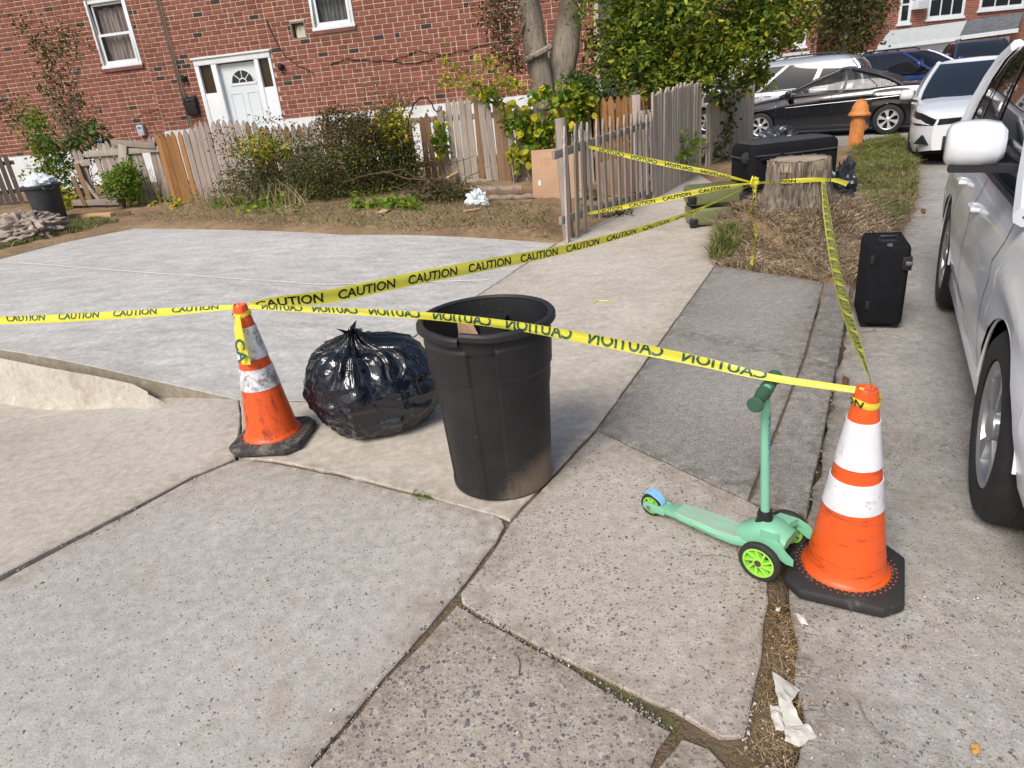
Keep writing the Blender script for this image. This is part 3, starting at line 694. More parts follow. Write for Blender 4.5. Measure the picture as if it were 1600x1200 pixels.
m_wpink = wood('weathered_pinkish_wood', (.27, .215, .19), (.44, .37, .33))
m_wbrown = wood('brown_aged_wood', (.15, .09, .055), (.29, .185, .115))
m_wnew = wood('orange_new_wood', (.22, .105, .04), (.36, .19, .08))
m_wshade = wood('shaded_aged_wood', (.07, .058, .05), (.16, .135, .115))  # darkened tone puts the far left fence's shade into the wood
m_wsilver = wood('silvery_wood', (.30, .255, .205), (.50, .435, .36))
m_wfresh = wood('fresh_cut_wood', (.42, .26, .12), (.62, .43, .24))
def plane_uz(A, d, x, y):
    """pixel -> (distance along d from A, height) on the upright plane through A along d"""
    n_ = np.array([-d.y, d.x]); r = ray(x, y); t = (A.x*n_[0]+A.y*n_[1])/(r[0]*n_[0]+r[1]*n_[1]); P_ = r*t
    return (P_[0]-A.x)*d.x+(P_[1]-A.y)*d.y, CH+P_[2]
def picket_mesh(w, t, tip, style='point', seed=0, wob=.004):
    r = random.Random(seed); b = MB()
    if style == 'point': prof = [(-w/2, 0), (w/2, 0), (w/2, 1-tip), (w*.3, 1-tip*.45), (w*.06, 1), (-w*.06, 1), (-w*.3, 1-tip*.45), (-w/2, 1-tip)]
    elif style == 'gothic': prof = [(-w/2, 0), (w/2, 0), (w/2, 1-tip), (w*.28, 1-tip*.85), (w*.42, 1-tip*.6), (w*.12, 1), (-w*.12, 1), (-w*.42, 1-tip*.6), (-w*.28, 1-tip*.85), (-w/2, 1-tip)]
    elif style == 'flat': prof = [(-w/2, 0), (w/2, 0), (w/2, 1-r.random()*.01), (-w/2, 1-r.random()*.02)]
    prof = [(x+r.uniform(-wob, wob), z) for x, z in prof]
    b.prism([(x, -t/2, z) for x, z in prof], (0, t, 0)); return b
class Fence:
    def __init__(s, name, label, A, d, group=None):
        s.A = Vector((A.x, A.y, 0)); s.d = d; s.o = thing(name, label, 'fence', (A.x, A.y, 0), math.atan2(d.y, d.x)); s.protos = {}
    def uz(s, x, y): return plane_uz(s.A, s.d, x, y)
    def gz(s, u): p = s.A+Vector((s.d.x, s.d.y, 0))*u; return gz(p.x, p.y)
    def picket(s, key, mk, mat, u, z0, z1, y=0, lean=0, leany=0, sx=1, yaw=0, name='picket'):
        k = (key, mat.name, name)
        if k not in s.protos:
            o = mk().build(name, mat, s.o); s.protos[k] = o
        else:
            o = s.protos[k].copy(); C.objects.link(o); o.parent = s.o
        o.location = (u, y, z0); o.scale = (sx, 1, z1-z0); o.rotation_euler = (leany, lean, yaw)
    def rail(s, u0, z0, u1, z1, y=.04, w=.035, h=.085, mat=None, name='rail'):
        b = MB(); b.bar((u0, y, z0), (u1, y, z1), w, h); return b.build(name, mat or m_wgrey, s.o, bevel=.004)
rf = random.Random(11)
def interp(tab, x): return float(np.interp(x, [t[0] for t in tab], [t[1] for t in tab]))
# long back fence
A = G2(262, 322); B = G2(705, 291); d = Vector((B.x-A.x, B.y-A.y)).normalized()
FB = Fence('picket_fence', 'long weathered wooden fence of pointed boards across the back of the yard', A, d)
tab = [FB.uz(*p) for p in ((258, 208), (296, 201), (300, 192), (340, 186), (395, 188), (400, 196), (480, 192), (560, 180), (640, 172), (686, 172), (690, 154), (735, 153), (800, 160), (830, 168), (900, 170), (935, 152), (1003, 148))]
u = FB.uz(258, 260)[0]; uend = FB.uz(1006, 220)[0]
pl_ = {n_: FB.uz(n_, 240)[0] for n_ in (296, 395, 440, 640, 690, 905, 930)}
pats = [lambda i=i: picket_mesh(.098+.008*(i % 3-1), .02, .075, 'point', i) for i in range(4)]
i = 0
while u < uend:
    top = interp(tab, u)+rf.uniform(-.02, .02); z0 = FB.gz(u)-.04
    if u < pl_[296]: mt = m_wnew
    elif u < pl_[395]: mt = m_wpink
    elif u < pl_[640]: mt = m_wbrown if rf.random() < .7 else m_wgrey
    elif u < pl_[690]: mt = m_wbrown; top += rf.uniform(-.12, .02)
    elif u < pl_[905]: mt = m_wgrey if rf.random() < .88 else m_wbrown
    else: mt = m_wnew if u > pl_[930] else m_wgrey
    if pl_[640] < u < pl_[690] and rf.random() < .25: pass
    else: FB.picket(i % 4, pats[i % 4], mt, u, z0, top, rf.uniform(-.006, .006), lean=rf.gauss(0, .012), leany=rf.gauss(0, .01), yaw=rf.gauss(0, .03))
    u += .108+rf.uniform(-.002, .006); i += 1
for u0, u1 in ((FB.uz(296, 240)[0], FB.uz(640, 240)[0]), (FB.uz(640, 240)[0], uend)):
    for dz in (.35, 1.02): FB.rail(u0, .3+dz, u1, .22+dz, .035)
# a rail on the near side where the boards behind the bush are loose
a_, c_ = FB.uz(440, 232), FB.uz(500, 222); FB.rail(a_[0], a_[1], c_[0], c_[1], -.04, mat=m_wgrey)
# broken stretch at the left
FL = Fence('broken_fence', 'collapsing stretch of old fence with loose rails at the left of the yard', G2(130, 330), d)
tabL = [FL.uz(*p) for p in ((100, 240), (165, 222), (215, 212), (262, 212))]
u = FL.uz(128, 270)[0]; uend = FL.uz(262, 260)[0]; k = 0
miss = [FL.uz(q, 270)[0] for q in (148, 236)]
while u < uend:
    if not any(abs(u-q) < .07 for q in miss):
        top = interp(tabL, u)+rf.uniform(-.06, .02); FL.picket(k % 4, pats[k % 4], m_wgrey if k % 3 else m_wpink, u, FL.gz(u)-.03, top, lean=rf.gauss(0, .03))
    u += .107; k += 1
for (p, q, yy) in (((178, 222), (246, 227), -.06), ((135, 241), (266, 231), -.035), ((120, 256), (144, 253), -.03)):
    a_, c_ = FL.uz(*p), FL.uz(*q); FL.rail(a_[0], a_[1], c_[0], c_[1], yy, .04, .1)
for (p, q, w_, mt) in (((198, 300), (196, 226), .16, m_wgrey), ((150, 318), (124, 255), .1, m_wbrown), ((140, 320), (118, 275), .09, m_wbrown), ((166, 317), (128, 272), .07, m_wpink)):
    a_, c_ = FL.uz(*p), FL.uz(*q); b = MB(); b.bar((a_[0], -.1, a_[1]), (c_[0], -.08, c_[1]), .03, w_, up=(0, 1, 0)) if False else b.bar((a_[0], -.1, a_[1]), (c_[0], -.075, c_[1]), w_, .025, up=(0, 1, 0)); b.build('loose_board', mt, FL.o, bevel=.003)
# dark side fence at the far left
A2 = G2(-30, 330); d2 = Vector((.93, .3)).normalized()
FD = Fence('side_fence', 'dark old fence in shade at the far left edge', A2, d2)
u = FD.uz(-40, 280)[0]-.3; k = 0
while u < FD.uz(31, 280)[0]:
    top = interp([FD.uz(-60, 243), FD.uz(30, 240)], u)+rf.uniform(-.02, .02); FD.picket(k % 4, pats[k % 4], m_wshade, u, .15, top); u += .125; k += 1
FD.rail(-1, .62, FD.uz(31, 280)[0], .62, .03, mat=m_wshade); FD.rail(-1, 1.2, FD.uz(31, 280)[0], 1.2, .03, mat=m_wshade)
# slim picket fence by the walkway
A3 = G(884, 379); B3 = G(1016, 312); d3 = Vector((B3.x-A3.x, B3.y-A3.y)).normalized()
FP_ = Fence('garden_picket_fence', 'slim grey picket fence with spaced gothic pickets beside the walkway', A3, d3)
tab3 = [FP_.uz(*p) for p in ((878, 195), (906, 190), (931, 185), (964, 181), (992, 179), (1016, 177))]
pg = [lambda i=i: picket_mesh(.066, .022, .17, 'gothic', i, .002) for i in range(3)]
for k, px in enumerate((877, 893, 906, 918, 931, 942, 953, 964, 974, 983, 992, 1000, 1008, 1016)):
    u = FP_.uz(px, 260)[0]; top = interp(tab3, u)+rf.uniform(-.02, .015)
    z0 = (.0, .02, .03)[k] if k < 3 else .10+rf.uniform(-.03, .03)
    FP_.picket(k % 3, pg[k % 3], m_wgrey if k % 4 else m_wpink, u, z0, top, -.03, lean=(.06, .075, .03)[k] if k < 3 else rf.gauss(0, .015), sx=1.15 if k < 3 else 1)
for (p, q) in (((866, 243), (1018, 192)), ((877, 345), (1018, 300))):
    a_, c_ = FP_.uz(*p), FP_.uz(*q); FP_.rail(a_[0], a_[1], c_[0], c_[1], .012, .04, .085)
a_ = FP_.uz(887, 184); b = MB(); b.tube([(a_[0]+.02, .09, -.05), (a_[0], .09, a_[1])], .062, 10); b.build('post', m_wgrey, FP_.o, smooth=True)
a_ = FP_.uz(1013, 172); b = MB(); b.tube([(a_[0], .09, -.05), (a_[0], .09, a_[1])], .06, 10); b.build('post', m_wgrey, FP_.o, smooth=True)
# stockade fence
A4 = G(1021, 311); B4 = G(1174, 226); d4 = Vector((B4.x-A4.x, B4.y-A4.y)).normalized()
ps = [lambda i=i: picket_mesh(.058, .03, .02, 'flat', i+20, .006) for i in range(4)]
FS = None
for (lab, xa, xb, tt) in (('tall silvery stockade fence panel of thin upright pales next to the picket fence', 1021, 1094, ((1021, 143), (1060, 131), (1094, 126))),
                          ('farther silvery stockade fence panel with ivy beside the black car', 1105, 1176, ((1105, 165), (1120, 150), (1150, 137), (1176, 131)))):
    u_ = plane_uz(A4, d4, xa, 240)[0]; AA = A4+Vector((d4.x, d4.y, 0))*u_
    FS = Fence('stockade_fence', lab, AA, d4); tb = [FS.uz(*p) for p in tt]; u = 0; ue = FS.uz(xb, 220)[0]; k = 0
    while u < ue:
        ph = mnoise.noise(Vector((u*3, 4, 1)))
        FS.picket(k % 4, ps[k % 4], m_wsilver, u, max(0, FS.gz(u)-.03), interp(tb, u)+rf.uniform(-.05, .02), rf.uniform(-.012, .012), lean=.02*ph+rf.gauss(0, .006), leany=.03*ph)
        u += .061; k += 1
    for z in (.3, .75, 1.15): FS.rail(-.05, z, ue, z, .05)
    if xa > 1100:
        a_, c_ = FS.uz(1097, 228), FS.uz(1107, 226); FS.rail(a_[0], a_[1], c_[0], c_[1], 0, .03, .07)
# orange-topped boards behind the picket fence belong to the back fence; a wide grey post stands at their end
a_ = FB.uz(994, 148); b = MB(); b.bar((a_[0], -.1, .0), (a_[0], -.1, a_[1]), .12, .1, up=(0, 1, 0)); b.build('post', m_wpink, FB.o, bevel=.006)
# ------------------------------------------------------------------ yard clutter
def cardboard(name):
    t = NT(name); p = t.obj(); c = t.ramp(t.noise(p, 2.2, 5), [(.3, (.38, .245, .155)), (.7, (.47, .315, .205))]); c = t.mix(t.ramp(t.noise(t.vmul(p, (1, 1, 60)), 1.5, 2), [(.4, 0), (.6, .12)]), c, (.3, .17, .09)); t.set(c, .85, spec=.15); return t.mat
m_card = cardboard('cardboard'); m_cardtape = simple('cardboard_tape', (.43, .235, .13), .35)
def flat_box(name, label, pbl, pbr, ptop, thick, lean=.0, tape=True):
    a = G2(*pbl); c = G2(*pbr); dd = Vector((c.x-a.x, c.y-a.y)); L = dd.length; dd.normalize()
    h = plane_uz(a, dd, *ptop)[1]-a.z
    o = thing(name, label, 'cardboard box', (a.x, a.y, a.z-.005), rot=(lean, 0, math.atan2(dd.y, dd.x)))
    b = MB(); b.cbox(0, L, 0, thick, 0, h); bx = b.build('carton', m_card, o, bevel=.006)
    if tape:
        b = MB(); b.cbox(.12, .27, -.002, -.0005, h*.68, h*.84); b.cbox(0.0, L, -.0012, -.0003, h*.955, h*.985); b.build('tape_patch', m_cardtape, o)
        b = MB(); b.cbox(.09, .12, -.003, -.0006, h*.30, h*.40); b.build('paper_label', m_white, o)
    return o
flat_box('cardboard_box', 'large flat cardboard carton leaning on the fence behind the slim pickets', (833, 313), (916, 319), (838, 234), .14, R(-8))
flat_box('cardboard_box', 'darker cardboard sheet seen through the far slim pickets', (945, 312), (1003, 300), (948, 252), .05, R(-10), False)
m_bark = NT('grey_bark'); _p = m_bark.obj(); _g = m_bark.noise(m_bark.vmul(_p, (14, 14, 2.2)), 2.2, 6, .7, .5)
m_bark.set(m_bark.ramp(_g, [(.25, (.12, .095, .075)), (.5, (.28, .235, .19)), (.78, (.45, .39, .32))]), .9, spec=.15); m_bark.bump(_g, .9, .02); m_bark = m_bark.mat
def log(label, p, q, r):
    a = G2(*p); c = G2(*q); dd = (c-a)*.5; o = thing('log', label, 'log', (a.x, a.y, a.z)); up = Vector((0, 0, r*.9+.04))
    b = MB(); n = 8; b.tube([a.lerp(c, k/n)+up+Vector((0, 0, .01*math.sin(k*2))) for k in range(n+1)], [r*(1+.06*math.sin(k*3)) for k in range(n+1)], 12, cap=False); b.build('bark', m_bark, o, smooth=True, world=True)
    b = MB(); e = (c-a).normalized()
    for pt, s in ((a, -1), (c, 1)): b.tube([pt+up-e*.004*s, pt+up+e*.001*s], r*.97, 12)
    b.build('cut_end', m_wfresh, o, world=True); return o
log('grey log with orange cut end lying by the back fence', (738, 307), (815, 305), .055)
log('long thin log on the soil in front of the cut log', (765, 319), (834, 316), .04)
log('thin grey branch log resting against the fence foot', (733, 291), (770, 289), .035)
def plank(label, p, q, w, t, mat, za=.02, zb=.02, name='plank', roll=0):
    a = G2(*p); c = G2(*q); a.z = soilz(a.x, a.y)+za; c.z = soilz(c.x, c.y)+zb
    b = MB(); b.bar(a, c, w, t, up=(math.sin(roll)*.6, 0, 1)); o = b.build(name, mat, bevel=.003); return tag(o, label, 'plank')
plank('fresh pale offcut board propped on the brush pile', (700, 296), (737, 284), .07, .03, m_wfresh, .12, .22)
plank('weathered plank lying under the cut log', (760, 308), (834, 306), .1, .05, m_wbrown, .02, .02)
plank('small pale wood chip on the dirt in front of the big bush', (596, 340), (606, 336), .12, .015, m_wfresh)
plank('thin lath on the soil below the brush pile', (725, 338), (752, 335), .03, .015, m_wfresh)
plank('greenish timber sleeper stacked by the left rubbish bin', (120, 330), (194, 328), .12, .1, m_wgrey, .1, .1)
plank('lower brown timber under the greenish sleeper', (112, 345), (180, 343), .12, .07, m_wfresh, .03, .03)
plank('short pale board on top of the timber stack', (180, 320), (211, 318), .1, .025, m_wpink, .15, .15)
plank('stubby brown timber block at the end of the stack', (184, 344), (206, 341), .1, .08, m_wbrown, .03, .03)
# shepherd hook
hk = [(628, 246), (632, 225), (637, 200), (641, 178), (647, 162), (657, 153), (667, 153), (675, 162), (678, 171), (683, 175), (689, 171), (690, 166)]
Yh = FB.A.y+FB.d.y*FB.uz(650, 200)[0]-.25
b = MB(); pts = [AT(x, y, Yh) for x, y in hk]; pts.insert(0, Vector((pts[0].x, pts[0].y, .1)))
b.tube(pts, .012, 6); tag(b.build('shepherd_hook', m_black, smooth=True), 'thin black curved garden hook standing before the fence', 'garden hook')
# left rubbish bin, heap, tub
m_bin = simple('charcoal_bin_plastic', (.035, .04, .047), .5, 0, .2, 6, dirt=(.12, .1, .08), dirt_amt=.35)
q = G2(86, 352); q.z = gz(q.x, q.y)
tb_ = thing('rubbish_bin', 'overfull dark round bin with white and blue bag at the far left', 'trash can', q)
b = MB(); b.lathe([(.19, 0), (.205, .02), (.255, .56), (.285, .565), (.29, .6), (.275, .615), (.25, .61), (.2, .05)], 40, cap=False); b.lathe([(0.001, .03), (.2, .03)], 40, cap=False); b.build('body', m_bin, tb_, smooth=True)
for a in (R(-40), R(140)):
    b = MB(); M_ = Matrix.Rotation(a, 3, 'Z'); b.tube([M_ @ Vector(p) for p in ((.27, -.08, .57), (.32, -.07, .55), (.325, 0, .54), (.32, .07, .55), (.27, .08, .57))], .014, 6); b.build('handle', m_bin, tb_, smooth=True)
def crumple(name, c, r, mat, parent=None, seed=0, amp=.3, freq=3, n=30, m=20, flatb=True, creases=1.0):
    b = MB(); c = Vector(c)
    def fn(u, v):
        a = 2*PI*u; e = PI*(v-.5); p = Vector((math.cos(a)*math.cos(e), math.sin(a)*math.cos(e), math.sin(e)))
        k = 1+amp*(abs(mnoise.noise(p*freq+Vector((seed, 0, 0))))*1.2-.35)*creases+amp*.6*mnoise.noise(p*1.3+Vector((0, seed, 0)))
        p = Vector((p.x*r[0]*k, p.y*r[1]*k, p.z*r[2]*k)); 
        if flatb: p.z = max(p.z, -r[2]*.55)
        return c+p
    b.grid(fn, n, m, cu=True); return b.build(name, mat, parent, smooth=True, auto=30)
m_wbag = simple('white_plastic_bag', (.62, .67, .70), .35, 0, .1, 4)
t_ = NT('white_blue_bag'); _p = t_.obj(); t_.set(t_.mix(t_.ramp(t_.noise(_p, 9, 3), [(.58, 0), (.62, .8)]), (.68, .72, .75), (.15, .42, .6)), .35); m_bluebag = t_.mat
crumple('rubbish_bag', (.0, .0, .63), (.22, .22, .16), m_bluebag, tb_, 3, .4, 3)
q = G2(40, 382); m_blanket = simple('dusty_tan_fabric', (.33, .27, .23), .95, 0, .3, 8, .9, 18, dirt=(.2, .15, .11), dirt_amt=.5)
o = crumple('fabric_heap', (q.x-.15, q.y+.35, q.z+.14), (.5, .42, .26), m_blanket, None, 5, .45, 4.5, 110, 70); tag(o, 'crumpled heap of dusty tan fabric beside the left bin', 'fabric heap')
o = crumple('fabric_heap', (q.x-.55, q.y+.25, q.z+.12), (.3, .3, .2), m_blanket, None, 8, .45, 4.5, 80, 50); tag(o, 'smaller tan fabric bundle cut off by the left picture edge', 'fabric heap')
q = G2(68, 372); q.z = gz(q.x, q.y)
tu = thing('tub', 'pale plastic tub lying on its side with black inside', 'bucket', (q.x, q.y, q.z+.14), rot=(R(80), R(0), R(55)))
b = MB(); b.lathe([(.13, -.2), (.15, .12), (.16, .125), (.16, .14), (.15, .14)], 28, cap=False); b.build('shell', simple('beige_tub_plastic', (.45, .37, .29), .6, dirt=(.2, .15, .1)), tu, smooth=True)
b = MB(); b.lathe([(.143, .139), (.125, -.19), (.001, -.195)], 28, cap=False); b.build('inside', m_black, tu, smooth=True)
q = G2(748, 326); o = crumple('plastic_bag', (q.x, q.y+.05, q.z+.1), (.14, .1, .14), m_wbag, None, 12, .6, 3, 36, 24); tag(o, 'crumpled white plastic bag on the soil by the brush pile', 'plastic bag')
# ------------------------------------------------------------------ cones
def plasticmat(name, col, rough=.45, scuff=(.05, .04, .035), amt=.5, sc=6, stretch=(1, 1, 1), th=(.56, .68)):
    t = NT(name); p = t.obj(); c = t.ramp(t.noise(p, 3, 4), [(.3, [q*.88 for q in col]), (.7, [min(1, q*1.08) for q in col])])
    f = t.ramp(t.noise(t.vmul(p, stretch), sc, 8, .75, .3), [(th[0], 0), (th[1], amt)]); c = t.mix(f, c, scuff)
    t.set(c, rough); t.bump(t.noise(p, 90, 3), .15, .003); return t.mat
m_orange = plasticmat('cone_orange', (.78, .10, .014), .42, (.10, .03, .02), .8, 6, (1.2, 1.2, 9), (.535, .66))
m_orange_d = plasticmat('scuffed_cone_orange', (.76, .10, .016), .45, (.16, .03, .015), .8, 14, (1.6, 1.6, .6), (.52, .64))
def collar_mat(name, dirt):
    t = NT(name); p = t.obj(); c = t.ramp(t.noise(p, 5, 5), [(.3, (.60, .60, .64)), (.7, (.80, .80, .83))])
    f = t.ramp(t.noise(p, 16, 9, .8), [(.60-dirt*.14, 0), (.68-dirt*.1, .25+.6*dirt)]); c = t.mix(f, c, (.12, .10, .085))
    v = t.vor(t.vmul(p, (1, 1, 1)), 170); t.set(c, .35); t.bump(v.outputs['Distance'], .25, .002); return t.mat
m_col1 = collar_mat('reflective_collar', .38); m_col2 = collar_mat('worn_reflective_collar', .95)
m_rubber = plasticmat('black_rubber', (.022, .020, .020), .75, (.16, .14, .12), .4, 16)
m_rubber_d = plasticmat('dusty_black_rubber', (.035, .034, .033), .8, (.27, .24, .2), .7, 18, (1, 1, 1), (.48, .66))
def cone(label, loc, rotz, mo, mc, mr, seed):
    o = thing('traffic_cone', label, 'traffic cone', loc, rotz, 'orange traffic cones'); r = random.Random(seed)
    # base: rounded octagonal slab with a raised middle
    b = MB(); H = .178; k = .055
    oct_ = [(H, -H+k), (H, H-k), (H-k, H), (-H+k, H), (-H, H-k), (-H, -H+k), (-H+k, -H), (H-k, -H)]
    def rg(s, z): return [Vector((x*s, y*s, z)) for x, y in oct_]
    b.loft([rg(.97, .006), rg(1, .014), rg(1, .036), rg(.97, .045), rg(.80, .052)]); base = b.build('base', mr, o, bevel=.006)
    b = MB()
    for (x, y) in ((H-.06, H-.06), (-H+.06, H-.06), (H-.06, -H+.06), (-H+.06, -H+.06)): MB().box((x, y, .005), (.04, .04, .012)).build('foot', mr, o)
    b = MB(); 
    for a in range(44):
        an = 2*PI*a/44; 
        for rr_ in (.142, .154): b.lathe([(.0028, .0535), (.0028, .0545)], 6, c=(rr_*math.cos(an+(rr_ > .15)*.07), rr_*math.sin(an+(rr_ > .15)*.07), -.0015))
    b.build('rivet_dots', simple('faded_orange_dot', (.45, .1, .03), .7), o)
    def rad(z): return .126+(.030-.126)*((z-.055)/(.71-.055))
    b = MB(); prof = [(.138, .048), (.138, .056), (.130, .062), (.127, .068)]+[(rad(z), z) for z in np.linspace(.08, .70, 40)]+[(.030, .708), (.027, .711), (.023, .708), (.022, .62)]
    b.lathe(prof, 56, cap=False); b.build('body', mo, o, smooth=True, auto=60)
    for z0, z1 in ((.455, .607), (.305, .407)):
        b = MB(); b.lathe([(rad(z0)+.0005, z0-.0005), (rad(z0)+.003, z0), (rad(z1)+.003, z1), (rad(z1)+.0005, z1+.0005)], 56, cap=False); b.build('reflective_collar', mc, o, smooth=True)
    b = MB(); b.lathe([(.0005, .63), (.022, .63)], 24, cap=False); b.build('hollow', m_black, o)
    return o
cR = G(1318, 903, -.02); a_ = G(1218, 940, -.02); c_ = G(1413, 987, -.02); angR = math.atan2(c_.y-a_.y, c_.x-a_.x)
cone('big clean traffic cone in the right foreground beside the scooter', (cR.x, cR.y, roadz(cR.x, cR.y)), angR, m_orange, m_col1, m_rubber, 1)
cL = G(430, 688); a_ = G(360, 717); c_ = G(474, 711); angL = math.atan2(c_.y-a_.y, c_.x-a_.x)
cone('scuffed traffic cone with grimy collars left of the black rubbish bag', (cL.x, cL.y, 0), angL, m_orange_d, m_col2, m_rubber_d, 2).scale = (1.08, 1.08, 1.08)
# ------------------------------------------------------------------ big black bin
t_ = NT('black_bin_plastic'); _p = t_.obj()
_c = t_.ramp(t_.noise(_p, 4, 5), [(.3, (.011, .011, .012)), (.7, (.022, .022, .024))])
_c = t_.mix(t_.ramp(t_.noise(t_.vmul(_p, (3, 3, 12)), 6, 9, .8, 1.2), [(.60, 0), (.66, .35)]), _c, (.17, .17, .18))
_sep = t_.n('SeparateXYZ'); t_.l(_p, _sep.inputs[0])
_low = t_.math('SUBTRACT', 1.0, t_.math('DIVIDE', _sep.outputs[2], .34), True)
_side = t_.ramp(t_.math('ADD', _sep.outputs[0], .25), [(.1, .25), (.45, 1)])
_ds = t_.ramp(t_.math('MULTIPLY', t_.math('ADD', t_.noise(_p, 5, 4), t_.math('MULTIPLY', t_.noise(_p, 150, 3, .9), .8)), t_.math('MULTIPLY', _low, _side)), [(.38, 0), (.66, .6)])
_c = t_.mix(_ds, _c, (.27, .2, .135)); t_.set(_c, .48, spec=.4); t_.bump(t_.noise(_p, 60, 4), .2, .003); m_bigbin = t_.mat
bc = G(787, 742); binH, rT, rB = .775, .278, .226
bn = thing('trash_can', 'large empty black trash can with cracked rim in the centre', 'trash can', bc, R(0))
CHN = (R(-96), R(84))          # handle channels (front and back)
def bin_r(a, z):
    t = z/binH; r = rB+(rT-.012-rB)*t
    da = min(abs((a-c0+PI) % (2*PI)-PI) for c0 in CHN)
    ch = 1-sstep(.20, .225, da)                      # channel half-width
    band = sstep(.555, .562, z)*(1-sstep(.70, .705, z))
    r += .007*band*(1-ch)                            # upper band steps out, interrupted by the channel
    r -= .006*ch*sstep(.0, .02, z)*(1-.2*band)
    # shallow arched panels between the channels
    for c0 in (R(-10), R(-182), R(42), R(-138)):
        dd = abs((a-c0+PI) % (2*PI)-PI)
        top = .50-.12*(dd/.36)**2
        r -= .005*(1-sstep(.34, .36, dd))*sstep(.03, .05, z)*(1-sstep(top-.008, top, z))
    for c0 in (R(-117), R(-75)): r += .0015*(1-sstep(.004, .012, abs((a-c0+PI) % (2*PI)-PI)))*(1-band)
    return r
b = MB(); NZ = 110; NA = 260
b.grid(lambda u, v: Vector((bin_r(2*PI*u, .012+v*(binH-.03))*math.cos(2*PI*u), bin_r(2*PI*u, .012+v*(binH-.03))*math.sin(2*PI*u), .012+v*(binH-.03))), NA, NZ, cu=True)
b.lathe([(.001, .004), (rB-.012, .002), (rB, .012)], 80, cap=False); b.build('body', m_bigbin, bn, smooth=True, auto=60)
b = MB(); b.lathe([(rB-.006, .03), (rT-.016, binH-.01)], 80, cap=False); b.lathe([(.001, .03), (rB-.006, .03)], 60, cap=False); 
for c0 in CHN:       # inner side of the channels
    M_ = Matrix.Rotation(c0, 3, 'Z')
    rr0 = rT-.02; b.loft([[M_ @ Vector((rr0-.002-(.06)*s+ (z-binH)*.08, y, z)) for (y, s) in ((-.065, 0), (-.062, .8), (-.055, 1), (.055, 1), (.062, .8), (.065, 0))] for z in (.1, .5, .66, .69)], cap=False, closed=False)
    b.add([M_ @ Vector(p) for p in ((rr0-.066, -.062, .689), (rr0-.066, .062, .689), (rr0+.002, .065, .69), (rr0+.002, -.065, .69))], [(0, 1, 2, 3)])
b.build('inner_wall', m_bigbin, bn, smooth=True, auto=40)
# rolled rim, split at one crack where one end sits lower
b = MB(); crack = R(-112)
ring = []
for k in range(121):
    a = crack+.006+(2*PI-.012)*k/120; dz = .010*(1-sstep(.0, .5, a-crack))-.008*sstep(5.6, 6.28, a-crack); dr = -.004*(1-sstep(0, .35, a-crack))+.006*sstep(5.9, 6.28, a-crack)
    e = Vector((math.cos(a), math.sin(a), 0)); c0 = e*(rT+dr)+Vector((0, 0, binH-.018+dz))
    ring.append([c0+e*x+Vector((0, 0, z)) for x, z in ((-.018, .012), (-.010, .020), (.004, .019), (.012, .010), (.013, -.008), (.009, -.013), (.002, -.010), (-.012, -.006))])
b.loft(ring); b.build('rim', m_bigbin, bn, smooth=True)
for c0 in CHN[1:]:
    b = MB(); M_ = Matrix.Rotation(c0, 3, 'Z'); b.tube([M_ @ Vector(p) for p in ((rT-.02, -.07, .70), (rT+.004, -.06, .70), (rT+.006, 0, .70), (rT+.004, .06, .70), (rT-.02, .07, .70))], .012, 8)
    b.build('handle', m_bigbin, bn, smooth=True)
o = tag(MB().add([G(718, 533, .60)+Vector(p) for p in ((0, 0, 0), (.10, -.03, .0), (.06, .0, .10), (0, .0, .12))]+[G(718, 533, .60)+Vector(p) for p in ((.003, .006, 0), (.10, -.024, .0), (.06, .006, .10), (0, .006, .12))], [(0, 1, 2, 3), (7, 6, 5, 4), (0, 4, 5, 1), (1, 5, 6, 2), (2, 6, 7, 3), (3, 7, 4, 0)]).build('cardboard_scrap', m_card), 'scrap of cardboard inside the trash can', 'cardboard')
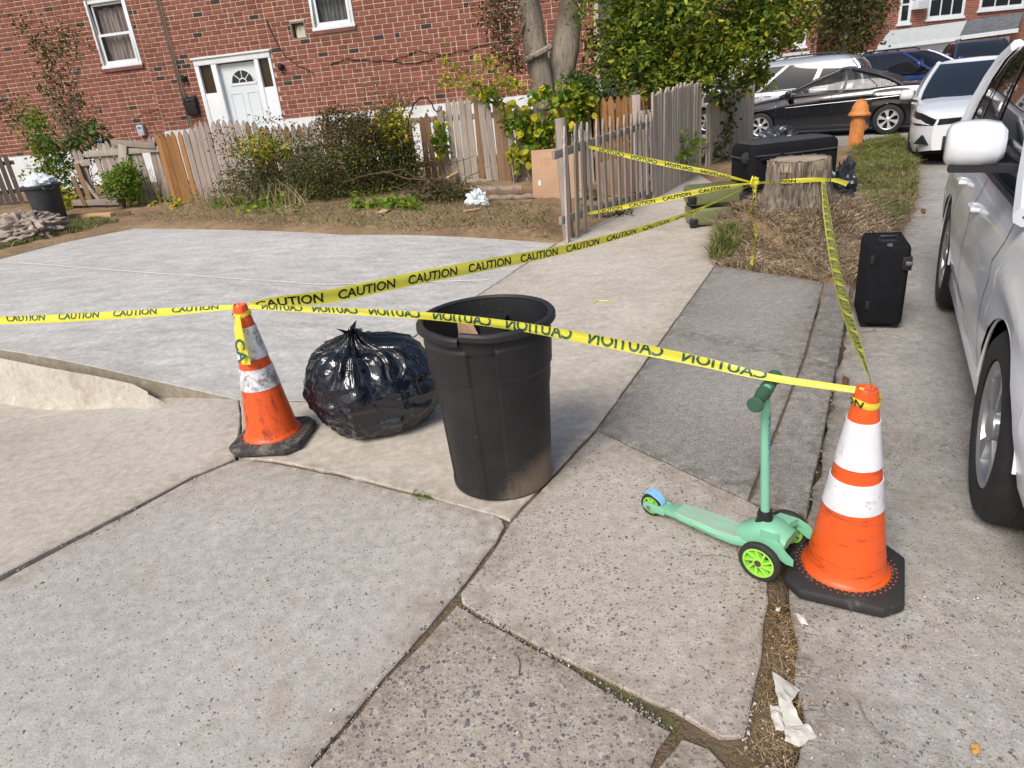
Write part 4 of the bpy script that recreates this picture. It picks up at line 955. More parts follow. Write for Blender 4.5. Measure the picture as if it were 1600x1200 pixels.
# ------------------------------------------------------------------ rubbish bag
t_ = NT('black_bag_plastic'); _p = t_.obj(); t_.set(t_.ramp(t_.noise(_p, 2.5, 4), [(.35, (.005, .006, .010)), (.7, (.010, .013, .022))]), .13, spec=.7)
t_.bump(t_.noise(_p, 15, 2, .5, 1.2), .5, .012); m_bag = t_.mat
q = G(597, 655)
bag = thing('trash_bag', 'tied glossy black trash bag between the scuffed cone and the trash can', 'trash bag', (q.x-.005, q.y-.03, 0)); bag.scale = (.97, 1.05, 1.15)
b = MB(); NA, NV = 320, 190; KN = Vector((-.04, -.07, .455))
def bagfn(u, v):
    a = 2*PI*u
    rx = .345+.03*math.cos(a*2+.6)+.02*math.cos(a*3+2); ry = .30+.02*math.sin(a*2)
    # v 0 bottom centre -> 1 knot ; profile: flat foot, bulging belly, cone up to the knot
    prof = [(0, 0.0, .0), (.10, .62, .004), (.16, .80, .03), (.26, .94, .10), (.40, 1.0, .20), (.54, .95, .29), (.66, .80, .365), (.78, .56, .415), (.88, .30, .45), (.95, .11, .475), (1, .06, .49)]
    r = np.interp(v, [p[0] for p in prof], [p[1] for p in prof]); z = np.interp(v, [p[0] for p in prof], [p[2] for p in prof])
    e = Vector((math.cos(a), math.sin(a), 0))
    pl = sstep(.45, .95, v)                     # radial pleats running to the knot
    ph = a*1.0+.25*mnoise.noise(Vector((e.x*2, e.y*2, v*2)))
    pleat = (abs(math.sin(ph*7+1.2*mnoise.noise(Vector((e.x*3, e.y*3, 2)))))-.55)*.14+(abs(math.sin(ph*17+.8))-.6)*.06
    r2 = r*(1+pleat*pl*1.5)
    # hoop folds lower down
    hoop = (1-abs(mnoise.noise(Vector((e.x*1.1, e.y*1.1, v*11+a*.15))))*2.2)*.03*sstep(.08, .2, v)*(1-sstep(.5, .62, v))
    lump = .09*mnoise.noise(Vector((e.x*1.6+3, e.y*1.6, v*2.4)))+.045*mnoise.noise(Vector((e.x*3.5, e.y*3.5+7, v*5)))
    qv = Vector((e.x*3.6, e.y*3.6, v*5.5+4)); qv = qv+Vector((mnoise.noise(qv*1.7), mnoise.noise(qv*1.7+Vector((5, 2, 1))), 0))*.35
    ridge = -.10*abs(mnoise.noise(qv*.8))-.03*abs(mnoise.noise(qv*1.9))+.03
    k = r2+(hoop+ridge*(1 if v > .1 else .2))+lump*min(1, r*1.4)*sstep(.05, .2, v)
    x, y = e.x*rx*k, e.y*ry*k
    s = sstep(.6, 1, v); x += KN.x*s; y += KN.y*s
    z = z+(.02*mnoise.noise(Vector((e.x*3, e.y*3, v*5+11)))+.5*pleat*pl*.14)*sstep(.15, .4, v)-.035*sstep(.72, .88, v)*(1-sstep(.9, .99, v))*(1 if e.y < 0 else .3)
    return (x, y, max(0.002, z))
b.grid(bagfn, NA, NV, cu=True); b.build('bag', m_bag, bag, smooth=True, auto=180)
b = MB(); rk = random.Random(4)
for k in range(9):      # gathered tuft above the tie
    a = 2*PI*k/9; e = Vector((math.cos(a), math.sin(a), 0)); l = .03+rk.random()*.035
    b.add([KN+e*.012+Vector((0, 0, -.01)), KN+e*(.035+rk.random()*.02)+Vector((0, 0, l*.6)), KN+e*(.05+rk.random()*.04)+Vector((0, 0, l)), KN+Vector((math.cos(a+.8), math.sin(a+.8), 0))*.03+Vector((0, 0, l*.7)), KN+Vector((math.cos(a+.7), math.sin(a+.7), 0))*.014], [(0, 1, 3, 4), (1, 2, 3)])
b.lathe([(.022, -.015), (.026, -.008), (.026, .006), (.02, .012)], 14, c=KN+Vector((0, 0, .012))); b.build('knot', m_bag, bag, smooth=True)
# ------------------------------------------------------------------ stump and mound
t_ = NT('stump_bark'); _p = t_.obj(); _g = t_.noise(t_.vmul(_p, (16, 16, 2.2)), 2, 6, .7, .35); 
t_.set(t_.ramp(_g, [(.28, (.05, .04, .033)), (.5, (.20, .165, .135)), (.75, (.40, .34, .28))]), .95, spec=.1); t_.bump(_g, 1.0, .03); m_stump = t_.mat
sp = Vector((3.02, 7.02)); zs = soilz(sp.x, sp.y)
st_l = plane_uz(Vector((sp.x-1, sp.y, 0)), Vector((1, 0)), 1200, 250); st_r = plane_uz(Vector((sp.x-1, sp.y, 0)), Vector((1, 0)), 1299, 244)
scx = sp.x-1+(st_l[0]+st_r[0])/2; srad = (st_r[0]-st_l[0])/2*.95; stop = (st_l[1]+st_r[1])/2
zs = soilz(scx, sp.y)
stump = thing('tree_stump', 'broad grey tree stump with deeply ridged bark on the mound', 'tree stump', (scx, sp.y, zs-.05)); SH = stop-(zs-.05)
b = MB()
def stf(u, v):
    a = 2*PI*u; e = Vector((math.cos(a), math.sin(a), 0)); fl = (1-v)**4
    r = srad*(1+.10*(1-v)+.32*fl*(.6+.4*math.cos(a*5+1)))+.02*mnoise.noise(e*2)
    w = a+.12*v
    r += -.042*abs(mnoise.noise(Vector((math.cos(w)*12, math.sin(w)*12, v*.9))))*2+.008*mnoise.noise(Vector((e.x*22, e.y*22, v*6)))
    return (e.x*r, e.y*r, v*(SH+.012*mnoise.noise(Vector((e.x*4, e.y*4, 9)))))
b.grid(stf, 180, 26, cu=True); b.build('bark', m_stump, stump, smooth=True, auto=70)
b = MB(); b.lathe([(.001, SH+.004), (srad*.5, SH+.002), (srad*.96, SH-.012), (srad*.95, SH-.1)], 60, cap=False); b.build('cut_top', simple('grey_cut_wood', (.33, .27, .2), .9, 0, .25, 14, .6, 40), stump, smooth=True)
# ------------------------------------------------------------------ suitcases
def rbox(b, x0, x1, y0, y1, z0, z1, r=.03, n=4, m=0):
    """box with rounded vertical edges and softened top and bottom"""
    cx, cy = (x0+x1)/2, (y0+y1)/2; hx, hy = (x1-x0)/2, (y1-y0)/2
    def ringr(ins, z):
        out = []
        rr_ = max(r-ins*.4, .004)
        for (sx, sy, a0) in ((1, 1, 0), (-1, 1, 90), (-1, -1, 180), (1, -1, 270)):
            for k in range(n+1):
                a = R(a0+90*k/n); out.append(Vector((cx+sx*(hx-ins-rr_)+rr_*math.cos(a), cy+sy*(hy-ins-rr_)+rr_*math.sin(a), z)))
        return out
    rs = []
    for k in range(4): a = PI/2*k/3; rs.append(ringr(r*.7*(1-math.sin(a)), z0+r*.7*(1-math.cos(a))))
    for k in range(4): a = PI/2*k/3; rs.append(ringr(r*.7*(1-math.cos(a)), z1-r*.7*(1-math.sin(a))))
    return b.loft(rs, m)
m_fabric = simple('black_luggage_fabric', (.008, .008, .010), .85, 0, .25, 10, .35, 250, spec=.18)
m_fabricg = simple('dusty_black_fabric', (.035, .035, .037), .85, 0, .35, 30, .5, 220, dirt=(.09, .085, .08), dirt_amt=.5)
m_chrome = simple('scuffed_metal', (.4, .4, .42), .3, .9, .1)
def rings(b, x0, x1, y0, y1, z, r, t):  # piping cord
    pts = []
    for (cx, cy, a0) in ((x1-r, y1-r, 0), (x0+r, y1-r, 90), (x0+r, y0+r, 180), (x1-r, y0+r, 270)):
        for k in range(5): a = R(a0+22.5*k); pts.append((cx+r*math.cos(a), cy+r*math.sin(a), z))
    pts.append(pts[0]); b.tube(pts, t, 6)
# upright black suitcase on the road
a_ = G(1341, 513, -.06); c_ = G(1408, 516, -.06); dd = Vector((c_.x-a_.x, c_.y-a_.y)); W = dd.length; hS = plane_uz(a_, dd.normalized(), 1342, 383)[1]+.06
us = thing('suitcase', 'upright black fabric suitcase standing on the road by the kerb', 'suitcase', (a_.x, a_.y, -.066), math.atan2(dd.y, dd.x)+R(4))
b = MB(); rbox(b, 0, W, 0, .40, .03, hS-.0, .035); b.build('case', m_fabric, us, smooth=True, auto=50)
b = MB()
for y in (.035, .365): 
    pts = [(W*.02, y, .05), (W*.02, y, hS-.03), (W*.06, y, hS+.0), (W*.94, y, hS+.0), (W*.98, y, hS-.03), (W*.98, y, .05), (W*.9, y, .028), (W*.1, y, .028), (W*.02, y, .05)]; b.tube(pts, .007, 6)
b.build('piping', m_fabric, us, smooth=True)
for (x, y, z) in ((W*.5, .10, hS), ):
    b = MB(); b.cbox(x-.06, x+.06, y-.025, y+.03, z, z+.012); b.tube([(x-.05, y, z+.01), (x-.045, y, z+.04), (x+.045, y, z+.04), (x+.05, y, z+.01)], .009, 6); b.build('top_handle', m_black, us, smooth=True)
b = MB(); b.cbox(W*.5-.015, W*.5+.015, -.004+.0, .02, hS-.005, hS+.012); b.build('buckle', m_chrome, us)
for z in (.14, .44):
    b = MB(); b.cbox(W*.10, W*.20, -.014, .002, z, z+.06); b.build('side_clip', m_black, us, bevel=.005)
b = MB(); b.cbox(W*.82, W+.012, -.012, .08, hS-.16, hS-.07); b.build('corner_guard', m_black, us, bevel=.01); b = MB(); b.cbox(W*.90, W+.016, -.016, .0, hS-.125, hS-.10); b.build('clasp', m_chrome, us, bevel=.004)
for x in (W*.14, W*.86):
    b = MB(); b.lathe([(.028, -.022), (.034, -.015), (.034, .015), (.028, .022)], 16, M=Matrix.Rotation(R(90), 3, 'Y'), c=(x, .06, .035)); b.build('wheel', m_rubber, us, smooth=True)
# big black trunk-like case behind the stump
Yc = sp.y+.62
L0 = AT(1172, 290, Yc); L1 = AT(1318, 280, Yc); zt_ = AT(1230, 219, Yc+.2).z; zg = soilz((L0.x+L1.x)/2, Yc)-.06
bigc = thing('suitcase', 'huge dusty black suitcase lying behind the stump', 'suitcase', (L0.x, Yc, zg), R(6)); Wb = L1.x-L0.x; Hb = zt_-zg
b = MB(); rbox(b, 0, Wb, 0, .55, 0, Hb, .09, 6); b.build('case', m_fabric, bigc, smooth=True, auto=60)
b = MB(); rbox(b, .03, Wb-.03, .03, .52, Hb-.09, Hb+.012, .08, 6); b.build('top_panel', m_fabricg, bigc, smooth=True, auto=60)
b = MB(); 
b.tube([(-.006, .05, Hb-.14), (-.006, .28, Hb-.15), (-.006, .5, Hb-.14)], .012, 6); b.tube([(.05, -.006, Hb-.12), (Wb*.5, -.008, Hb-.125), (Wb-.05, -.006, Hb-.12)], .01, 6); b.build('zip_piping', m_fabricg, bigc, smooth=True)
for x in (.0, ):
    b = MB(); b.lathe([(.05, -.03), (.065, -.02), (.065, .02), (.05, .03)], 18, M=Matrix.Rotation(R(90), 3, 'X'), c=(.0, .1, Hb-.14)); b.build('wheel', m_rubber, bigc, smooth=True)
b = MB(); b.tube([(.12, -.01, Hb-.16), (.14, -.05, Hb-.15), (.3, -.06, Hb-.13), (.36, -.01, Hb-.13)], .018, 8); b.build('handle', m_fabric, bigc, smooth=True)
m_gbag = simple('grey_black_film', (.03, .033, .042), .25, 0, .4, 9)
q = AT(1213, 218, Yc+.9); o = crumple('plastic_bag', (q.x, q.y, q.z-.02), (.26, .2, .16), m_gbag, None, 21, .5, 3.2, 50, 34); tag(o, 'crumpled grey-black plastic bag behind the huge suitcase', 'plastic bag')
q = AT(1316, 296, sp.y+.25); o = crumple('plastic_bag', (q.x, q.y, soilz(q.x, q.y)+.12), (.11, .14, .26), m_gbag, None, 27, .6, 3.2, 40, 34); tag(o, 'torn dark plastic bag slumped right of the stump', 'plastic bag')
# green hard-shell case
m_green = simple('olive_green_shell', (.20, .22, .105), .32, .25, .12, 4, dirt=(.2, .18, .12), dirt_amt=.3)
a_ = G(1080, 357); c_ = G(1150, 351); dd = Vector((c_.x-a_.x, c_.y-a_.y)); Lg = dd.length*1.18; hG = plane_uz(a_, dd.normalized(), 1073, 297)[1]
gc = thing('suitcase', 'olive green hard-shell suitcase lying by the walkway left of the stump', 'suitcase', (a_.x, a_.y, 0), math.atan2(dd.y, dd.x))
b = MB(); rbox(b, 0, Lg, 0, .42, .02, hG*.50, .05, 6); b.build('lower_shell', m_green, gc, smooth=True, auto=60)
b = MB(); rbox(b, -.015, Lg-.01, .0, .42, hG*.56, hG, .05, 6); b.build('upper_shell', m_green, gc, smooth=True, auto=60)
b = MB(); rbox(b, .01, Lg-.01, .01, .41, hG*.48, hG*.58, .04, 6); b.build('zip_band', m_fabric, gc, smooth=True)
for (x, z) in ((.02, .03), (.0, hG*.66), (Lg-.03, hG*.66)):
    b = MB(); rbox(b, x-.035, x+.055, -.022, .05, z-.02, z+.07, .018); b.build('corner_wheel', m_black, gc, smooth=True)
b = MB(); rbox(b, Lg-.16, Lg-.02, -.018, .03, .05, hG*.42, .02); b.build('side_handle', m_black, gc, smooth=True); b = MB(); b.tube([(Lg-.14, -.03, .07), (Lg-.07, -.035, hG*.3), (Lg-.04, -.025, hG*.4)], .012, 6); b.build('latch', m_chrome, gc, smooth=True)
# ------------------------------------------------------------------ hydrant
m_hyd = plasticmat('weathered_orange_paint', (.62, .235, .06), .7, (.30, .13, .05), .7, 12, (1, 1, .8), (.45, .65))
q = G(1335, 232); q.z = soilz(q.x, q.y)
hy = thing('fire_hydrant', 'weathered orange fire hydrant leaning on the grass verge', 'fire hydrant', (q.x, q.y, q.z-.05), rot=(R(0), R(4), R(25)))
b = MB(); b.lathe([(.13, 0), (.13, .03), (.11, .035), (.115, .2), (.12, .54), (.135, .55), (.135, .57)], 28, cap=False)
for k in range(14): 
    a = 2*PI*k/14; e = Vector((math.cos(a), math.sin(a), 0)); b.tube([e*.112+Vector((0, 0, .06)), e*.119+Vector((0, 0, .5))], .011, 5)
b.build('barrel', m_hyd, hy, smooth=True)
b = MB(); b.lathe([(.135, .57), (.19, .585), (.195, .61), (.185, .635), (.15, .66), (.14, .70), (.128, .75), (.105, .80), (.075, .835), (.06, .84), (.058, .87), (.03, .875), (.001, .876)], 32, cap=False)
for k in range(10):
    a = 2*PI*k/10; e = Vector((math.cos(a), math.sin(a), 0)); b.tube([e*.15+Vector((0, 0, .66)), e*.128+Vector((0, 0, .755)), e*.08+Vector((0, 0, .83))], .008, 5)
b.build('bonnet', m_hyd, hy, smooth=True)
b = MB(); b.lathe([(.06, .08), (.065, .13), (.085, .135), (.085, .17), (.05, .18)], 20, M=Matrix.Rotation(R(90), 3, 'Y'), c=(0, 0, .38)); b.build('nozzle', m_hyd, hy, smooth=True)
b = MB(); b.lathe([(.055, .18), (.06, .2), (.05, .235), (.02, .24)], 12, M=Matrix.Rotation(R(90), 3, 'Y'), c=(0, 0, .38)); b.build('nozzle_cap', simple('bare_cap', (.5, .45, .42), .6), hy, smooth=True)
# ------------------------------------------------------------------ scooter
m_mint = plasticmat('mint_plastic', (.19, .47, .30), .45, (.26, .36, .28), .5, 10)
m_mintdeck = plasticmat('worn_mint_deck', (.27, .52, .35), .7, (.34, .36, .31), .85, 9, (1, 2.5, 1), (.42, .66))
m_lime = simple('lime_wheel', (.33, .72, .08), .4); m_sky = simple('sky_blue_brake', (.22, .50, .80), .4); m_grip = simple('dark_green_grip', (.035, .10, .06), .7, 0, .2, 20, .5, 160)
m_stem = plasticmat('mint_painted_tube', (.21, .50, .35), .3, (.3, .45, .36), .3, 14)
R0 = G(1020, 803); Fn = G(1189, 906); Ff = G(1226, 850)
F0 = (Fn+Ff)/2; dd = Vector((F0.x-R0.x, F0.y-R0.y)); SL = dd.length; dn = dd.normalized()
wd = Fn-Ff; SW = max(.12, abs(wd.x*-dn.y+wd.y*dn.x))
sc_ = thing('kick_scooter', 'mint green three-wheeled kick scooter with dark green grips', 'scooter', R0, math.atan2(dn.y, dn.x))
rw, fw_ = .048, .073
def wheel(parent, x, y, r, wdt, spokes):
    Mx = Matrix.Rotation(R(90), 3, 'X'); b = MB(); b.lathe([(r*.76, -wdt*.5), (r*.93, -wdt*.5), (r, -wdt*.25), (r, wdt*.25), (r*.93, wdt*.5), (r*.76, wdt*.5), (r*.76, -wdt*.5)], 36, M=Mx, c=(x, y, r), cap=False)
    w_ = b.build('wheel', m_rubber, parent, smooth=True)
    b = MB(); b.lathe([(r*.77, -wdt*.42), (r*.66, -wdt*.45), (r*.66, wdt*.45), (r*.77, wdt*.42)], 36, M=Mx, c=(x, y, r), cap=False); b.lathe([(r*.24, -wdt*.5), (r*.24, wdt*.5)], 16, M=Mx, c=(x, y, r))
    for k in range(spokes):
        a = 2*PI*k/spokes; a2 = a+.45
        b.bar((x+r*.2*math.cos(a), y, r+r*.2*math.sin(a)), (x+r*.70*math.cos(a2), y, r+r*.70*math.sin(a2)), wdt*.7, r*.10, up=(0, 1, 0)) if False else b.bar((x+r*.2*math.cos(a), y, r+r*.2*math.sin(a)), (x+r*.70*math.cos(a2), y, r+r*.70*math.sin(a2)), r*.1, wdt*.75, up=(0, 1, 0))
    b.build('rim', m_lime, w_, smooth=True)
    b = MB(); b.lathe([(r*.16, -wdt*.62), (r*.16, wdt*.62)], 14, M=Mx, c=(x, y, r)); b.build('axle_bolt', simple('rusty_bolt', (.12, .075, .05), .6, .5), w_, smooth=True)
wheel(sc_, 0, 0, rw, .03, 7); wheel(sc_, SL, -SW/2, fw_, .026, 9); wheel(sc_, SL, SW/2, fw_, .026, 9)
b = MB(); rr_ = []
for k in range(29):
    t = k/28; x = .035+(SL-.03-.035)*t
    wv = float(np.interp(t, [0, .1, .25, .6, .85, 1], [.018, .028, .045, .056, .05, .042])); zc = float(np.interp(t, [0, .08, .2, .45, .75, .92, 1], [.052, .05, .062, .062, .058, .07, .095])); th = float(np.interp(t, [0, .2, .6, 1], [.012, .012, .014, .018]))
    rr_.append([Vector((x, y*wv, zc+z*th)) for y, z in ((-1, .2), (-.9, .8), (-.5, 1), (.5, 1), (.9, .8), (1, .2), (.9, -1), (-.9, -1))])
b.loft(rr_); b.build('deck', m_mint, sc_, smooth=True, auto=50)
b = MB(); rr_ = []
for k in range(20):
    t = .2+.66*k/19; x = .035+(SL-.065)*t; wv = float(np.interp(t, [0, .1, .25, .6, .85, 1], [.018, .028, .045, .056, .05, .042]))*.86; zc = float(np.interp(t, [0, .08, .2, .45, .75, .92, 1], [.052, .05, .062, .062, .058, .07, .095]))+float(np.interp(t, [0, .2, .6, 1], [.012, .012, .014, .018]))
    rr_.append([Vector((x, -wv, zc-.002)), Vector((x, -wv*.95, zc+.0025)), Vector((x, wv*.95, zc+.0025)), Vector((x, wv, zc-.002))])
b.loft(rr_); b.build('grip_mat', m_mintdeck, sc_, smooth=True)
for s in (-1, 1):
    b = MB(); b.loft([[Vector((x, s*.024+y, z)) for y, z in ((-.005, rw-.016*w2), (.005, rw-.016*w2), (.005, rw+.018*w2), (-.005, rw+.018*w2))] for x, w2 in ((-.028, .5), (-.015, 1), (.03, 1), (.07, .9))]); b.build('fork', m_mint, sc_, bevel=.003)
    b = MB(); b.lathe([(.009, -.003), (.009, .003)], 10, M=Matrix.Rotation(R(90), 3, 'X'), c=(0, s*.031, rw)); b.build('rear_bolt', m_chrome, sc_)
b = MB(); b.loft([[Vector((rw*1.22*math.cos(a)-.002, y, rw+rw*1.22*math.sin(a))), Vector((rw*1.08*math.cos(a), y, rw+rw*1.08*math.sin(a)))][::1]+[Vector((rw*1.08*math.cos(a), -y, rw+rw*1.08*math.sin(a))), Vector((rw*1.22*math.cos(a)-.002, -y, rw+rw*1.22*math.sin(a)))] for a, y in [(R(20+k*12), .02-.008*abs(k-4)/4.) for k in range(9)]]); b.build('brake_fender', m_sky, sc_, smooth=True)
# front housing: two swept arms over the wheels meeting at the head tube
hx = SL-.035; b = MB()
rr_ = [[Vector((x, y*w2, zc+z*h2)) for y, z in ((-1, -.6), (-1, .2), (-.6, 1), (.6, 1), (1, .2), (1, -.6))] for x, zc, w2, h2 in ((hx-.09, .09, .035, .02), (hx-.05, .105, .05, .034), (hx, .125, .06, .045), (hx+.045, .128, .062, .034), (hx+.09, .115, .058, .02))]
b.loft(rr_)
for s in (-1, 1): b.loft([[Vector((x+dx, y*s, z+dz)) for dx, dz in ((-.03*k2, -.01), (-.03*k2, .016), (.035*k2, .018), (.035*k2, -.008))] for x, y, z, k2 in ((hx+.03, .04, .135, 1), (hx+.045, SW*.36, .135, 1), (hx+.085, SW*.40, .115, .8), (hx+.125, SW*.38, .09, .35))])
b.build('front_housing', m_mint, sc_, smooth=True, auto=50)
b = MB(); b.bar((SL, -SW/2+.01, fw_), (SL, SW/2-.01, fw_), .03, .03); b.box((hx+.02, 0, .085), (.07, .07, .05)); b.build('axle_block', simple('red_black_truck', (.09, .02, .015), .6), sc_)
b = MB(); hb = Vector((hx-.005, 0, .14)); b.lathe([(.030, 0), (.032, .01), (.026, .03), (.027, .045), (.022, .06)], 20, c=hb); b.build('collar', m_black, sc_, smooth=True)
Pt = AT(1196, 622, F0.y+.01); ht = float(CH+ray(1196, 615)[2]*math.hypot(F0.x, F0.y)/math.hypot(*ray(1196, 615)[:2]))
top = Vector((hx-.03, 0, ht)); b = MB(); b.tube([hb+Vector((0, 0, .05)), top], .0155, 18); b.build('stem', m_stem, sc_, smooth=True)
ga = G(1184, 636, ht); gb = G(1216, 590, ht); gv = (gb-ga).normalized(); rz_ = math.atan2(dn.y, dn.x); Mr = Matrix.Rotation(-rz_, 3, 'Z'); gv = Mr @ gv
b = MB(); b.tube([top-gv*.055, top+gv*.055], .0145, 14); b.build('handlebar', m_stem, sc_, smooth=True)
for s in (-1, 1):
    b = MB(); pr = [(.02, .024), (.05, .0205), (.08, .019), (.105, .020), (.112, .025), (.118, .026), (.123, .022)]
    b.tube([top+gv*s*p_ for p_, _ in pr], [r_ for _, r_ in pr], 18); b.build('grip', m_grip, sc_, smooth=True)
def text_mesh(txt, bold=.02):
    cu = bpy.data.curves.new('t', 'FONT'); cu.body = txt; cu.size = 1; cu.offset = bold; cu.resolution_u = 3; cu.fill_mode = 'FRONT'
    ob = bpy.data.objects.new('t', cu); C.objects.link(ob); dg = bpy.context.evaluated_depsgraph_get(); dg.update()
    me = ob.evaluated_get(dg).to_mesh(); bm = bmesh.new(); bm.from_mesh(me)
    for y in np.arange(.06, .75, .09): bmesh.ops.bisect_plane(bm, geom=bm.verts[:]+bm.edges[:]+bm.faces[:], plane_co=(0, y, 0), plane_no=(0, 1, 0))
    bm.verts.index_update(); v = [(q_.co.x, q_.co.y) for q_ in bm.verts]; f = [tuple(q_.index for q_ in p_.verts) for p_ in bm.faces]; bm.free()
    ob.evaluated_get(dg).to_mesh_clear(); bpy.data.objects.remove(ob); bpy.data.curves.remove(cu); return v, f
tv, tf = text_mesh('MICRO', .015)
b = MB(); ax_ = (top-hb).normalized(); vd = (Mr @ Vector((-F0.x, -F0.y, 0)).normalized()); sd_ = ax_.cross(vd).normalized(); vd = sd_.cross(ax_)
def on_stem(dn_, an, rr0): return top-ax_*dn_+(sd_*math.sin(an)+vd*math.cos(an))*rr0
b.add([on_stem(.085+x*.058, R(78)-(y-.35)*.034/.0165, .0166) for x, y in tv], tf); b.build('stem_lettering', simple('blue_print', (.05, .27, .42), .5), sc_)
b = MB(); b.grid(lambda u, v: on_stem(.075+v*.19, R(20+100*u), .0161), 12, 4); b.build('stem_sticker', simple('faded_green_sticker', (.22, .48, .22), .45), sc_, smooth=True)
# ------------------------------------------------------------------ caution tape
t_ = NT('yellow_tape'); t_.set((.85, .80, .09), .3, spec=.4)
_tr = t_.n('BsdfTranslucent'); _tr.inputs[0].default_value = (.9, .85, .10, 1); _mx = t_.n('MixShader'); _mx.inputs[0].default_value = .35
t_.l(t_.b.outputs[0], _mx.inputs[1]); t_.l(_tr.outputs[0], _mx.inputs[2]); t_.l(_mx.outputs[0], t_.out.inputs[0])
_n = t_.noise(t_.vmul(t_.pos(), (1, 1, 6)), 9, 4); t_.bump(_n, .3, .01); m_tape = t_.mat
m_ink = simple('black_ink', (.012, .012, .010), .5); m_inkb = simple('green_black_ink', (.02, .075, .05), .5)
TXT = text_mesh('CAUTION', .022); TW = max(p_[0] for p_ in TXT[0])
def catmull(P_, n):
    out = []; m = len(P_)
    for i in range(m-1):
        p0, p1, p2, p3 = P_[max(i-1, 0)], P_[i], P_[i+1], P_[min(i+2, m-1)]
        for k in range(n):
            t = k/n; out.append(.5*((2*p1)+(p2-p0)*t+(2*p0-5*p1+4*p2-p3)*t*t+(3*p1-p0-3*p2+p3)*t**3))
    out.append(P_[-1]); return out
def tape(label, P_, wid, tilt, txt=None, phase=.1, period=.47, tl=.36, sub=10, th=.62, ink=None, vshift=0.0):
    """a plastic ribbon through P_, wid = width per point, tilt = turn of the ribbon about its run (0 upright)"""
    o = thing('caution_tape', label, 'caution tape', P_[0]); n = sub
    pts = catmull([Vector(p) for p in P_], n); m = len(pts); par = np.linspace(0, len(P_)-1, m)
    W_ = np.interp(par, range(len(P_)), wid); T_ = np.interp(par, range(len(P_)), tilt)
    S = [0]; 
    for i in range(1, m): S.append(S[-1]+(pts[i]-pts[i-1]).length)
    fr = []
    for i in range(m):
        t = (pts[min(i+1, m-1)]-pts[max(i-1, 0)]).normalized(); up = Vector((0, 0, 1))
        if abs(t.z) > .9: up = Vector((1, -.5, 0)).normalized()
        wv = (up-t*up.dot(t)).normalized(); wv = Matrix.Rotation(R(T_[i]), 3, t) @ wv; nv = t.cross(wv).normalized()
        fr.append((t, wv, nv))
    b = MB(); K = 5
    rows = [[pts[i]+fr[i][1]*W_[i]*(j/(K-1)-.5)+fr[i][2]*(.06*W_[i]*math.sin(j*1.6+i*.13)) for j in range(K)] for i in range(m)]
    b.loft(rows, cap=False, closed=False); b.build('ribbon', m_tape, o, smooth=True, world=True)
    if txt:
        b = MB(); L = S[-1]; s0 = phase
        def at(s):
            s = min(max(s, 0), L); i = int(np.searchsorted(S, s)); i = min(max(i, 1), m-1); k = (s-S[i-1])/max(1e-9, S[i]-S[i-1])
            p = pts[i-1].lerp(pts[i], k); wv = fr[i-1][1].lerp(fr[i][1], k); nv = fr[i-1][2].lerp(fr[i][2], k); return p, wv.normalized(), nv.normalized(), W_[i-1]*(1-k)+W_[i]*k, i-1+k
        while s0+tl < L:
            vs = []
            for x, y in TXT[0]:
                s = s0+(x/TW*tl if txt == 'front' else tl-x/TW*tl); p, wv, nv, ww, fi = at(s); c_ = (y/.72-.5)*th+vshift
                j = (min(max(c_, -.5), .5)+.5)*(K-1)
                q_ = p+wv*ww*min(max(c_, -.49), .49)+nv*(.06*ww*math.sin(j*1.6+fi*.13)); vw = (Vector((0, 0, CH))-q_); sg = 1 if vw.dot(nv) > 0 else -1
                vs.append(q_+nv*sg*.0022)
            b = MB(); b.add(vs, TXT[1]); s0 += period; b.build('lettering', ink or (m_ink if txt == 'front' else m_inkb), o, world=True)
    return o
topL = Vector((cL.x, cL.y, .725)); topR = Vector((cR.x, cR.y, .655))
def onray(px, py, Y): return AT(px, py, Y)
KY = 6.75; knot = onray(1178, 286, KY); stl = onray(1286, 283, sp.y-srad*.9)
def along(a, c, px):  # points on the vertical plane a->c seen at given pixels
    d_ = Vector((c.x-a.x, c.y-a.y)).normalized(); out = []
    for x, y in px:
        u_, z_ = plane_uz(a, d_, x, y); out.append(Vector((a.x+d_.x*u_, a.y+d_.y*u_, z_)))
    return out
tape('caution tape from the scuffed cone running out of the left picture edge', along(topL, Vector((-4.2, 4.3, 0)), [(372, 479), (250, 488), (100, 497), (0, 501), (-120, 508)]), [.02, .04, .045, .045, .05], [30, 20, 20, 15, 10], 'back', .12, .40, .30, th=.8, ink=m_inkb, vshift=.25)
tape('long caution tape with readable CAUTION print from the scuffed cone to the stump', along(topL, knot, [(392, 477), (440, 471), (520, 462), (640, 437), (760, 414), (880, 390), (1000, 358), (1090, 328), (1178, 287)]), [.035, .055, .074, .078, .078, .072, .066, .055, .02], [-40, -20, -5, 0, 5, 15, 25, 40, 70], 'front', .02, .47, .38, th=.7)
tape('caution tape with mirrored print across the trash can between the two cones', along(topL, topR, [(388, 479), (450, 482), (560, 487), (680, 495), (800, 509), (900, 526), (1000, 545), (1100, 566), (1200, 589), (1350, 611)]), [.02, .027, .03, .033, .038, .042, .04, .034, .024, .02], [-20, -10, 0, 0, 5, 0, -5, -10, -30, -40], 'back', .10, .345, .28, th=1.15, vshift=.26)
tape('caution tape falling from the stump to the right cone', [stl]+along(stl, topR, [(1292, 330), (1303, 400), (1317, 470), (1336, 535), (1352, 575), (1364, 604)]), [.03, .07, .076, .076, .074, .06, .025], [70, 60, 55, 50, 45, 30, 20], 'back', .15, .30, .24, th=.8)
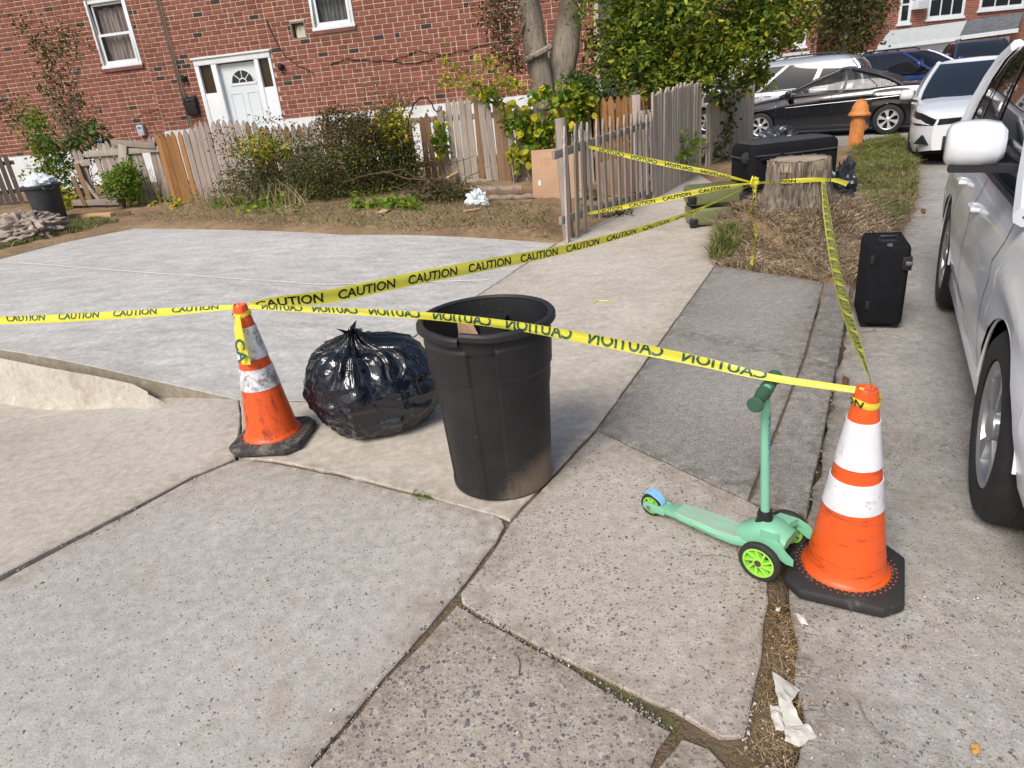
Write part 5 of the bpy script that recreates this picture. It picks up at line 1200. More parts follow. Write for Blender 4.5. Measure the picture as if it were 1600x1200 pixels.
pk = AT(914, 228, A3.y+.55); tape('caution tape from the top of the slim picket fence to the stump', [pk]+along(pk, knot, [(980, 243), (1050, 258), (1110, 270)])+[knot], [.04, .055, .06, .055, .02], [20, 15, 15, 20, 40], 'back', .2, .42, .33, th=.75)
pk = AT(912, 335, A3.y+.5); tape('caution tape from the foot of the slim picket fence to the stump', [pk]+along(pk, knot, [(980, 322), (1050, 308), (1110, 296)])+[knot], [.035, .055, .06, .055, .02], [20, 15, 10, 20, 40], 'front', .2, .42, .33, th=.75)
sa = [Vector((scx+(srad+.02)*math.cos(a), sp.y+(srad+.02)*math.sin(a), 0)) for a in (R(200), R(225), R(250), R(270), R(290), R(310))]
def zpix(P0, x, y):
    r = ray(x, y); return CH+r[2]*P0.y/r[1]
sz = [zpix(sa[k], 1200+k*17, 285-k*.6) for k in range(6)]
tape('caution tape wrapped across the face of the stump', [knot]+[Vector((p.x, p.y, z)) for p, z in zip(sa, sz)], [.02, .03, .04, .045, .045, .04, .03], [30, 20, 10, 0, 0, 0, 0], 'front', .25, .45, .3, th=.8)
e_ = sa[-1]; e_ = Vector((e_.x, e_.y-.02, sz[-1])); tape('short loose end of tape sticking out right of the stump', [e_, e_+Vector((.06, -.02, -.01)), e_+Vector((.15, -.03, -.05))], [.03, .045, .05], [0, 15, 10])
kd = [knot, knot+Vector((0, -.03, -.12))]+[G2(x, y, .06) for x, y in ((1171, 340), (1181, 358), (1179, 385), (1174, 414))]
for p in kd[1:]: p.z = max(p.z, soilz(p.x, p.y)+.03)
tape('twisted strip of tape dangling from the knot down the mound', kd, [.05, .05, .025, .03, .02, .03], [0, 60, 30, 80, 20, 60], 'front', .05, .3, .24, th=.7)
kl = topL+Vector((-.005, -.05, .0)); tape('short tape end with cut print hanging on the scuffed cone', [kl, kl+Vector((0, -.03, -.07)), kl+Vector((.004, -.055, -.16)), kl+Vector((.006, -.068, -.235))], [.03, .055, .062, .062], [0, 0, 0, 0], None)
# its cut print reads CA
lv, lf = text_mesh('CA', .03); b = MB(); lo_ = bpy.data.objects['caution_tape.%03d' % (len([o for o in bpy.data.objects if o.name.startswith('caution_tape')])-1)]
a_ = kl+Vector((.004, -.0605, -.10)); dv = Vector((.002, -.030, -.12)).normalized(); sv = Vector((1, 0, 0)); nv = sv.cross(dv).normalized(); nv = nv if nv.y < 0 else -nv
b.add([a_+dv*(.0+x*.085)+sv*((y-.35)*.062)+nv*.004 for x, y in lv], lf); b.build('lettering', m_inkb, lo_, world=True)
# wraps round the cone necks and the knot by the stump
for lab, P0, rr_, zs_ in (('tape wound round the neck of the scuffed cone', Vector((cL.x, cL.y, 0)), .043, .722), ('tape wound round the neck of the big clean cone', Vector((cR.x, cR.y, roadz(cR.x, cR.y))), .041, .668)):
    tape(lab, [P0+Vector((rr_*math.cos(a), rr_*math.sin(a), zs_+.006*math.sin(a*2.3))) for a in [2*PI*k/10 for k in range(14)]], [.022]*14, [0]*14, 'front', .0, .2, .17, 6, .9)
b = MB(); rk = random.Random(9)
for k in range(9):
    a = 2*PI*k/9; e = Vector((math.cos(a), -.4, math.sin(a))); b.tube([knot-e*.01, knot+e*(.03+.02*rk.random())+Vector((0, 0, .02)), knot+Vector((math.cos(a+1.2), -.3, math.sin(a+1.2)))*.045], [.008, .014, .006], 5)
tag(b.build('tape_knot', m_tape), 'bunched yellow tape knot in the air left of the stump', 'caution tape')
# ------------------------------------------------------------------ cars
def paint(name, col, rough=.22, metal=0.0, flake=0, dirt=.25):
    t = NT(name); p = t.obj(); c = t.ramp(t.noise(p, 1.5, 5), [(.3, [q*.93 for q in col]), (.7, col)])
    sp_ = t.n('SeparateXYZ'); t.l(p, sp_.inputs[0]); low = t.math('SUBTRACT', 1.0, t.math('DIVIDE', sp_.outputs[2], .75), True)
    f = t.math('MULTIPLY', t.ramp(t.noise(p, 5, 8, .7), [(.4, 0), (.75, 1)]), t.math('MULTIPLY', low, dirt)); c = t.mix(f, c, (.22, .19, .15))
    t.set(c, rough, metal, Coat_Weight=.7, Coat_Roughness=.06); return t.mat
m_pwhite = paint('white_car_paint', (.68, .69, .71), .3); m_pblack = paint('black_car_paint', (.010, .011, .014), .12, dirt=.06); m_psilver = paint('silver_car_paint', (.50, .53, .57), .3, .6)
m_pblue = paint('blue_car_paint', (.02, .045, .16), .25, .3); m_pdark = paint('charcoal_car_paint', (.035, .038, .045), .25, .2); m_pgreen = paint('dark_green_car_paint', (.02, .045, .035), .25, .2)
m_rav = paint('pearl_grey_white_paint', (.77, .79, .83), .28, .0)
m_cglass = NT('car_glass').set((.012, .015, .018), .03, 0, .6, Alpha=.42).mat
m_cglassd = NT('tinted_car_glass').set((.010, .012, .015), .03, 0, .7).mat
m_tyre = simple('tyre_rubber', (.016, .016, .017), .8, 0, .3, 20, .3, 90); m_alloy = simple('alloy_wheel', (.40, .41, .43), .35, .7, .12); m_hubcap = simple('silver_hubcap', (.55, .56, .58), .35, .5, .08)
m_lamp = NT('headlamp_lens').set((.45, .47, .5), .05, .3, .6).mat; m_lampd = NT('dark_headlamp').set((.02, .022, .028), .05, .2, .7).mat; m_red = NT('tail_lamp').set((.35, .012, .015), .12, 0, .6).mat
m_trim = simple('black_trim', (.013, .013, .015), .45); m_cloth = simple('grey_seat_cloth', (.07, .07, .075), .9); m_under = simple('underbody', (.01, .01, .01), .9)
def L(tab, x): return float(np.interp(x, [t[0] for t in tab], [t[1] for t in tab]))
def car_wheel(o, x, y, r, ww, side, style):
    Mx = Matrix.Rotation(R(90), 3, 'X'); rr_ = r*.68
    b = MB(); b.lathe([(rr_, -ww*.5), (r*.9, -ww*.52), (r*.975, -ww*.42), (r, -ww*.3), (r, ww*.3), (r*.975, ww*.42), (r*.9, ww*.52), (rr_, ww*.5), (rr_*.98, ww*.2), (rr_*.98, -ww*.2), (rr_, -ww*.5)], 48, M=Mx, c=(x, y, r), cap=False)
    if style == 'alloy':      # tread grooves
        for q_ in (-.22, -.07, .09, .24): b.lathe([(r*.999, ww*(q_-.02)), (r*1.006, ww*(q_-.045)), (r*1.006, ww*(q_-.12)), (r*.999, ww*(q_-.14))], 48, M=Mx, c=(x, y, r), cap=False)
    w_ = b.build('wheel', m_tyre, o, smooth=True, auto=45)
    b = MB(); ys = y+side*ww*.34; mat = m_alloy if style == 'alloy' else m_hubcap
    def P_(rad, a, dy=0): return Vector((x+rad*math.cos(a), ys+side*dy, r+rad*math.sin(a)))
    b.loft([[P_(rr_*k, 2*PI*i/48, dy) for i in range(48)] for k, dy in ((1.01, .02), (.97, .03), (.9, .02), (.87, -.03))], cap=False)
    n = 5 if style == 'alloy' else 6
    for k in range(n):
        a = 2*PI*k/n+.3; w0, w1 = (.16, .2) if style == 'alloy' else (.22, .27)
        vs = [P_(rr_*.18, a-w0*2, .02), P_(rr_*.18, a+w0*2, .02), P_(rr_*.6, a+w1*.75, .015), P_(rr_*.92, a+w1, .02), P_(rr_*.92, a-w1, .02), P_(rr_*.6, a-w1*.75, .015)]
        nn = [Vector((v.x, v.y-side*.03, v.z)) for v in vs]; b.add(vs+nn, [(0, 1, 2, 5), (5, 2, 3, 4), (0, 6, 7, 1), (1, 7, 8, 2), (2, 8, 9, 3), (4, 10, 11, 5), (5, 11, 6, 0)])
    b.loft([[P_(rr_*k, 2*PI*i/20, dy) for i in range(20)] for k, dy in ((.26, .0), (.24, .025), (.15, .035), (.001, .036))], cap=False); b.build('rim', mat, w_, smooth=True, auto=40)
    b = MB(); b.loft([[P_(rr_*k, 2*PI*i/32, -.045) for i in range(32)] for k in (.99, .01)], cap=False); b.build('brake_disc', m_under, w_)
def car(name, label, loc, rz, s, pm, glass, group='cars parked on the street'):
    o = thing(name, label, 'car', loc, rz, group)
    wb, W_ = s['wb'], s['W']; xf, xr_ = wb/2, -wb/2; r = s['r']; ra = r*1.13; x1 = xf+s['fo']; x0 = xr_-s['ro']; hw = W_/2
    st_ = sorted(set([round(q_, 4) for q_ in list(np.linspace(x0, x1, 60))+[c_+k*ra for c_ in (xf, xr_) for k in (-1.001, -1, -.97, -.92, -.85, -.7, -.5, -.25, 0, .25, .5, .7, .85, .92, .97, 1, 1.001)]+list(x1-np.array([0, .015, .05, .1, .17, .25]))+list(x0+np.array([0, .015, .05, .1, .17, .25]))]))
    def plan(x): 
        e = 1.0
        df, dr = x1-x, x-x0
        if df < .75: e *= 1-.34*(1-df/.75)**2.6
        if dr < .6: e *= 1-.26*(1-dr/.6)**2.8
        return hw*e*L(s.get('planx', [(-9, 1), (9, 1)]), x)
    sill = s['sill']
    def zb(x):
        z = sill+.05*(1-min(1, (x1-x)/.3))+.08*(1-min(1, (x-x0)/.3))
        for c_ in (xf, xr_):
            if abs(x-c_) < ra: z = max(z, r+math.sqrt(max(0, ra*ra-(x-c_)**2))*.97)
        return z
    side = [(0, .93), (.12, .965), (.35, .995), (.55, 1.0), (.8, .975), (1, .93)]
    b = MB(); rings_ = []
    crease = s.get('crease', .02)
    for x in st_:
        h_, zs_, zt_2, z0 = plan(x), L(s['sh'], x), L(s['top'], x), zb(x); half = []
        zs_ = max(zs_, z0+.03)
        for k in range(10):
            z = z0+(zs_-z0)*k/9; tz = (z-sill)/max(.05, zs_-sill); half.append((h_*(L(side, tz)+crease*.4*math.exp(-((tz-.78)/.05)**2)), z))
        half += [(h_*.90, zs_+(zt_2-zs_)*.35), (h_*.8, zs_+(zt_2-zs_)*.68), (h_*.55, zs_+(zt_2-zs_)*.93), (h_*.25, zt_2-.004), (0, zt_2)]
        ring = [Vector((x, y, z)) for y, z in half]+[Vector((x, -y, z)) for y, z in half[:-1][::-1]]; rings_.append(ring)
    b.loft(rings_, cap=False, closed=False)
    for rg in (rings_[0], rings_[-1]): b.add(rg, [tuple(range(len(rg)))])
    b.build('body', pm, o, smooth=True, auto=42)
    b = MB(); b.cbox(x0+.25, x1-.25, -hw*.86, hw*.86, sill-.03, sill+.35); b.cbox(xr_+ra*.9, xf-ra*.9, -hw*.9, hw*.9, sill-.015, sill+.1)
    for c_ in (xf, xr_): b.lathe([(ra*.99, -hw*.78), (ra*.99, hw*.78)], 32, M=Matrix.Rotation(R(90), 3, 'X'), c=(c_, 0, r), cap=False)
    b.build('underbody', m_under, o)
    # greenhouse
    lv = s['gh']; bow_f, bow_r = .16, .10
    def outline(z, a, c_, h_):
        pts = []
        for k in range(9): y = -h_+2*h_*k/8; pts.append(Vector((c_-bow_f*abs(y/h_)**2.4, y, z)))
        for k in range(1, 16): pts.append(Vector((c_-bow_f+(a+bow_r-c_+bow_f)*k/16, h_*(1+.012*math.sin(PI*k/16)), z)))
        for k in range(9): y = h_-2*h_*k/8; pts.append(Vector((a+bow_r*abs(y/h_)**2.4, y, z)))
        for k in range(1, 16): pts.append(Vector((a+bow_r+(c_-bow_f-a-bow_r)*k/16, -h_*(1+.012*math.sin(PI*k/16)), z)))
        return pts
    ol = [outline(*q_) for q_ in lv]; NG = s.get('nglass', len(ol)-2)
    def side_window(name_, idx, mt):
        b_ = MB(); b_.loft([[g[i] for i in idx] for g in ol[:NG+1]], cap=False, closed=False); return b_.build(name_, mt, o, smooth=True, auto=60)
    side_window('windscreen', range(0, 9), glass[0]); side_window('side_glass', range(8, 25), glass[1]); side_window('rear_glass', range(24, 33), glass[2]); side_window('side_glass', list(range(32, 48))+[0], glass[1])
    b = MB(); b.loft(ol[NG:], cap=False)
    t_l = lv[-1]; rr_ = [ol[-1]]
    for k, dz in ((.85, .018), (.55, .032), (.2, .04), (.02, .041)):
        cx_ = (t_l[1]+t_l[2])/2; rr_.append([Vector((cx_+(p.x-cx_)*(k+(1-k)*.1 if k > .5 else k), p.y*k, t_l[0]+dz)) for p in ol[-1]])
    b.loft(rr_, cap=False); roof = b.build('roof', pm, o, smooth=True, auto=50)
    def strip(name_, ia, frac, wdt, mt, sgn, push=.008):
        """pillar on the flank following the glass from belt to roof at station frac (0 front .. 1 rear)"""
        b_ = MB(); rows = []
        for g in ol[:NG+1]:
            base = 8 if sgn > 0 else 0
            def at(f):
                if sgn > 0: q_ = 8+f*16; i = min(int(q_), 23); p = g[i].lerp(g[i+1], q_-i)
                else: q_ = f*16; i = min(int(q_), 15); p = g[(48-i) % 48].lerp(g[47-i], q_-i)
                return Vector((p.x, p.y+sgn*push, p.z))
            rows.append([at(max(0, frac-wdt/2)), at(min(1, frac+wdt/2))])
        b_.loft(rows, cap=False, closed=False); return b_.build(name_, mt, o, smooth=True)
    for sg in (1, -1):
        for (f, wd_, nm) in s['pil']: strip('pillar', 0, f, wd_, pm if nm == 'p' else m_trim, sg)
        b = MB(); c8 = 8 if sg > 0 else 0; b.tube([g[c8]+Vector((.0, sg*.004, 0)) for g in ol[:NG+1]], s.get('apil', .036), 8); b.build('front_pillar', pm, o, smooth=True)
        b = MB(); c24 = 24 if sg > 0 else 32; b.tube([g[c24]+Vector((0, -sg*.01, 0)) for g in ol[:NG+1]], .045, 8); b.build('rear_pillar', pm, o, smooth=True)
        # belt moulding, door seams, handles, rocker
        b = MB(); g = ol[0]; ids = list(range(8, 25)) if sg > 0 else [0]+list(range(47, 31, -1)); b.tube([g[i]+Vector((0, sg*.008, .004)) for i in ids], .011, 6); b.build('belt_moulding', m_trim, o, smooth=True)
        for xs_ in s['seams']:
            b = MB(); rows = []
            for k in range(9):
                z = sill+.1+(L(s['sh'], xs_)-sill-.1)*k/8; tz = (z-sill)/(L(s['sh'], xs_)-sill); y = plan(xs_)*(L(side, tz)+crease*.4*math.exp(-((tz-.78)/.05)**2))+.0015; rows.append([Vector((xs_-.004, sg*y, z)), Vector((xs_+.004, sg*y, z))])
            b.loft(rows, cap=False, closed=False); b.build('door_seam', m_under, o)
        for xh in s['handles']:
            tz = .84; z = sill+tz*(L(s['sh'], xh)-sill); y = plan(xh)*(L(side, tz)); b = MB(); b.tube([(xh-.1, sg*(y+.0), z), (xh-.085, sg*(y+.03), z+.002), (xh+.07, sg*(y+.03), z+.004), (xh+.085, sg*(y+.0), z+.004)], [.01, .014, .014, .01], 8); b.build('door_handle', pm, o, smooth=True)
        b = MB(); b.bar((xr_+ra*1.02, sg*hw*.945, sill+.03), (xf-ra*1.02, sg*hw*.945, sill+.03), .03, .09); b.build('rocker', s.get('rock', m_trim), o, bevel=.008)
        for c_ in (xf, xr_):
            b = MB(); b.tube([(c_+ra*1.0*math.cos(a), sg*(plan(c_+ra*math.cos(a))*.985-.004), r+ra*.975*math.sin(a)) for a in [R(4+172*k/20) for k in range(21)]], .007, 6); b.build('arch_lip', pm, o, smooth=True)
            car_wheel(o, c_, sg*(hw-s['ww']/2-.015), r, s['ww'], sg, s['rim'])
        # mirror
        xm, zm = s['mir']; ym = sg*(hw*.93); b = MB(); ms = s.get('ms', 1.0)
        b.loft([[Vector((xm+dx*ms, ym+sg*(.06+.20*t)*ms, zm+dz*ms*hh)) for dx, dz in ((-.06*d2, -.07), (-.06*d2, .075), (-.02*d2, .095), (.05*d2, .085), (.09*d2, .03), (.085*d2, -.04), (.04*d2, -.08))] for t, d2, hh in ((0, .55, .6), (.12, .85, .88), (.4, 1, 1), (.75, .98, 1), (.93, .8, .9), (1, .5, .65))]); mr_ = b.build('mirror', pm, o, smooth=True, auto=60)
        b = MB(); b.loft([[Vector((xm+.01+dx*ms, ym+sg*y*ms, zm+z*ms)) for dx in (-.03, .045)]+[Vector((xm+.01+dx*ms, ym+sg*y*ms, zm+(z-.028)*ms)) for dx in (.045, -.03)] for y, z in ((-.06, -.09), (.03, -.075), (.24, -.068))]); b.build('mirror_foot', m_trim, mr_)
        b = MB(); b.add([(xm-.062*ms, ym+sg*(.075)*ms, zm-.06*ms), (xm-.062*ms, ym+sg*.24*ms, zm-.055*ms), (xm-.062*ms, ym+sg*.24*ms, zm+.065*ms), (xm-.062*ms, ym+sg*.075*ms, zm+.068*ms)], [(0, 1, 2, 3)]); b.build('mirror_glass', m_chrome, mr_)
        # lamps follow the corner of the body
        def skin(x, z):
            tz = (z-sill)/(L(s['sh'], x)-sill); return plan(x)*L(side, min(max(tz, 0), 1))
        za, zc = s['hl']; b = MB(); rows = []
        for k in range(9):
            x = x1-.008-s.get('hll', .42)*(k/8)**1.25; zz0 = za+(.05 if k > 5 else 0)*(k-5)/3; zz1 = min(zc+s.get('hlr', .05)*k/8, L(s['sh'], x)-.012)
            rows.append([Vector((x+.006, sg*(skin(x, z)+.006), z)) for z in np.linspace(zz0, zz1, 5)])
        inner = [Vector((x1+.012, sg*(skin(x1-.008, z)*s.get('hin', .62)), z)) for z in np.linspace(za+.03, zc-.04, 5)]; rows.insert(0, inner); b.loft(rows, cap=False, closed=False); b.build('headlight', s['hm'], o, smooth=True)
        za, zc = s['tl']; b = MB(); rows = []
        for k in range(8):
            x = x0+.008+.34*(k/7)**1.2; rows.append([Vector((x-.006, sg*(skin(x, z)+.007), z)) for z in np.linspace(za+.02*k/7, min(zc, L(s['sh'], x)-.015), 5)])
        rows.insert(0, [Vector((x0-.012, sg*(skin(x0+.008, z)*.6), z)) for z in np.linspace(za, zc, 5)]); b.loft(rows, cap=False, closed=False); b.build('tail_light', m_red, o, smooth=True)
    # front fascia
    fh = plan(x1)
    b = MB(); b.box((x1+.006, 0, s['gr'][0]), (.02, fh*1.1, s['gr'][1])); b.build('grille', m_trim, o, bevel=.008)
    b = MB(); b.box((x1+.008, 0, s['int'][0]), (.02, fh*1.5, s['int'][1])); b.build('air_intake', m_trim, o, bevel=.01)
    b = MB(); b.lathe([(.06, 0), (.06, .012), (.03, .016)], 20, M=Matrix.Rotation(R(90), 3, 'Y'), c=(x1+.015, 0, s['gr'][0]+s['gr'][1]*.3)); b.build('badge', m_chrome, o, smooth=True)
    b = MB(); b.box((x0-.008, 0, .62), (.02, .5, .13)); b.build('number_plate', m_white, o)
    # seats and dash
    zb_ = lv[0][0]
    b = MB(); b.box((lv[0][2]-.35, 0, zb_-.06), (.35, W_*.72, .16)); b.build('dashboard', m_under, o, bevel=.03)
    for sx_ in s['seats']:
        for sy in (-.36, .36):
            b = MB(); b.loft([[Vector((sx_+dx+lean, sy+y, z)) for dx, y in ((-.06, -.22*k), (-.06, .22*k), (.06, .22*k), (.06, -.22*k))] for z, k, lean in ((.5, 1, 0), (zb_, 1, -.06), (zb_+.16, .8, -.1), (zb_+.2, .5, -.105), (zb_+.21, .5, -.11), (zb_+.36, .48, -.14))]); b.build('seat', m_cloth, o, bevel=.02)
    if s.get('rails'):
        for sg in (1, -1):
            b = MB(); h_ = lv[-1][3]*.86; z = lv[-1][0]+.03; b.tube([(lv[-1][2]-.2, sg*h_, z), (lv[-1][2]-.35, sg*h_, z+.055), (lv[-1][1]+.35, sg*h_, z+.055), (lv[-1][1]+.2, sg*h_, z)], .018, 8); b.build('roof_rail', m_trim, o, smooth=True)
    return o, plan, skin
SED = dict(wb=2.7, W=1.78, fo=.88, ro=.98, r=.315, ww=.205, sill=.2, crease=.05,
    top=[(-2.33, .93), (-2.2, 1.03), (-1.6, 1.06), (-.9, 1.02), (.6, .96), (.95, .95), (1.5, .87), (1.95, .76), (2.15, .66), (2.23, .58)], sh=[(-2.33, .86), (-2.15, .97), (-1.4, .98), (0, .92), (.9, .86), (1.6, .78), (2.0, .69), (2.23, .55)],
    gh=[(.93, -1.72, 1.12, .80), (1.03, -1.62, .86, .77), (1.14, -1.42, .60, .72), (1.25, -1.14, .33, .66), (1.34, -.84, .08, .60), (1.40, -.62, -.10, .56), (1.425, -.52, -.18, .52)], nglass=5,
    pil=[(.5, .035, 't'), (.80, .02, 't')], seams=[.80, -.18, -1.02], handles=[-.02, -.93], mir=(.72, .98), hl=(.60, .72), tl=(.80, .93), gr=(.60, .07), int=(.36, .12), seats=(.0, -.95), rim='hub', hm=m_lampd)
# black sedan seen from its left side
wa, wc = G(1187, 219, -.067), G(1385, 210, -.067); h_ = Vector((wa.x-wc.x, wa.y-wc.y)).normalized(); lf_ = Vector((-h_.y, h_.x)); mid = (wa+wc)/2; mid = Vector((mid.x, mid.y))-lf_*.80
zroad = -.067
SED2 = dict(SED); SED2['wb'] = (wa-wc).length*1.0
kcar, *_ = car('parked_car', 'glossy black sedan parked sideways behind the fire hydrant', (mid.x, mid.y, zroad), math.atan2(h_.y, h_.x), SED2, m_pblack, (m_cglass, m_cglass, m_cglass))
b = MB(); b.tube([(-1.55, .895, .80), (-1.0, .905, .77), (0, .908, .735), (.8, .90, .70)], .006, 6); b.build('highlight_line', m_chrome, kcar, smooth=True)  # bright strip stands in for the highlight along the sedan's shoulder
# silver van behind it
VAN = dict(wb=3.0, W=1.95, fo=.95, ro=1.15, r=.335, ww=.21, sill=.22, crease=.02,
    top=[(-2.65, 1.0), (-2.5, 1.08), (-1.5, 1.08), (1.0, 1.03), (1.7, .98), (2.1, .88), (2.4, .72), (2.45, .6)], sh=[(-2.65, .98), (-2.4, 1.05), (0, 1.02), (1.5, .95), (2.1, .82), (2.45, .58)],
    gh=[(1.0, -2.58, 1.75, .90), (1.15, -2.54, 1.45, .88), (1.32, -2.48, 1.10, .84), (1.48, -2.40, .75, .79), (1.60, -2.28, .45, .74), (1.69, -2.1, .18, .68), (1.73, -1.95, .0, .62)], nglass=4,
    pil=[(.36, .03, 'p'), (.40, .02, 't'), (.70, .035, 'p')], seams=[1.05, .0, -1.3], handles=[.15, -.15], mir=(1.1, 1.08), hl=(.68, .82), tl=(.9, 1.15), gr=(.68, .1), int=(.4, .14), seats=(.3, -.7), rim='hub', hm=m_lamp, rock=m_psilver, rails=True)
vp = AT(1371, 130, mid.y+.2); va = mid-lf_*2.55+h_*2.0
car('parked_van', 'silver minivan parked behind the black sedan', (va.x, va.y, zroad), math.atan2(h_.y, h_.x), VAN, m_psilver, (m_cglass, m_cglassd, m_cglassd))
# white sedan facing the camera
q = G(1424, 251, zroad); h2 = Vector((-q.x+.2, -q.y)).normalized(); rt2 = Vector((h2.y, -h2.x))
SEDW = dict(SED); SEDW['hm'] = m_lampd; SEDW['gr'] = (.60, .05); SEDW['int'] = (.35, .2); SEDW['hl'] = (.60, .745); SEDW['hin'] = .42; SEDW['hll'] = .6; SEDW['sh'] = [(-2.33, .86), (-2.15, .97), (-1.4, .98), (0, .92), (.9, .87), (1.6, .82), (2.0, .78), (2.23, .70)]; SEDW['top'] = [(-2.33, .93), (-2.2, 1.03), (-1.6, 1.06), (-.9, 1.02), (.6, .96), (.95, .95), (1.5, .90), (1.95, .83), (2.15, .77), (2.23, .71)]
c2 = Vector((q.x, q.y))-h2*1.35-rt2*.80
wcar, wplan, wskin = car('parked_car', 'white sedan facing the camera beyond the pearl white car', (c2.x, c2.y, zroad), math.atan2(h2.y, h2.x), SEDW, m_pwhite, (m_cglassd, m_cglassd, m_cglassd))
for sg in (1, -1):
    b = MB(); b.add([(2.16, sg*.68, .34), (2.21, sg*.50, .32), (2.19, sg*.56, .45)], [(0, 1, 2)]) if False else b.prism([(2.06, sg*.80, .34), (2.18, sg*.60, .33), (2.12, sg*.70, .47)], (.03, sg*.02, 0)); b.build('fog_recess', m_trim, wcar)
# pearl white suv in the near right corner
SUV = dict(wb=2.66, W=1.82, fo=.86, ro=1.0, r=.36, ww=.225, sill=.27, crease=.03,
    top=[(-2.33, 1.0), (-2.2, 1.08), (-1.2, 1.10), (.55, 1.06), (.9, 1.07), (1.5, 1.03), (1.9, .95), (2.12, .82), (2.19, .72)], sh=[(-2.33, .96), (-2.1, 1.06), (-1.0, 1.04), (.5, 1.0), (1.2, .99), (1.75, .92), (2.0, .84), (2.19, .66)],
    gh=[(1.06, -2.22, 1.16, .845), (1.16, -2.18, .93, .82), (1.30, -2.12, .68, .785), (1.44, -2.03, .43, .74), (1.55, -1.93, .20, .695), (1.62, -1.78, .0, .65), (1.65, -1.65, -.12, .60)], nglass=5,
    pil=[(.075, .03, 't'), (.44, .035, 't'), (.72, .025, 't'), (.93, .1, 'p')], seams=[.78, -.22, -.98], handles=[-.08, -.85], mir=(.62, 1.28), ms=1.03, hl=(.68, .86), tl=(.8, 1.2), gr=(.72, .1), int=(.42, .16), seats=(-.05, -.9), rim='alloy', hm=m_lamp, rock=m_rav, rails=True, apil=.045, hlr=.06)
wf, wr = G(1528, 812, roadz(1.6, 2.0)), G(1462, 470, zroad); h3 = Vector((wf.x-wr.x, wf.y-wr.y)).normalized(); rt3 = Vector((h3.y, -h3.x)); m3 = Vector(((wf.x+wr.x)/2, (wf.y+wr.y)/2))-rt3*.885
car('parked_suv', 'pearl white SUV cut off by the right picture edge', (m3.x, m3.y, -.05), math.atan2(h3.y, h3.x), SUV, m_rav, (m_cglassd, m_cglassd, m_cglassd))
# farther cars
q = AT(1418, 110, 21.5); car('parked_car', 'dark blue SUV nose-on between the van and the white sedan', (q.x+.3, q.y, zroad), math.atan2(-.83, .45), dict(SUV, ms=1), m_pblue, (m_cglass, m_cglassd, m_cglassd))
q = AT(1475, 100, 27); car('parked_car', 'dark green car roof in front of the far garages', (q.x, q.y, zroad), math.atan2(-.8, .2), dict(SED), m_pgreen, (m_cglass, m_cglassd, m_cglassd))
q = AT(1530, 85, 24.5); car('parked_suv', 'charcoal SUV roof behind the white sedan', (q.x, q.y, zroad+.1), math.atan2(-.8, -.35), dict(SUV, ms=1), m_pdark, (m_cglassd, m_cglassd, m_cglassd))
# ------------------------------------------------------------------ plants
def leafmat(name, cols, rough=.55, trans=.35, spread=None):
    t = NT(name); r = t.island(); n = len(cols)
    c = t.ramp(r, [(k/(n-1), col) for k, col in enumerate(cols)])
    p = t.pos(); c = t.mix(.6, c, t.ramp(t.noise(p, 2.4, 4, .6), [(.3, .25), (.7, .75)]), 'OVERLAY')
    t.set(c, rough, spec=.3); tr = t.n('BsdfTranslucent'); t.l(c, tr.inputs[0]); mx = t.n('MixShader'); mx.inputs[0].default_value = trans
    t.l(t.b.outputs[0], mx.inputs[1]); t.l(tr.outputs[0], mx.inputs[2]); t.l(mx.outputs[0], t.out.inputs[0]); return t.mat
ml_tree = leafmat('autumn_green_leaves', [(.05, .10, .016), (.095, .17, .024), (.15, .24, .03), (.21, .30, .036), (.29, .35, .042), (.42, .44, .05), (.56, .50, .055)], trans=.45)
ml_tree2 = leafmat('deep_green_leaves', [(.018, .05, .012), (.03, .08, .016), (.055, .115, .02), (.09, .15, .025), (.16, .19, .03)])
ml_bush = leafmat('dark_shrub_leaves', [(.035, .052, .016), (.052, .08, .022), (.08, .11, .028), (.115, .14, .034), (.13, .09, .036), (.15, .15, .04), (.22, .22, .05)])
ml_brown = leafmat('russet_leaves', [(.06, .045, .018), (.10, .055, .025), (.15, .07, .03), (.08, .085, .025), (.16, .12, .04)])
ml_vine = leafmat('yellowing_vine_leaves', [(.09, .17, .02), (.16, .25, .025), (.30, .36, .03), (.50, .46, .03), (.66, .50, .03), (.42, .42, .03)], trans=.45)
ml_lime = leafmat('bright_green_leaves', [(.06, .15, .015), (.11, .22, .02), (.20, .30, .03), (.36, .36, .04)], trans=.45)
ml_dry = leafmat('dry_stalks', [(.22, .16, .08), (.32, .25, .13), (.42, .34, .19), (.20, .19, .07)], trans=.2)
ml_grass = leafmat('verge_grass', [(.06, .10, .02), (.10, .15, .03), (.17, .19, .05), (.30, .27, .11), (.42, .36, .19)], trans=.3)
ml_litter = leafmat('brown_litter', [(.07, .045, .025), (.14, .085, .04), (.22, .14, .07), (.34, .24, .13), (.42, .33, .2)], trans=.1)
ml_straw = leafmat('pale_straw_and_roots', [(.10, .07, .045), (.20, .14, .085), (.32, .235, .15), (.44, .345, .225), (.52, .42, .29)], trans=.1)
ml_cone = leafmat('evergreen_foliage', [(.03, .045, .012), (.055, .07, .018), (.09, .10, .024), (.14, .13, .03)])
m_twig = simple('brown_twig', (.12, .075, .05), .9, 0, .4, 9); m_twigg = simple('grey_twig', (.24, .2, .16), .9, 0, .3, 9)
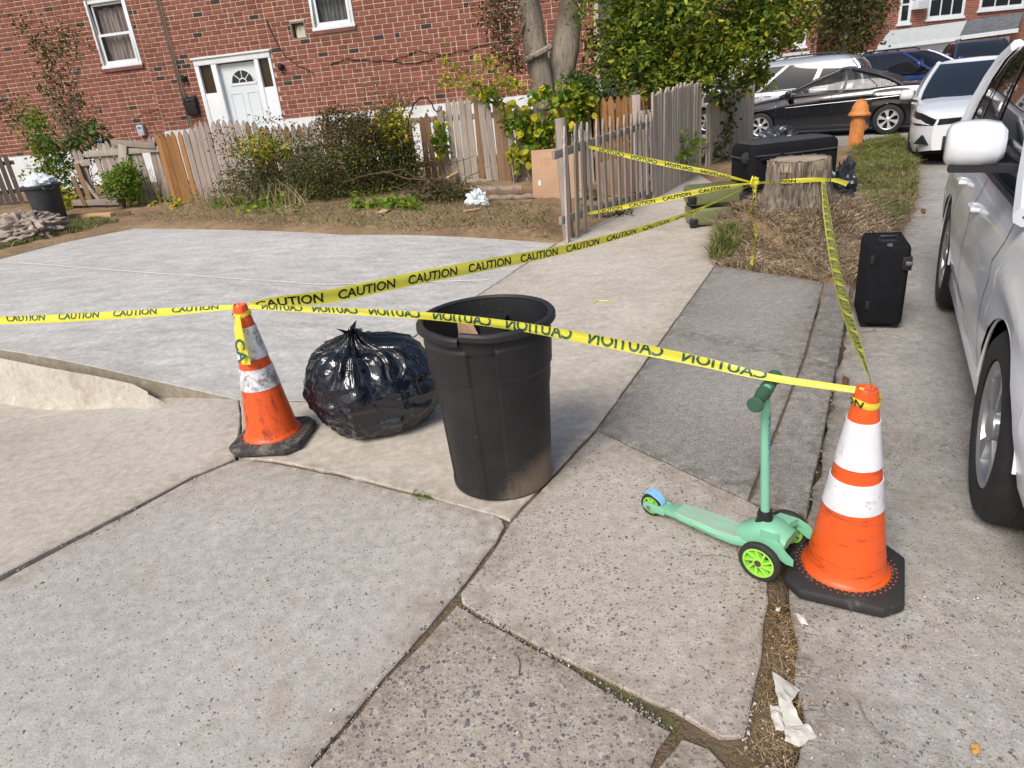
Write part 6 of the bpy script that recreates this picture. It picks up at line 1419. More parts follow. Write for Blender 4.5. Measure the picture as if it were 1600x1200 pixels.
def leaves(rng, P_, size, var=.35, up=.35, wide=.55, curl=.25):
    """P_ (n,3) -> folded leaf blades at those points"""
    n = len(P_); a = rng.normal(size=(n, 3)); a[:, 2] = a[:, 2]*.6-.35; a /= np.linalg.norm(a, axis=1)[:, None]
    nn = rng.normal(size=(n, 3))*.8; nn[:, 2] += up*3; b_ = np.cross(a, nn); b_ /= np.linalg.norm(b_, axis=1)[:, None]+1e-9; c_ = np.cross(b_, a)
    s = size*(1+var*rng.uniform(-1, 1, n))[:, None]
    tpl = np.array([(0, 0, 0), (.30, .42, .10), (.72, .34, .06), (1, 0, -.12), (.72, -.34, .06), (.30, -.42, .10)])
    V = np.zeros((n, 6, 3))
    for k, (x, y, z) in enumerate(tpl): V[:, k] = P_+a*s*x+b_*s*y*wide*2*.55+c_*s*z*curl*3
    base = (np.arange(n)*6)[:, None]; F_ = np.concatenate([base+np.array([0, 1, 2, 3]), base+np.array([0, 3, 4, 5])]); return V.reshape(-1, 3), F_
def cloud(rng, ells, n, shell=.75, clump=0, csize=.12):
    """points inside ellipsoids (c, r), denser near the skin, gathered into clumps"""
    vol = np.array([e[1][0]*e[1][1]*e[1][2] for e in ells]); pr = vol**.75/np.sum(vol**.75); out = []
    k = rng.choice(len(ells), n if not clump else max(1, n//clump), p=pr)
    d_ = rng.normal(size=(len(k), 3)); d_ /= np.linalg.norm(d_, axis=1)[:, None]; rad = rng.uniform(0, 1, len(k))**(1/3*(1-shell)+.12)
    c_ = np.array([tuple(e[0]) for e in ells])[k]; rr_ = np.array([tuple(e[1]) for e in ells])[k]; P_ = c_+d_*rr_*rad[:, None]
    if clump: P_ = np.repeat(P_, clump, 0); P_ = P_+rng.normal(size=P_.shape)*csize*np.array([1, 1, .7])
    return P_
def crown(name, rng, ells, n, size, mat, parent, clump=10, csize=.1, shell=.6, wide=.6, up=.35, zmin=None, var=.4):
    P_ = cloud(rng, ells, n, shell, clump, csize)
    if zmin is not None: P_ = P_[P_[:, 2] > zmin]
    V, F_ = leaves(rng, P_, size, var, wide=wide, up=up); return mesh_np(name, loc_np(V, parent), F_, mat, parent, kind='stuff'), P_
def twigs(name, rng, base, tips, r, mat, parent, wob=.08, n=5):
    b = MB()
    for t_ in tips:
        base_ = Vector(base) if not isinstance(base, list) else Vector(base[rng.integers(len(base))]); t_ = Vector(t_); L_ = (t_-base_).length
        b.tube([base_.lerp(t_, k/n)+Vector(rng.normal(size=3))*wob*L_*math.sin(PI*k/n)*.5+Vector((0, 0, .12*L_*math.sin(PI*k/n))) for k in range(n+1)], [r*(1-.75*k/n) for k in range(n+1)], 5, cap=False)
    return b.build(name, mat, parent, smooth=True, world=True, kind='stuff')
def px_ell(px, py, Y, rpx, rpy, ry):
    c_ = AT(px, py, Y); dep = (np.array([c_.x, c_.y, c_.z-CH])).dot(np.array([RT[2], FW[2], -DOWN[2]])); s = dep/FPX
    return (c_, (rpx*s, ry, rpy*s))
def plant(name, label, cat, base, rng, ells, n, size, mat, tw=None, twmat=None, group=None, **kw):
    o = thing(name, label, cat, base, 0, group); cr, P_ = crown('foliage', rng, ells, n, size, mat, o, **kw)
    if tw:
        idx = rng.choice(len(P_), tw[0]); twigs('stems', rng, base, P_[idx], tw[1], twmat or m_twig, o)
    return o
RG = np.random.default_rng
def fenceY(px): u_ = FB.uz(px, 240)[0]; return FB.A.y+FB.d.y*u_
# shrubs in front of the back fence
Y1 = fenceY(560)-.75; bs = G2(560, 333)
plant('shrub', 'big dense dark shrub with russet top in front of the back fence', 'shrub', Vector((AT(565, 325, Y1).x, Y1, gz(AT(565, 325, Y1).x, Y1))), RG(1),
      [px_ell(575, 235, Y1, 62, 60, .5), px_ell(530, 270, Y1-.1, 48, 52, .45), px_ell(620, 270, Y1, 38, 48, .4), px_ell(600, 205, Y1, 40, 34, .35), px_ell(555, 310, Y1-.2, 60, 24, .4), px_ell(520, 205, Y1, 26, 30, .3), px_ell(490, 255, Y1, 34, 50, .35), px_ell(480, 305, Y1, 40, 28, .35), px_ell(640, 250, Y1, 22, 36, .3)], 21000, .036, ml_bush, (70, .012), clump=12, csize=.085, shell=.2)
o = thing('shrub', 'sprays of russet leaves on top of the big dark shrub', 'shrub', AT(560, 200, Y1)); crown('foliage', RG(2), [px_ell(530, 190, Y1-.1, 36, 24, .3), px_ell(580, 195, Y1-.2, 40, 22, .3)], 1800, .035, ml_brown, o, clump=8, csize=.07); crown('yellow_leaves', RG(3), [px_ell(615, 195, Y1-.2, 28, 32, .25)], 500, .05, ml_vine, o, clump=5, csize=.08)
Y2 = fenceY(410)-.7; x2 = AT(400, 320, Y2).x
plant('shrub', 'thin straggly shrub with bare stems left of the big dark shrub', 'shrub', Vector((x2, Y2, gz(x2, Y2))), RG(4),
      [px_ell(400, 260, Y2, 44, 62, .45), px_ell(440, 270, Y2, 40, 55, .4), px_ell(470, 300, Y2, 34, 36, .4), px_ell(375, 300, Y2, 34, 36, .4), px_ell(420, 320, Y2-.2, 66, 18, .35)], 9500, .036, ml_bush, (80, .011), m_twigg, clump=10, csize=.09, shell=.2)
o = thing('shrub', 'yellowing top of the straggly shrub against the white door', 'shrub', AT(420, 225, Y2)); crown('foliage', RG(5), [px_ell(410, 232, Y2-.2, 46, 20, .3)], 700, .05, ml_vine, o, clump=6, csize=.09); crown('upright_sprigs', RG(6), [px_ell(430, 195, Y2, 30, 22, .25), px_ell(355, 240, Y2, 20, 50, .25)], 420, .04, ml_brown, o, clump=4, csize=.06)
# low leafy ground plants
def groundplants(label, px0, px1, py, n, size, mat, seed, h=.12, sp=8):
    rng = RG(seed); q_ = G2((px0+px1)/2, py); o = thing('ground_plants', label, 'plants', q_); P_ = []
    for k in range(n):
        p = G2(rng.uniform(px0, px1), py+rng.normal()*sp); c_ = soilz(p.x, p.y)
        for j in range(7): P_.append((p.x+rng.normal()*.06, p.y+rng.normal()*.06, c_+abs(rng.normal())*h))
    V, F_ = leaves(rng, np.array(P_), size, wide=.9, up=.8); return mesh_np('foliage', loc_np(V, o), F_, mat, o, kind='stuff')
groundplants('bright low leaves at the foot of the big shrub', 560, 650, 328, 40, .075, ml_lime, 21, .08, 4)
groundplants('pale low leaves at the foot of the straggly shrub', 330, 470, 330, 46, .07, ml_lime, 22, .08, 6)
groundplants('yellow fallen plants in front of the orange fence boards', 238, 300, 318, 40, .075, ml_vine, 23, .07, 6)
groundplants('small weeds along the foot of the slim picket fence', 912, 1000, 335, 16, .06, ml_bush, 24, .10, 4)
# left side plants
Y3 = G2(80, 330).y+.2; q_ = AT(80, 325, Y3)
plant('tall_weed', 'tall sunlit yellow-green weed above the left rubbish bin', 'plant', Vector((q_.x, Y3, gz(q_.x, Y3))), RG(7), [px_ell(62, 215, Y3, 22, 40, .3), px_ell(85, 245, Y3, 24, 34, .3), px_ell(50, 185, Y3, 12, 22, .2), px_ell(72, 275, Y3, 28, 20, .3)], 1500, .07, ml_lime, (16, .012), clump=6, csize=.08)
Y4 = Y3+1.6; q_ = AT(120, 240, Y4)
plant('sapling', 'wispy brownish sapling rising against the shaded left brick wall', 'sapling', Vector((q_.x, Y4, gz(q_.x, Y4))), RG(8), [px_ell(85, 90, Y4, 24, 50, .4), px_ell(108, 60, Y4, 18, 34, .4), px_ell(95, 150, Y4, 26, 44, .4), px_ell(60, 60, Y4, 20, 40, .4), px_ell(120, 190, Y4, 30, 30, .4), px_ell(20, 175, Y4, 30, 30, .4)], 1900, .06, ml_cone, (22, .014), m_twigg, clump=5, csize=.1, shell=.1)
Y5 = G2(140, 325).y; q_ = AT(130, 300, Y5)
plant('sapling', 'drooping green and yellow vines on the broken fence', 'vine', Vector((q_.x, Y5+.1, gz(q_.x, Y5))), RG(9), [px_ell(110, 240, Y5+.1, 26, 26, .25), px_ell(160, 235, Y5+.05, 18, 22, .2), px_ell(115, 300, Y5, 22, 22, .25), px_ell(135, 210, Y5+.1, 30, 18, .2)], 900, .085, ml_tree2, (10, .01), clump=5, csize=.08)
o = thing('ground_plants', 'orange and yellow leaves right of the left rubbish bin', 'plants', G2(118, 335)); crown('foliage', RG(10), [px_ell(115, 310, Y5-.2, 18, 22, .2)], 220, .09, ml_vine, o, clump=4, csize=.07)
Y6 = G2(195, 330).y; q_ = AT(193, 320, Y6)
plant('small_shrub', 'round fresh green shrub in front of the broken fence', 'shrub', Vector((q_.x, Y6, gz(q_.x, Y6))), RG(11), [px_ell(190, 290, Y6, 30, 26, .3), px_ell(200, 268, Y6, 18, 14, .2)], 1700, .06, ml_lime, (12, .01), clump=6, csize=.06)
def stalks(label, px0, px1, py, h, n, mat, seed, spread=.25, name='dry_weeds'):
    rng = RG(seed); q_ = G2((px0+px1)/2, py); o = thing(name, label, 'weeds', q_); V = []; F_ = []
    for k in range(n):
        p = G2(rng.uniform(px0, px1), py+rng.normal()*4); z = soilz(p.x, p.y)-.02; hh = h*rng.uniform(.5, 1.15); lx, ly = rng.normal(size=2)*spread*hh; w_ = rng.uniform(.004, .009); b0 = len(V)
        for j in range(4): t = j/3; V += [(p.x+lx*t*t-w_*(1-t*.8), p.y+ly*t*t, z+hh*t), (p.x+lx*t*t+w_*(1-t*.8), p.y+ly*t*t+.002, z+hh*t)]
        for j in range(3): F_.append((b0+2*j, b0+2*j+1, b0+2*j+3, b0+2*j+2))
    return mesh_np('blades', loc_np(np.array(V), o), np.array(F_), mat, o, kind='stuff')
stalks('dry straw-coloured stalks beside the fresh green shrub', 205, 262, 318, .55, 120, ml_dry, 31)
stalks('dry tangled stalks at the foot of the straggly shrub', 300, 480, 326, .4, 160, ml_dry, 32, .5)
# bare twigs over the fence by the hook
q_ = AT(612, 200, fenceY(612)-.1); o = thing('bare_bush', 'bare reddish twigs rising above the big shrub before the wall', 'bush', q_)
rng = RG(12); tips = [AT(x, y, fenceY(612)-.1+rng.normal()*.15) for x, y in ((580, 120), (595, 118), (612, 125), (628, 108), (640, 135), (600, 135), (570, 140), (650, 120), (622, 140), (585, 155), (660, 130), (675, 118))]; twigs('stems', rng, AT(613, 215, fenceY(612)-.1), tips, .012, m_twig, o); crown('foliage', RG(13), [px_ell(590, 140, fenceY(612), 22, 20, .2), px_ell(620, 165, fenceY(612), 26, 24, .2)], 200, .04, ml_bush, o, clump=3, csize=.05)
# brush pile
q_ = G2(690, 318); o = thing('brush_pile', 'heap of cut brown brush between the big shrub and the logs', 'brush pile', q_); rng = RG(14)
bz = soilz(q_.x, q_.y); twigs('sticks', rng, [Vector((q_.x+dx, q_.y+dy, bz+.05)) for dx, dy in ((-.3, 0), (0, .1), (.2, -.05), (-.1, .15))], [Vector((q_.x+rng.normal()*.45, q_.y+rng.normal()*.22, bz+.05+abs(rng.normal())*.25)) for _ in range(46)], .012, m_twig, o)
crown('foliage', rng, [(Vector((q_.x, q_.y, bz+.1)), (.5, .28, .2)), (Vector((q_.x+.25, q_.y-.1, bz+.05)), (.3, .2, .12))], 1900, .035, ml_bush, o, clump=6, csize=.06)
# vine on the back fence: big yellow leaves you can pick apart
Yv = lambda px: fenceY(px)-.06
vz = AT(850, 220, Yv(850)); vine = thing('vine', 'yellow and green vine spilling over the back fence below the two trunks', 'vine', vz); rng = RG(15)
LB = []
for w_ in (.9, 1.15):
    V, F_ = leaves(RG(int(w_*10)), np.zeros((1, 3)), 1.0, 0, wide=w_); mb2 = MB(); mb2.v = [tuple(v) for v in V]; mb2.f = [tuple(f) for f in F_]; mb2.m = [0]*len(F_); LB.append(mb2)
lp = [LB[k].build('leaf', ml_vine, vine) for k in range(2)]; first = [True, True]
def vine_leaf(P0, s):
    k = int(rng.integers(2)); o_ = lp[k] if first[k] else lp[k].copy()
    if not first[k]: C.objects.link(o_); o_.parent = vine
    first[k] = False; o_.location = Vector(P0)-vz; o_.scale = (s, s, s); o_.rotation_euler = (rng.normal()*.7, rng.normal()*.7, rng.uniform(0, 6.28))
spots = [(810, 190, 24, 22, 46), (840, 215, 30, 26, 46), (875, 190, 28, 22, 40), (895, 150, 26, 22, 34), (800, 240, 12, 18, 14), (835, 245, 16, 14, 16), (915, 165, 18, 16, 20), (770, 150, 20, 14, 18), (850, 150, 24, 14, 22), (690, 215, 8, 40, 22), (812, 250, 6, 12, 8)]
for (x, y, sx_, sy_, n_) in spots:
    for _ in range(n_): vx, vy = x+rng.normal()*sx_*.6, y+rng.normal()*sy_*.6; vine_leaf(AT(vx, vy, Yv(vx)-abs(rng.normal())*.10), rng.uniform(.085, .15))
crown('foliage', RG(151), [px_ell(x, y, Yv(x)-.05, a_*.9, c_*.9, .12) for x, y, a_, c_, n_ in spots if n_ > 15], 750, .085, ml_lime, vine, clump=4, csize=.07, wide=.9)
for bx in (880, 835, 805, 695): twigs('stems', rng, AT(bx, 288, Yv(bx)), [AT(x+rng.normal()*10, y+rng.normal()*14, Yv(x)-.03) for x, y, *_ in spots for _ in range(2) if abs(x-bx) < 32], .009, m_twig, vine, .05)
o = thing('vine', 'spindly vine sprigs with pale leaves in front of the brick wall', 'vine', AT(740, 120, fenceY(740)+.1)); tps = [AT(x, y, fenceY(740)+.1) for x, y in ((700, 95), (720, 118), (745, 100), (770, 98), (790, 120), (735, 130), (812, 130), (700, 128))]
twigs('stems', RG(16), AT(780, 165, fenceY(740)+.1), tps, .008, m_twig, o); crown('foliage', RG(17), [(t_, (.14, .1, .12)) for t_ in tps]+[px_ell(770, 135, fenceY(740)+.1, 40, 18, .25)], 420, .075, ml_vine, o, clump=4, csize=.07)
# two grey trunks
def trunk_tree(label, pts, Y, rads, seed):
    P_ = [AT(x, y, Y+k*.02) for k, (x, y) in enumerate(pts)]; base = Vector((P_[0].x, P_[0].y, gz(P_[0].x, P_[0].y)-.05)); o = thing('tree', label, 'tree', base); P_.insert(0, base); rads = [rads[0]*1.25]+rads
    Q = catmull(P_, 8); rq = np.interp(np.linspace(0, len(P_)-1, len(Q)), range(len(P_)), rads); b = MB(); rows = []
    for i, p in enumerate(Q):
        rows.append([p+Vector((math.cos(a), math.sin(a), 0))*rq[i]*(1+.10*mnoise.noise(Vector((math.cos(a)*3, math.sin(a)*3, p.z*1.3+seed)))+.05*mnoise.noise(Vector((math.cos(a)*9, math.sin(a)*9, p.z*2)))) for a in [2*PI*k/24 for k in range(24)]])
    b.loft(rows); b.build('trunk', m_bark, o, smooth=True, world=True, auto=80); return o, Q[-1]
Yt = fenceY(850)+1.0
tA, topA = trunk_tree('straight grey tree trunk, left one of the pair before the brick wall', [(856, 235), (850, 150), (836, 70), (826, 0), (818, -60)], Yt, [.21, .19, .19, .165, .15], 1)
tB, topB = trunk_tree('leaning grey tree trunk, right one of the pair before the brick wall', [(866, 235), (874, 130), (883, 75), (893, 0), (902, -60)], Yt+.25, [.26, .24, .24, .19, .17], 5)
b = MB(); b.tube([AT(818, 95, Yt-.15), AT(845, 82, Yt-.2), AT(862, 72, Yt-.2)], [.05, .055, .05], 8); b.build('branch_stub', m_bark, tA, smooth=True, world=True)
for (o, cxs, sd_) in ((tA, [(790, 55, 30, 46), (775, 20, 28, 34), (800, 95, 16, 20), (815, -40, 60, 40)], 18), (tB, [(900, -45, 60, 40), (912, 20, 14, 22)], 19)):
    rng = RG(sd_); crown('crown', rng, [px_ell(x, y, Yt-.1, a, c_, .5) for x, y, a, c_ in cxs], 2600 if o is tA else 1200, .05, ml_brown if o is tA else ml_tree, o, clump=9, csize=.11, shell=.2)
    twigs('branches', rng, AT(835, 10, Yt) if o is tA else AT(893, 0, Yt+.2), [px_ell(x, y, Yt-.1, 1, 1, 1)[0] for x, y, *_ in cxs], .03, m_bark, o)
# hedge and big leafy tree behind the picket and stockade fences
Yh2 = fenceY(960)+.55
plant('shrub', 'dark green bushy shrub behind the corner of the back fence', 'shrub', Vector((AT(930, 200, Yh2).x, Yh2, .1)), RG(33), [px_ell(925, 165, Yh2, 34, 40, .5), px_ell(955, 190, Yh2, 30, 34, .4), px_ell(905, 140, Yh2, 26, 26, .4), px_ell(985, 200, Yh2, 26, 26, .3)], 5200, .055, ml_tree2, (20, .015), clump=9, csize=.09, shell=.35)
Yb = 12.6; tb0 = AT(1085, 210, Yb+.4); big = thing('tree', 'large leafy green and yellow tree overhanging the stockade fence', 'tree', (tb0.x, tb0.y, 0)); rng = RG(34)
E1 = [px_ell(*e) for e in ((980, 60, Yb, 62, 60, 1.0), (1040, 30, Yb, 70, 60, 1.1), (1100, 60, Yb+.2, 66, 64, 1.0), (1000, 125, Yb-.1, 56, 40, .8), (1060, 110, Yb, 60, 48, .9), (1110, 95, Yb, 44, 36, .8), (1160, 40, Yb+.2, 60, 46, .8), (1210, 25, Yb+.4, 48, 36, .7), (1150, 75, Yb, 34, 34, .6), (1010, -40, Yb, 90, 50, 1.1), (1130, -40, Yb, 100, 50, 1.1), (1230, -20, Yb+.4, 56, 40, .7), (965, 105, Yb, 32, 36, .6), (1120, 135, Yb-.2, 10, 22, .2))]
crown('crown', rng, E1, 19000, .086, ml_tree, big, clump=24, csize=.14, shell=.55, wide=.46, var=.6)
crown('inner_crown', rng, [(c_, tuple(q_*.85 for q_ in r_)) for c_, r_ in E1], 4500, .09, ml_tree2, big, clump=10, csize=.16, shell=.0)  # darker leaf colours put the crown's inner shade into the foliage
b = MB(); b.tube([(tb0.x, tb0.y, -.1), (tb0.x-.05, tb0.y, .9), (tb0.x-.2, tb0.y, 2.0), (tb0.x-.1, tb0.y+.1, 3.5)], [.16, .14, .12, .08], 12); b.build('trunk', m_bark, big, smooth=True); bpy.data.objects[b and 'trunk'].name if False else None
for o_ in big.children:
    if o_.name.startswith('trunk'): o_.data.transform(Matrix.Translation((-tb0.x, -tb0.y, 0)))
twigs('branches', rng, [Vector((tb0.x-.1, tb0.y, 1.4)), Vector((tb0.x-.2, tb0.y, 2.2)), Vector((tb0.x, tb0.y, 2.9))], [c_ for c_, _ in E1 for _ in range(2)], .035, m_bark, big, .1)
# hanging sprays at the right end of the tree
crown('hanging_sprays', rng, [px_ell(x, y, Yb+.2, 8, 18, .15) for x, y in ((1170, 110), (1186, 100), (1205, 75), (1222, 60), (1240, 58), (1255, 40), (1268, 30), (1195, 120), (1160, 135))], 900, .085, ml_tree, big, clump=5, csize=.07)
# ivy on the stockade
Yi = AT(1125, 190, 13.2).y
for lab, xs_, yy, n_, sd_ in (('dark ivy hanging on the farther stockade panel', (1118, 1138), (150, 262), 60, 41), ('small leafy weed growing through the near stockade panel', (1060, 1082), (215, 250), 24, 42)):
    rng = RG(sd_); P_ = []
    for k in range(n_):
        t = rng.uniform(); x, y = rng.uniform(*xs_)+6*math.sin(t*6), yy[0]+(yy[1]-yy[0])*t; u_, z_ = plane_uz(A4, d4, x, y); 
        for j in range(8): P_.append((A4.x+d4.x*u_+rng.normal()*.07-.10*d4.y*.0-.06, A4.y+d4.y*u_+rng.normal()*.07-.02, z_+rng.normal()*.06))
    o = thing('ivy', lab, 'ivy', P_[0]); V, F_ = leaves(rng, np.array(P_)+np.array([.04, -.05, 0]), .07, wide=.9); mesh_np('foliage', loc_np(V, o), F_, ml_bush if sd_ == 41 else ml_lime, o, kind='stuff')
# far evergreen between the row houses and small trees filling the gap
for lab, x, y, Y_, a, c_, n_, mt, sd_, sz_ in (('olive evergreen tree between the far row houses', 1325, 15, 33, 58, 70, 5200, ml_cone, 51, .16), ('distant dark tree left of the far window', 985, 20, 28, 60, 80, 3000, ml_tree2, 52, .16)):
    q_ = AT(x, y, Y_); o = thing('tree', lab, 'tree', (q_.x, q_.y, -.1)); rng = RG(sd_)
    crown('crown', rng, [px_ell(x, y, Y_, a, c_, 1.6), px_ell(x-20, y-40, Y_, a*.8, c_*.7, 1.4), px_ell(x+18, y+20, Y_, a*.6, c_*.6, 1.2)], n_, sz_, mt, o, clump=12, csize=.3, shell=.4)
    b = MB(); b.tube([(0, 0, 0), (.1, 0, 1.2), (0, 0, 3.5)], [.28, .22, .12], 10); b.build('trunk', m_bark, o, smooth=True)
# ------------------------------------------------------------------ grass, litter, gravel
def blades(name, label, pts, h, mat, seed, spread=.5, w=.004):
    rng = RG(seed); n = len(pts); P_ = np.array(pts); hh = h*rng.uniform(.4, 1.2, n)[:, None]; ln = rng.normal(size=(n, 2))*spread; ang = rng.uniform(0, 2*PI, n); wv = np.stack([np.cos(ang), np.sin(ang), np.zeros(n)], 1)*w
    d_ = np.concatenate([ln*hh, hh], 1); m1 = P_+d_*np.array([.35, .35, .6]); t1 = P_+d_*np.array([1, 1, .85])
    V = np.stack([P_-wv, P_+wv, m1+wv*.8, m1-wv*.8, t1], 1).reshape(-1, 3); base = (np.arange(n)*5)[:, None]
    F_ = np.concatenate([base+np.array([0, 1, 2]), base+np.array([0, 2, 3]), base+np.array([3, 2, 4])])
    o = mesh_np(name, V, F_, mat, kind='stuff'); o['label'] = label; o['category'] = 'grass' if 'grass' in name else 'litter'; return o
def scatter_px(rng, poly, n, z=soilz):
    xs_, ys_ = [p[0] for p in poly], [p[1] for p in poly]; out = []
    while len(out) < n:
        x, y = rng.uniform(min(xs_), max(xs_)), rng.uniform(min(ys_), max(ys_))
        if inside(x, y, poly): p = G2(x, y); out.append((p.x, p.y, (gz if z is None else z)(p.x, p.y)-.004))
    return out
def scatter_w(rng, poly, n, z, patch=0):
    xs_, ys_ = [p[0] for p in poly], [p[1] for p in poly]; out = []
    while len(out) < n:
        x, y = rng.uniform(min(xs_), max(xs_)), rng.uniform(min(ys_), max(ys_))
        if inside(x, y, poly) and (not patch or mnoise.noise(Vector((x*1.6, y*1.6, patch)))+rng.normal()*.25 > 0): out.append((x, y, z(x, y)-.004))
    return out
rng = RG(60)
VG = [(p[0], p[1]) for p in [G(1318, 300), G(1330, 240), G(1405, 215), G(1434, 262), G(1430, 318), G(1398, 372), G(1345, 340)]]
blades('verge_grass', 'green and dry grass on the verge round the hydrant', scatter_w(rng, VG, 17000, soilz, 1), .085, ml_grass, 61, .8, .0045)
blades('verge_litter', 'dry straw and fallen leaves on the verge', scatter_w(rng, VG, 14000, soilz), .06, ml_litter, 59, 1.6, .005)
VG2 = [(p[0], p[1]) for p in [G(1330, 230), G(1400, 215), G(1428, 270), G(1415, 300), G(1335, 290)]]
blades('verge_grass', 'lush green grass patch at the foot of the hydrant', scatter_w(rng, VG2, 3600, soilz, 3), .09, ml_lime, 62, .7, .0045)
blades('lawn_grass', 'thin grass along the left edge of the driveway', scatter_px(rng, [(-40, 402), (0, 395), (110, 370), (190, 352), (150, 345), (60, 360), (-40, 380)], 9000), .07, ml_grass, 63, .7)
blades('yard_litter', 'dry straw and leaf litter on the yard soil', scatter_px(rng, [(205, 350), (860, 374), (870, 330), (700, 300), (500, 325), (300, 325), (210, 338)], 3000), .03, ml_litter, 64, 2.0, .005)
blades('yard_grass', 'sparse weeds in the yard soil', scatter_px(rng, [(205, 345), (600, 362), (860, 360), (860, 325), (640, 322), (480, 330), (300, 330)], 3200), .06, ml_grass, 65, .8)
MP = [(p[0], p[1]) for p in [G(1112, 412), G(1290, 440), G(1338, 442), G(1400, 368), G(1380, 320), G(1330, 290), G(1170, 290), G(1115, 365)]]
blades('mound_litter', 'dry roots, straw and chips covering the mound round the stump', scatter_w(rng, MP, 32000, soilz), .06, ml_straw, 66, 2.0, .0045)
blades('mound_grass', 'tuft of grass at the left foot of the mound', scatter_px(rng, [(1108, 402), (1122, 365), (1150, 362), (1150, 392), (1125, 408)], 1600), .16, ml_grass, 67, .6)
blades('kerb_grass', 'dry grass in the dirt gap between old slab and road', [(x, y, -.025) for x, y, _ in scatter_w(rng, [tuple(G(*p)[:2]) for p in ((1206, 930), (1238, 940), (1262, 1060), (1240, 1200), (1150, 1195), (1172, 1130), (1192, 1050))], 2200, flat)], .02, ml_litter, 68, 1.8, .0017)
blades('kerb_grass', 'green moss and grass in the dirt gap at the bottom', [(x, y, -.025) for x, y, _ in scatter_w(rng, [tuple(G(*p)[:2]) for p in ((1150, 1060), (1200, 1010), (1215, 1100), (1170, 1210), (1090, 1205), (1060, 1150), (1120, 1155))], 1500, flat)], .014, ml_grass, 69, 1.0, .0014)
blades('crack_grass', 'small weeds and straw in the crack of the old slabs', [(x, y, -.02) for x, y, _ in scatter_w(rng, [tuple(G(*p)[:2]) for p in ((890, 1036), (1000, 1094), (1062, 1135), (1055, 1150), (1000, 1120), (900, 1058))], 900, flat)], .018, ml_grass, 70, 1.2, .0014)
blades('crack_grass', 'tiny green tuft in the joint left of the trash can', [(x, y, -.01) for x, y, _ in scatter_w(rng, [tuple(G(*p)[:2]) for p in ((645, 766), (675, 775), (668, 786), (645, 778))], 260, flat)], .02, ml_lime, 71, .8, .0015)
# gravel crumbs along the joints and kerb
def crumbs(name, label, pts, smin, smax, mat, seed):
    rng = RG(seed); V = []; F_ = []; tet = np.array([(1, 0, -.4), (-.5, .87, -.4), (-.5, -.87, -.4), (.3, .2, .6), (-.3, -.1, .55)])
    fs = [(0, 1, 3), (1, 4, 3), (1, 2, 4), (2, 0, 3), (2, 3, 4), (0, 2, 1)]
    for p in pts:
        s = rng.uniform(smin, smax); a = rng.uniform(0, 6.28); ca, sa_ = math.cos(a), math.sin(a); b0 = len(V)
        for q_ in tet*(1+rng.normal(size=(5, 3))*.2): V.append((p[0]+s*(q_[0]*ca-q_[1]*sa_), p[1]+s*(q_[0]*sa_+q_[1]*ca), p[2]+s*(q_[2]*.7+.35)))
        F_ += [tuple(b0+i for i in f) for f in fs]
    o = mesh_np(name, V, F_, mat, kind='stuff'); o['label'] = label; o['category'] = 'gravel'; return o
m_peb = leafmat('mixed_pebbles', [(.10, .10, .11), (.22, .2, .18), (.35, .31, .27), (.5, .47, .43), (.28, .2, .14)], trans=0)
JT = [((370, 716), (0, 905), 70), ((424, 720), (790, 812), 60), ((790, 822), (480, 1200), 80), ((720, 945), (1050, 1140), 220), ((1200, 800), (1165, 1160), 90), ((1262, 800), (1325, 480), 60)]
pts = []
for a_, c_, n_ in JT:
    for k in range(n_): t = rng.uniform(); x = a_[0]+(c_[0]-a_[0])*t+rng.normal()*5; y = a_[1]+(c_[1]-a_[1])*t+rng.normal()*4; p = G(x, y); pts.append((p.x, p.y, -.008 if rng.uniform() < .6 else .001))
crumbs('joint_gravel', 'crumbs of gravel along the slab joints', pts, .003, .008, m_peb, 81)
pts = [(x, y, roadz(x, y)) for x, y, _ in scatter_w(rng, [tuple(G(*p)[:2]) for p in ((1250, 960), (1600, 900), (1600, 1200), (1250, 1200))], 160, flat)]+[(x, y, 0) for x, y, _ in scatter_w(rng, [tuple(G(*p)[:2]) for p in ((0, 910), (1190, 850), (1160, 1200), (0, 1200))], 120, flat)]+[(x, y, -.02) for x, y, _ in scatter_w(rng, [tuple(G(*p)[:2]) for p in ((1215, 940), (1245, 1060), (1230, 1200), (1170, 1190))], 120, flat)]
crumbs('loose_gravel', 'loose pebbles scattered on slabs and road', pts, .003, .009, m_peb, 82)
# ------------------------------------------------------------------ small litter you can pick up
m_paper = simple('dirty_paper', (.55, .52, .46), .9, 0, .2, 12, .3, 60)
def paper(label, px, seed, z=.004, mat=None, name='paper_scrap'):
    P_ = [G(x, y) for x, y in px]; b = MB(); r = random.Random(seed); cx_ = sum((p for p in P_), Vector())/len(P_); top_ = [Vector((p.x, p.y, z+r.random()*.012)) for p in P_]; n = len(P_)
    b.add(top_+[Vector((cx_.x, cx_.y, z+.016))]+[p-Vector((0, 0, .0015)) for p in top_]+[Vector((cx_.x, cx_.y, z+.0145))], [(i, (i+1) % n, n) for i in range(n)]+[(n+1+(i+1) % n, n+1+i, 2*n+1) for i in range(n)]+[(i, n+1+i, n+1+(i+1) % n, (i+1) % n) for i in range(n)])
    o_ = b.build(name, mat or m_paper); bm = bmesh.new(); bm.from_mesh(o_.data); bmesh.ops.triangulate(bm, faces=bm.faces[:]); bmesh.ops.subdivide_edges(bm, edges=bm.edges[:], cuts=3, use_grid_fill=True)
    for v in bm.verts: v.co += Vector((mnoise.noise(v.co*60)*.004, mnoise.noise(v.co*60+Vector((7, 0, 0)))*.004, abs(mnoise.noise(Vector((v.co.x*38+seed, v.co.y*38, 1))))*.013))
    bm.to_mesh(o_.data); bm.free(); return tag(o_, label, 'paper scrap')
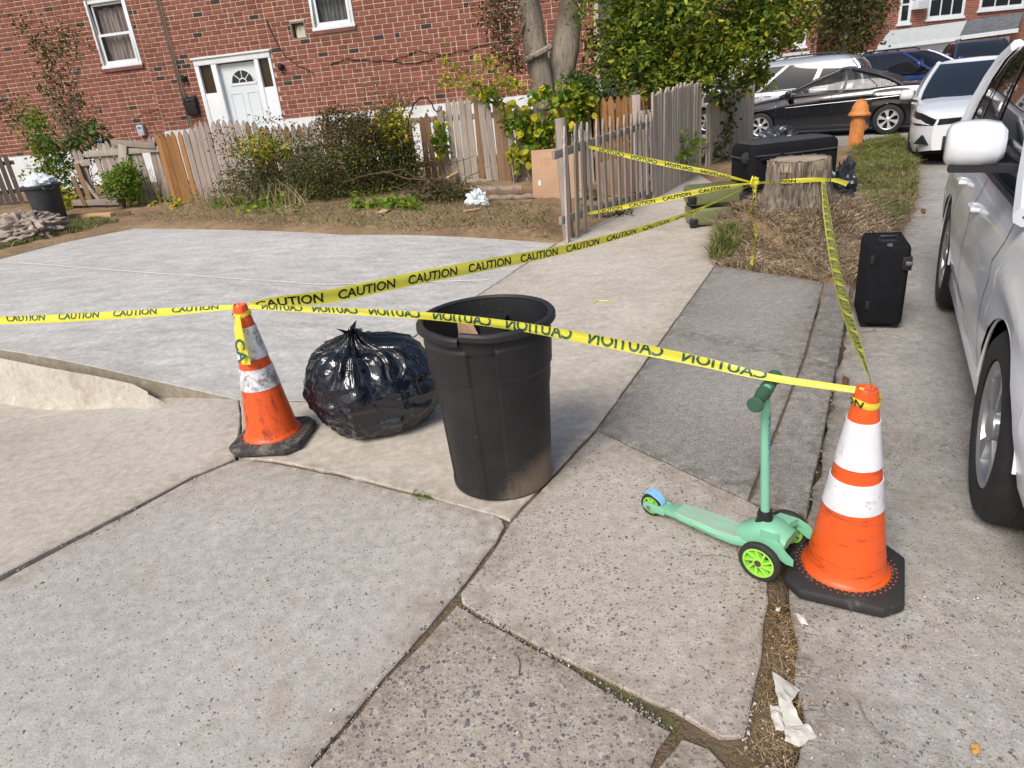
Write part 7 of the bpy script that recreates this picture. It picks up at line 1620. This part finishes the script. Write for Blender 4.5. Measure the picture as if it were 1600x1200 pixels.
paper('large torn pale paper scrap in the dirt at the lower right', [(1207, 1047), (1250, 1078), (1236, 1092), (1252, 1128), (1264, 1145), (1228, 1134), (1215, 1090)], 1, -.012)
paper('crumpled white paper scrap below the large torn scrap', [(1225, 1135), (1262, 1130), (1278, 1145), (1250, 1162), (1226, 1156)], 2, -.014)
paper('grey paper scrap left of the large torn scrap', [(1202, 1098), (1220, 1100), (1222, 1116), (1230, 1140), (1212, 1138), (1206, 1115)], 3, -.014)
paper('small white scrap beside the base of the clean cone', [(1243, 955), (1255, 958), (1264, 976), (1252, 972)], 4, -.012)
paper('tiny white chip in the dry grass near the scooter wheel', [(1212, 948), (1219, 950), (1218, 957), (1213, 955)], 5, -.01)
m_leaf1 = simple('orange_fallen_leaf', (.5, .25, .06), .7); m_leaf2 = simple('brown_fallen_leaf', (.16, .07, .035), .8)
paper('yellow-orange fallen leaf on the road at the lower right', [(1517, 1166), (1533, 1166), (1533, 1175), (1519, 1176)], 6, -.008, m_leaf1, 'fallen_leaf')
paper('brown fallen leaf on the road beside the kerb', [(1318, 575), (1328, 580), (1326, 592), (1318, 588)], 7, -.05, m_leaf2, 'fallen_leaf')
paper('dark fallen leaf on the road by the suitcase', [(1440, 318), (1448, 320), (1447, 325), (1441, 324)], 8, -.06, m_leaf2, 'fallen_leaf')
def twig(label, px, r=.003, z=.004):
    b = MB(); b.tube([G(x, y, 0)+Vector((0, 0, z+.003*(k % 2))) for k, (x, y) in enumerate(px)], r, 5); return tag(b.build('twig', m_twigg, smooth=True), label, 'twig')
twig('straight dry twig lying on the road at the lower right', [(1340, 1090), (1352, 1120), (1375, 1145), (1392, 1162)], .0028, -.008)
twig('thin forked twig beside the large torn scrap', [(1258, 1085), (1282, 1100), (1300, 1122), (1318, 1130)], .0022, -.008)
twig('curved dark twig above the forked twig', [(1277, 1058), (1283, 1045), (1298, 1043), (1316, 1054)], .0024, -.008)
twig('short dark twig on the pebbly slab', [(808, 1025), (812, 1040), (810, 1058)], .002, .003)
twig('thin twig on the speckled slab below the scooter', [(1092, 1040), (1105, 1052), (1110, 1062)], .002, .003)
b = MB(); P_ = [G(x, y, .006) for x, y in ((925, 474), (935, 470), (950, 470), (955, 473))]; b.tube(P_, .004, 5); tag(b.build('tape_scrap', m_tape), 'small curl of yellow tape lying on the walkway', 'tape scrap')
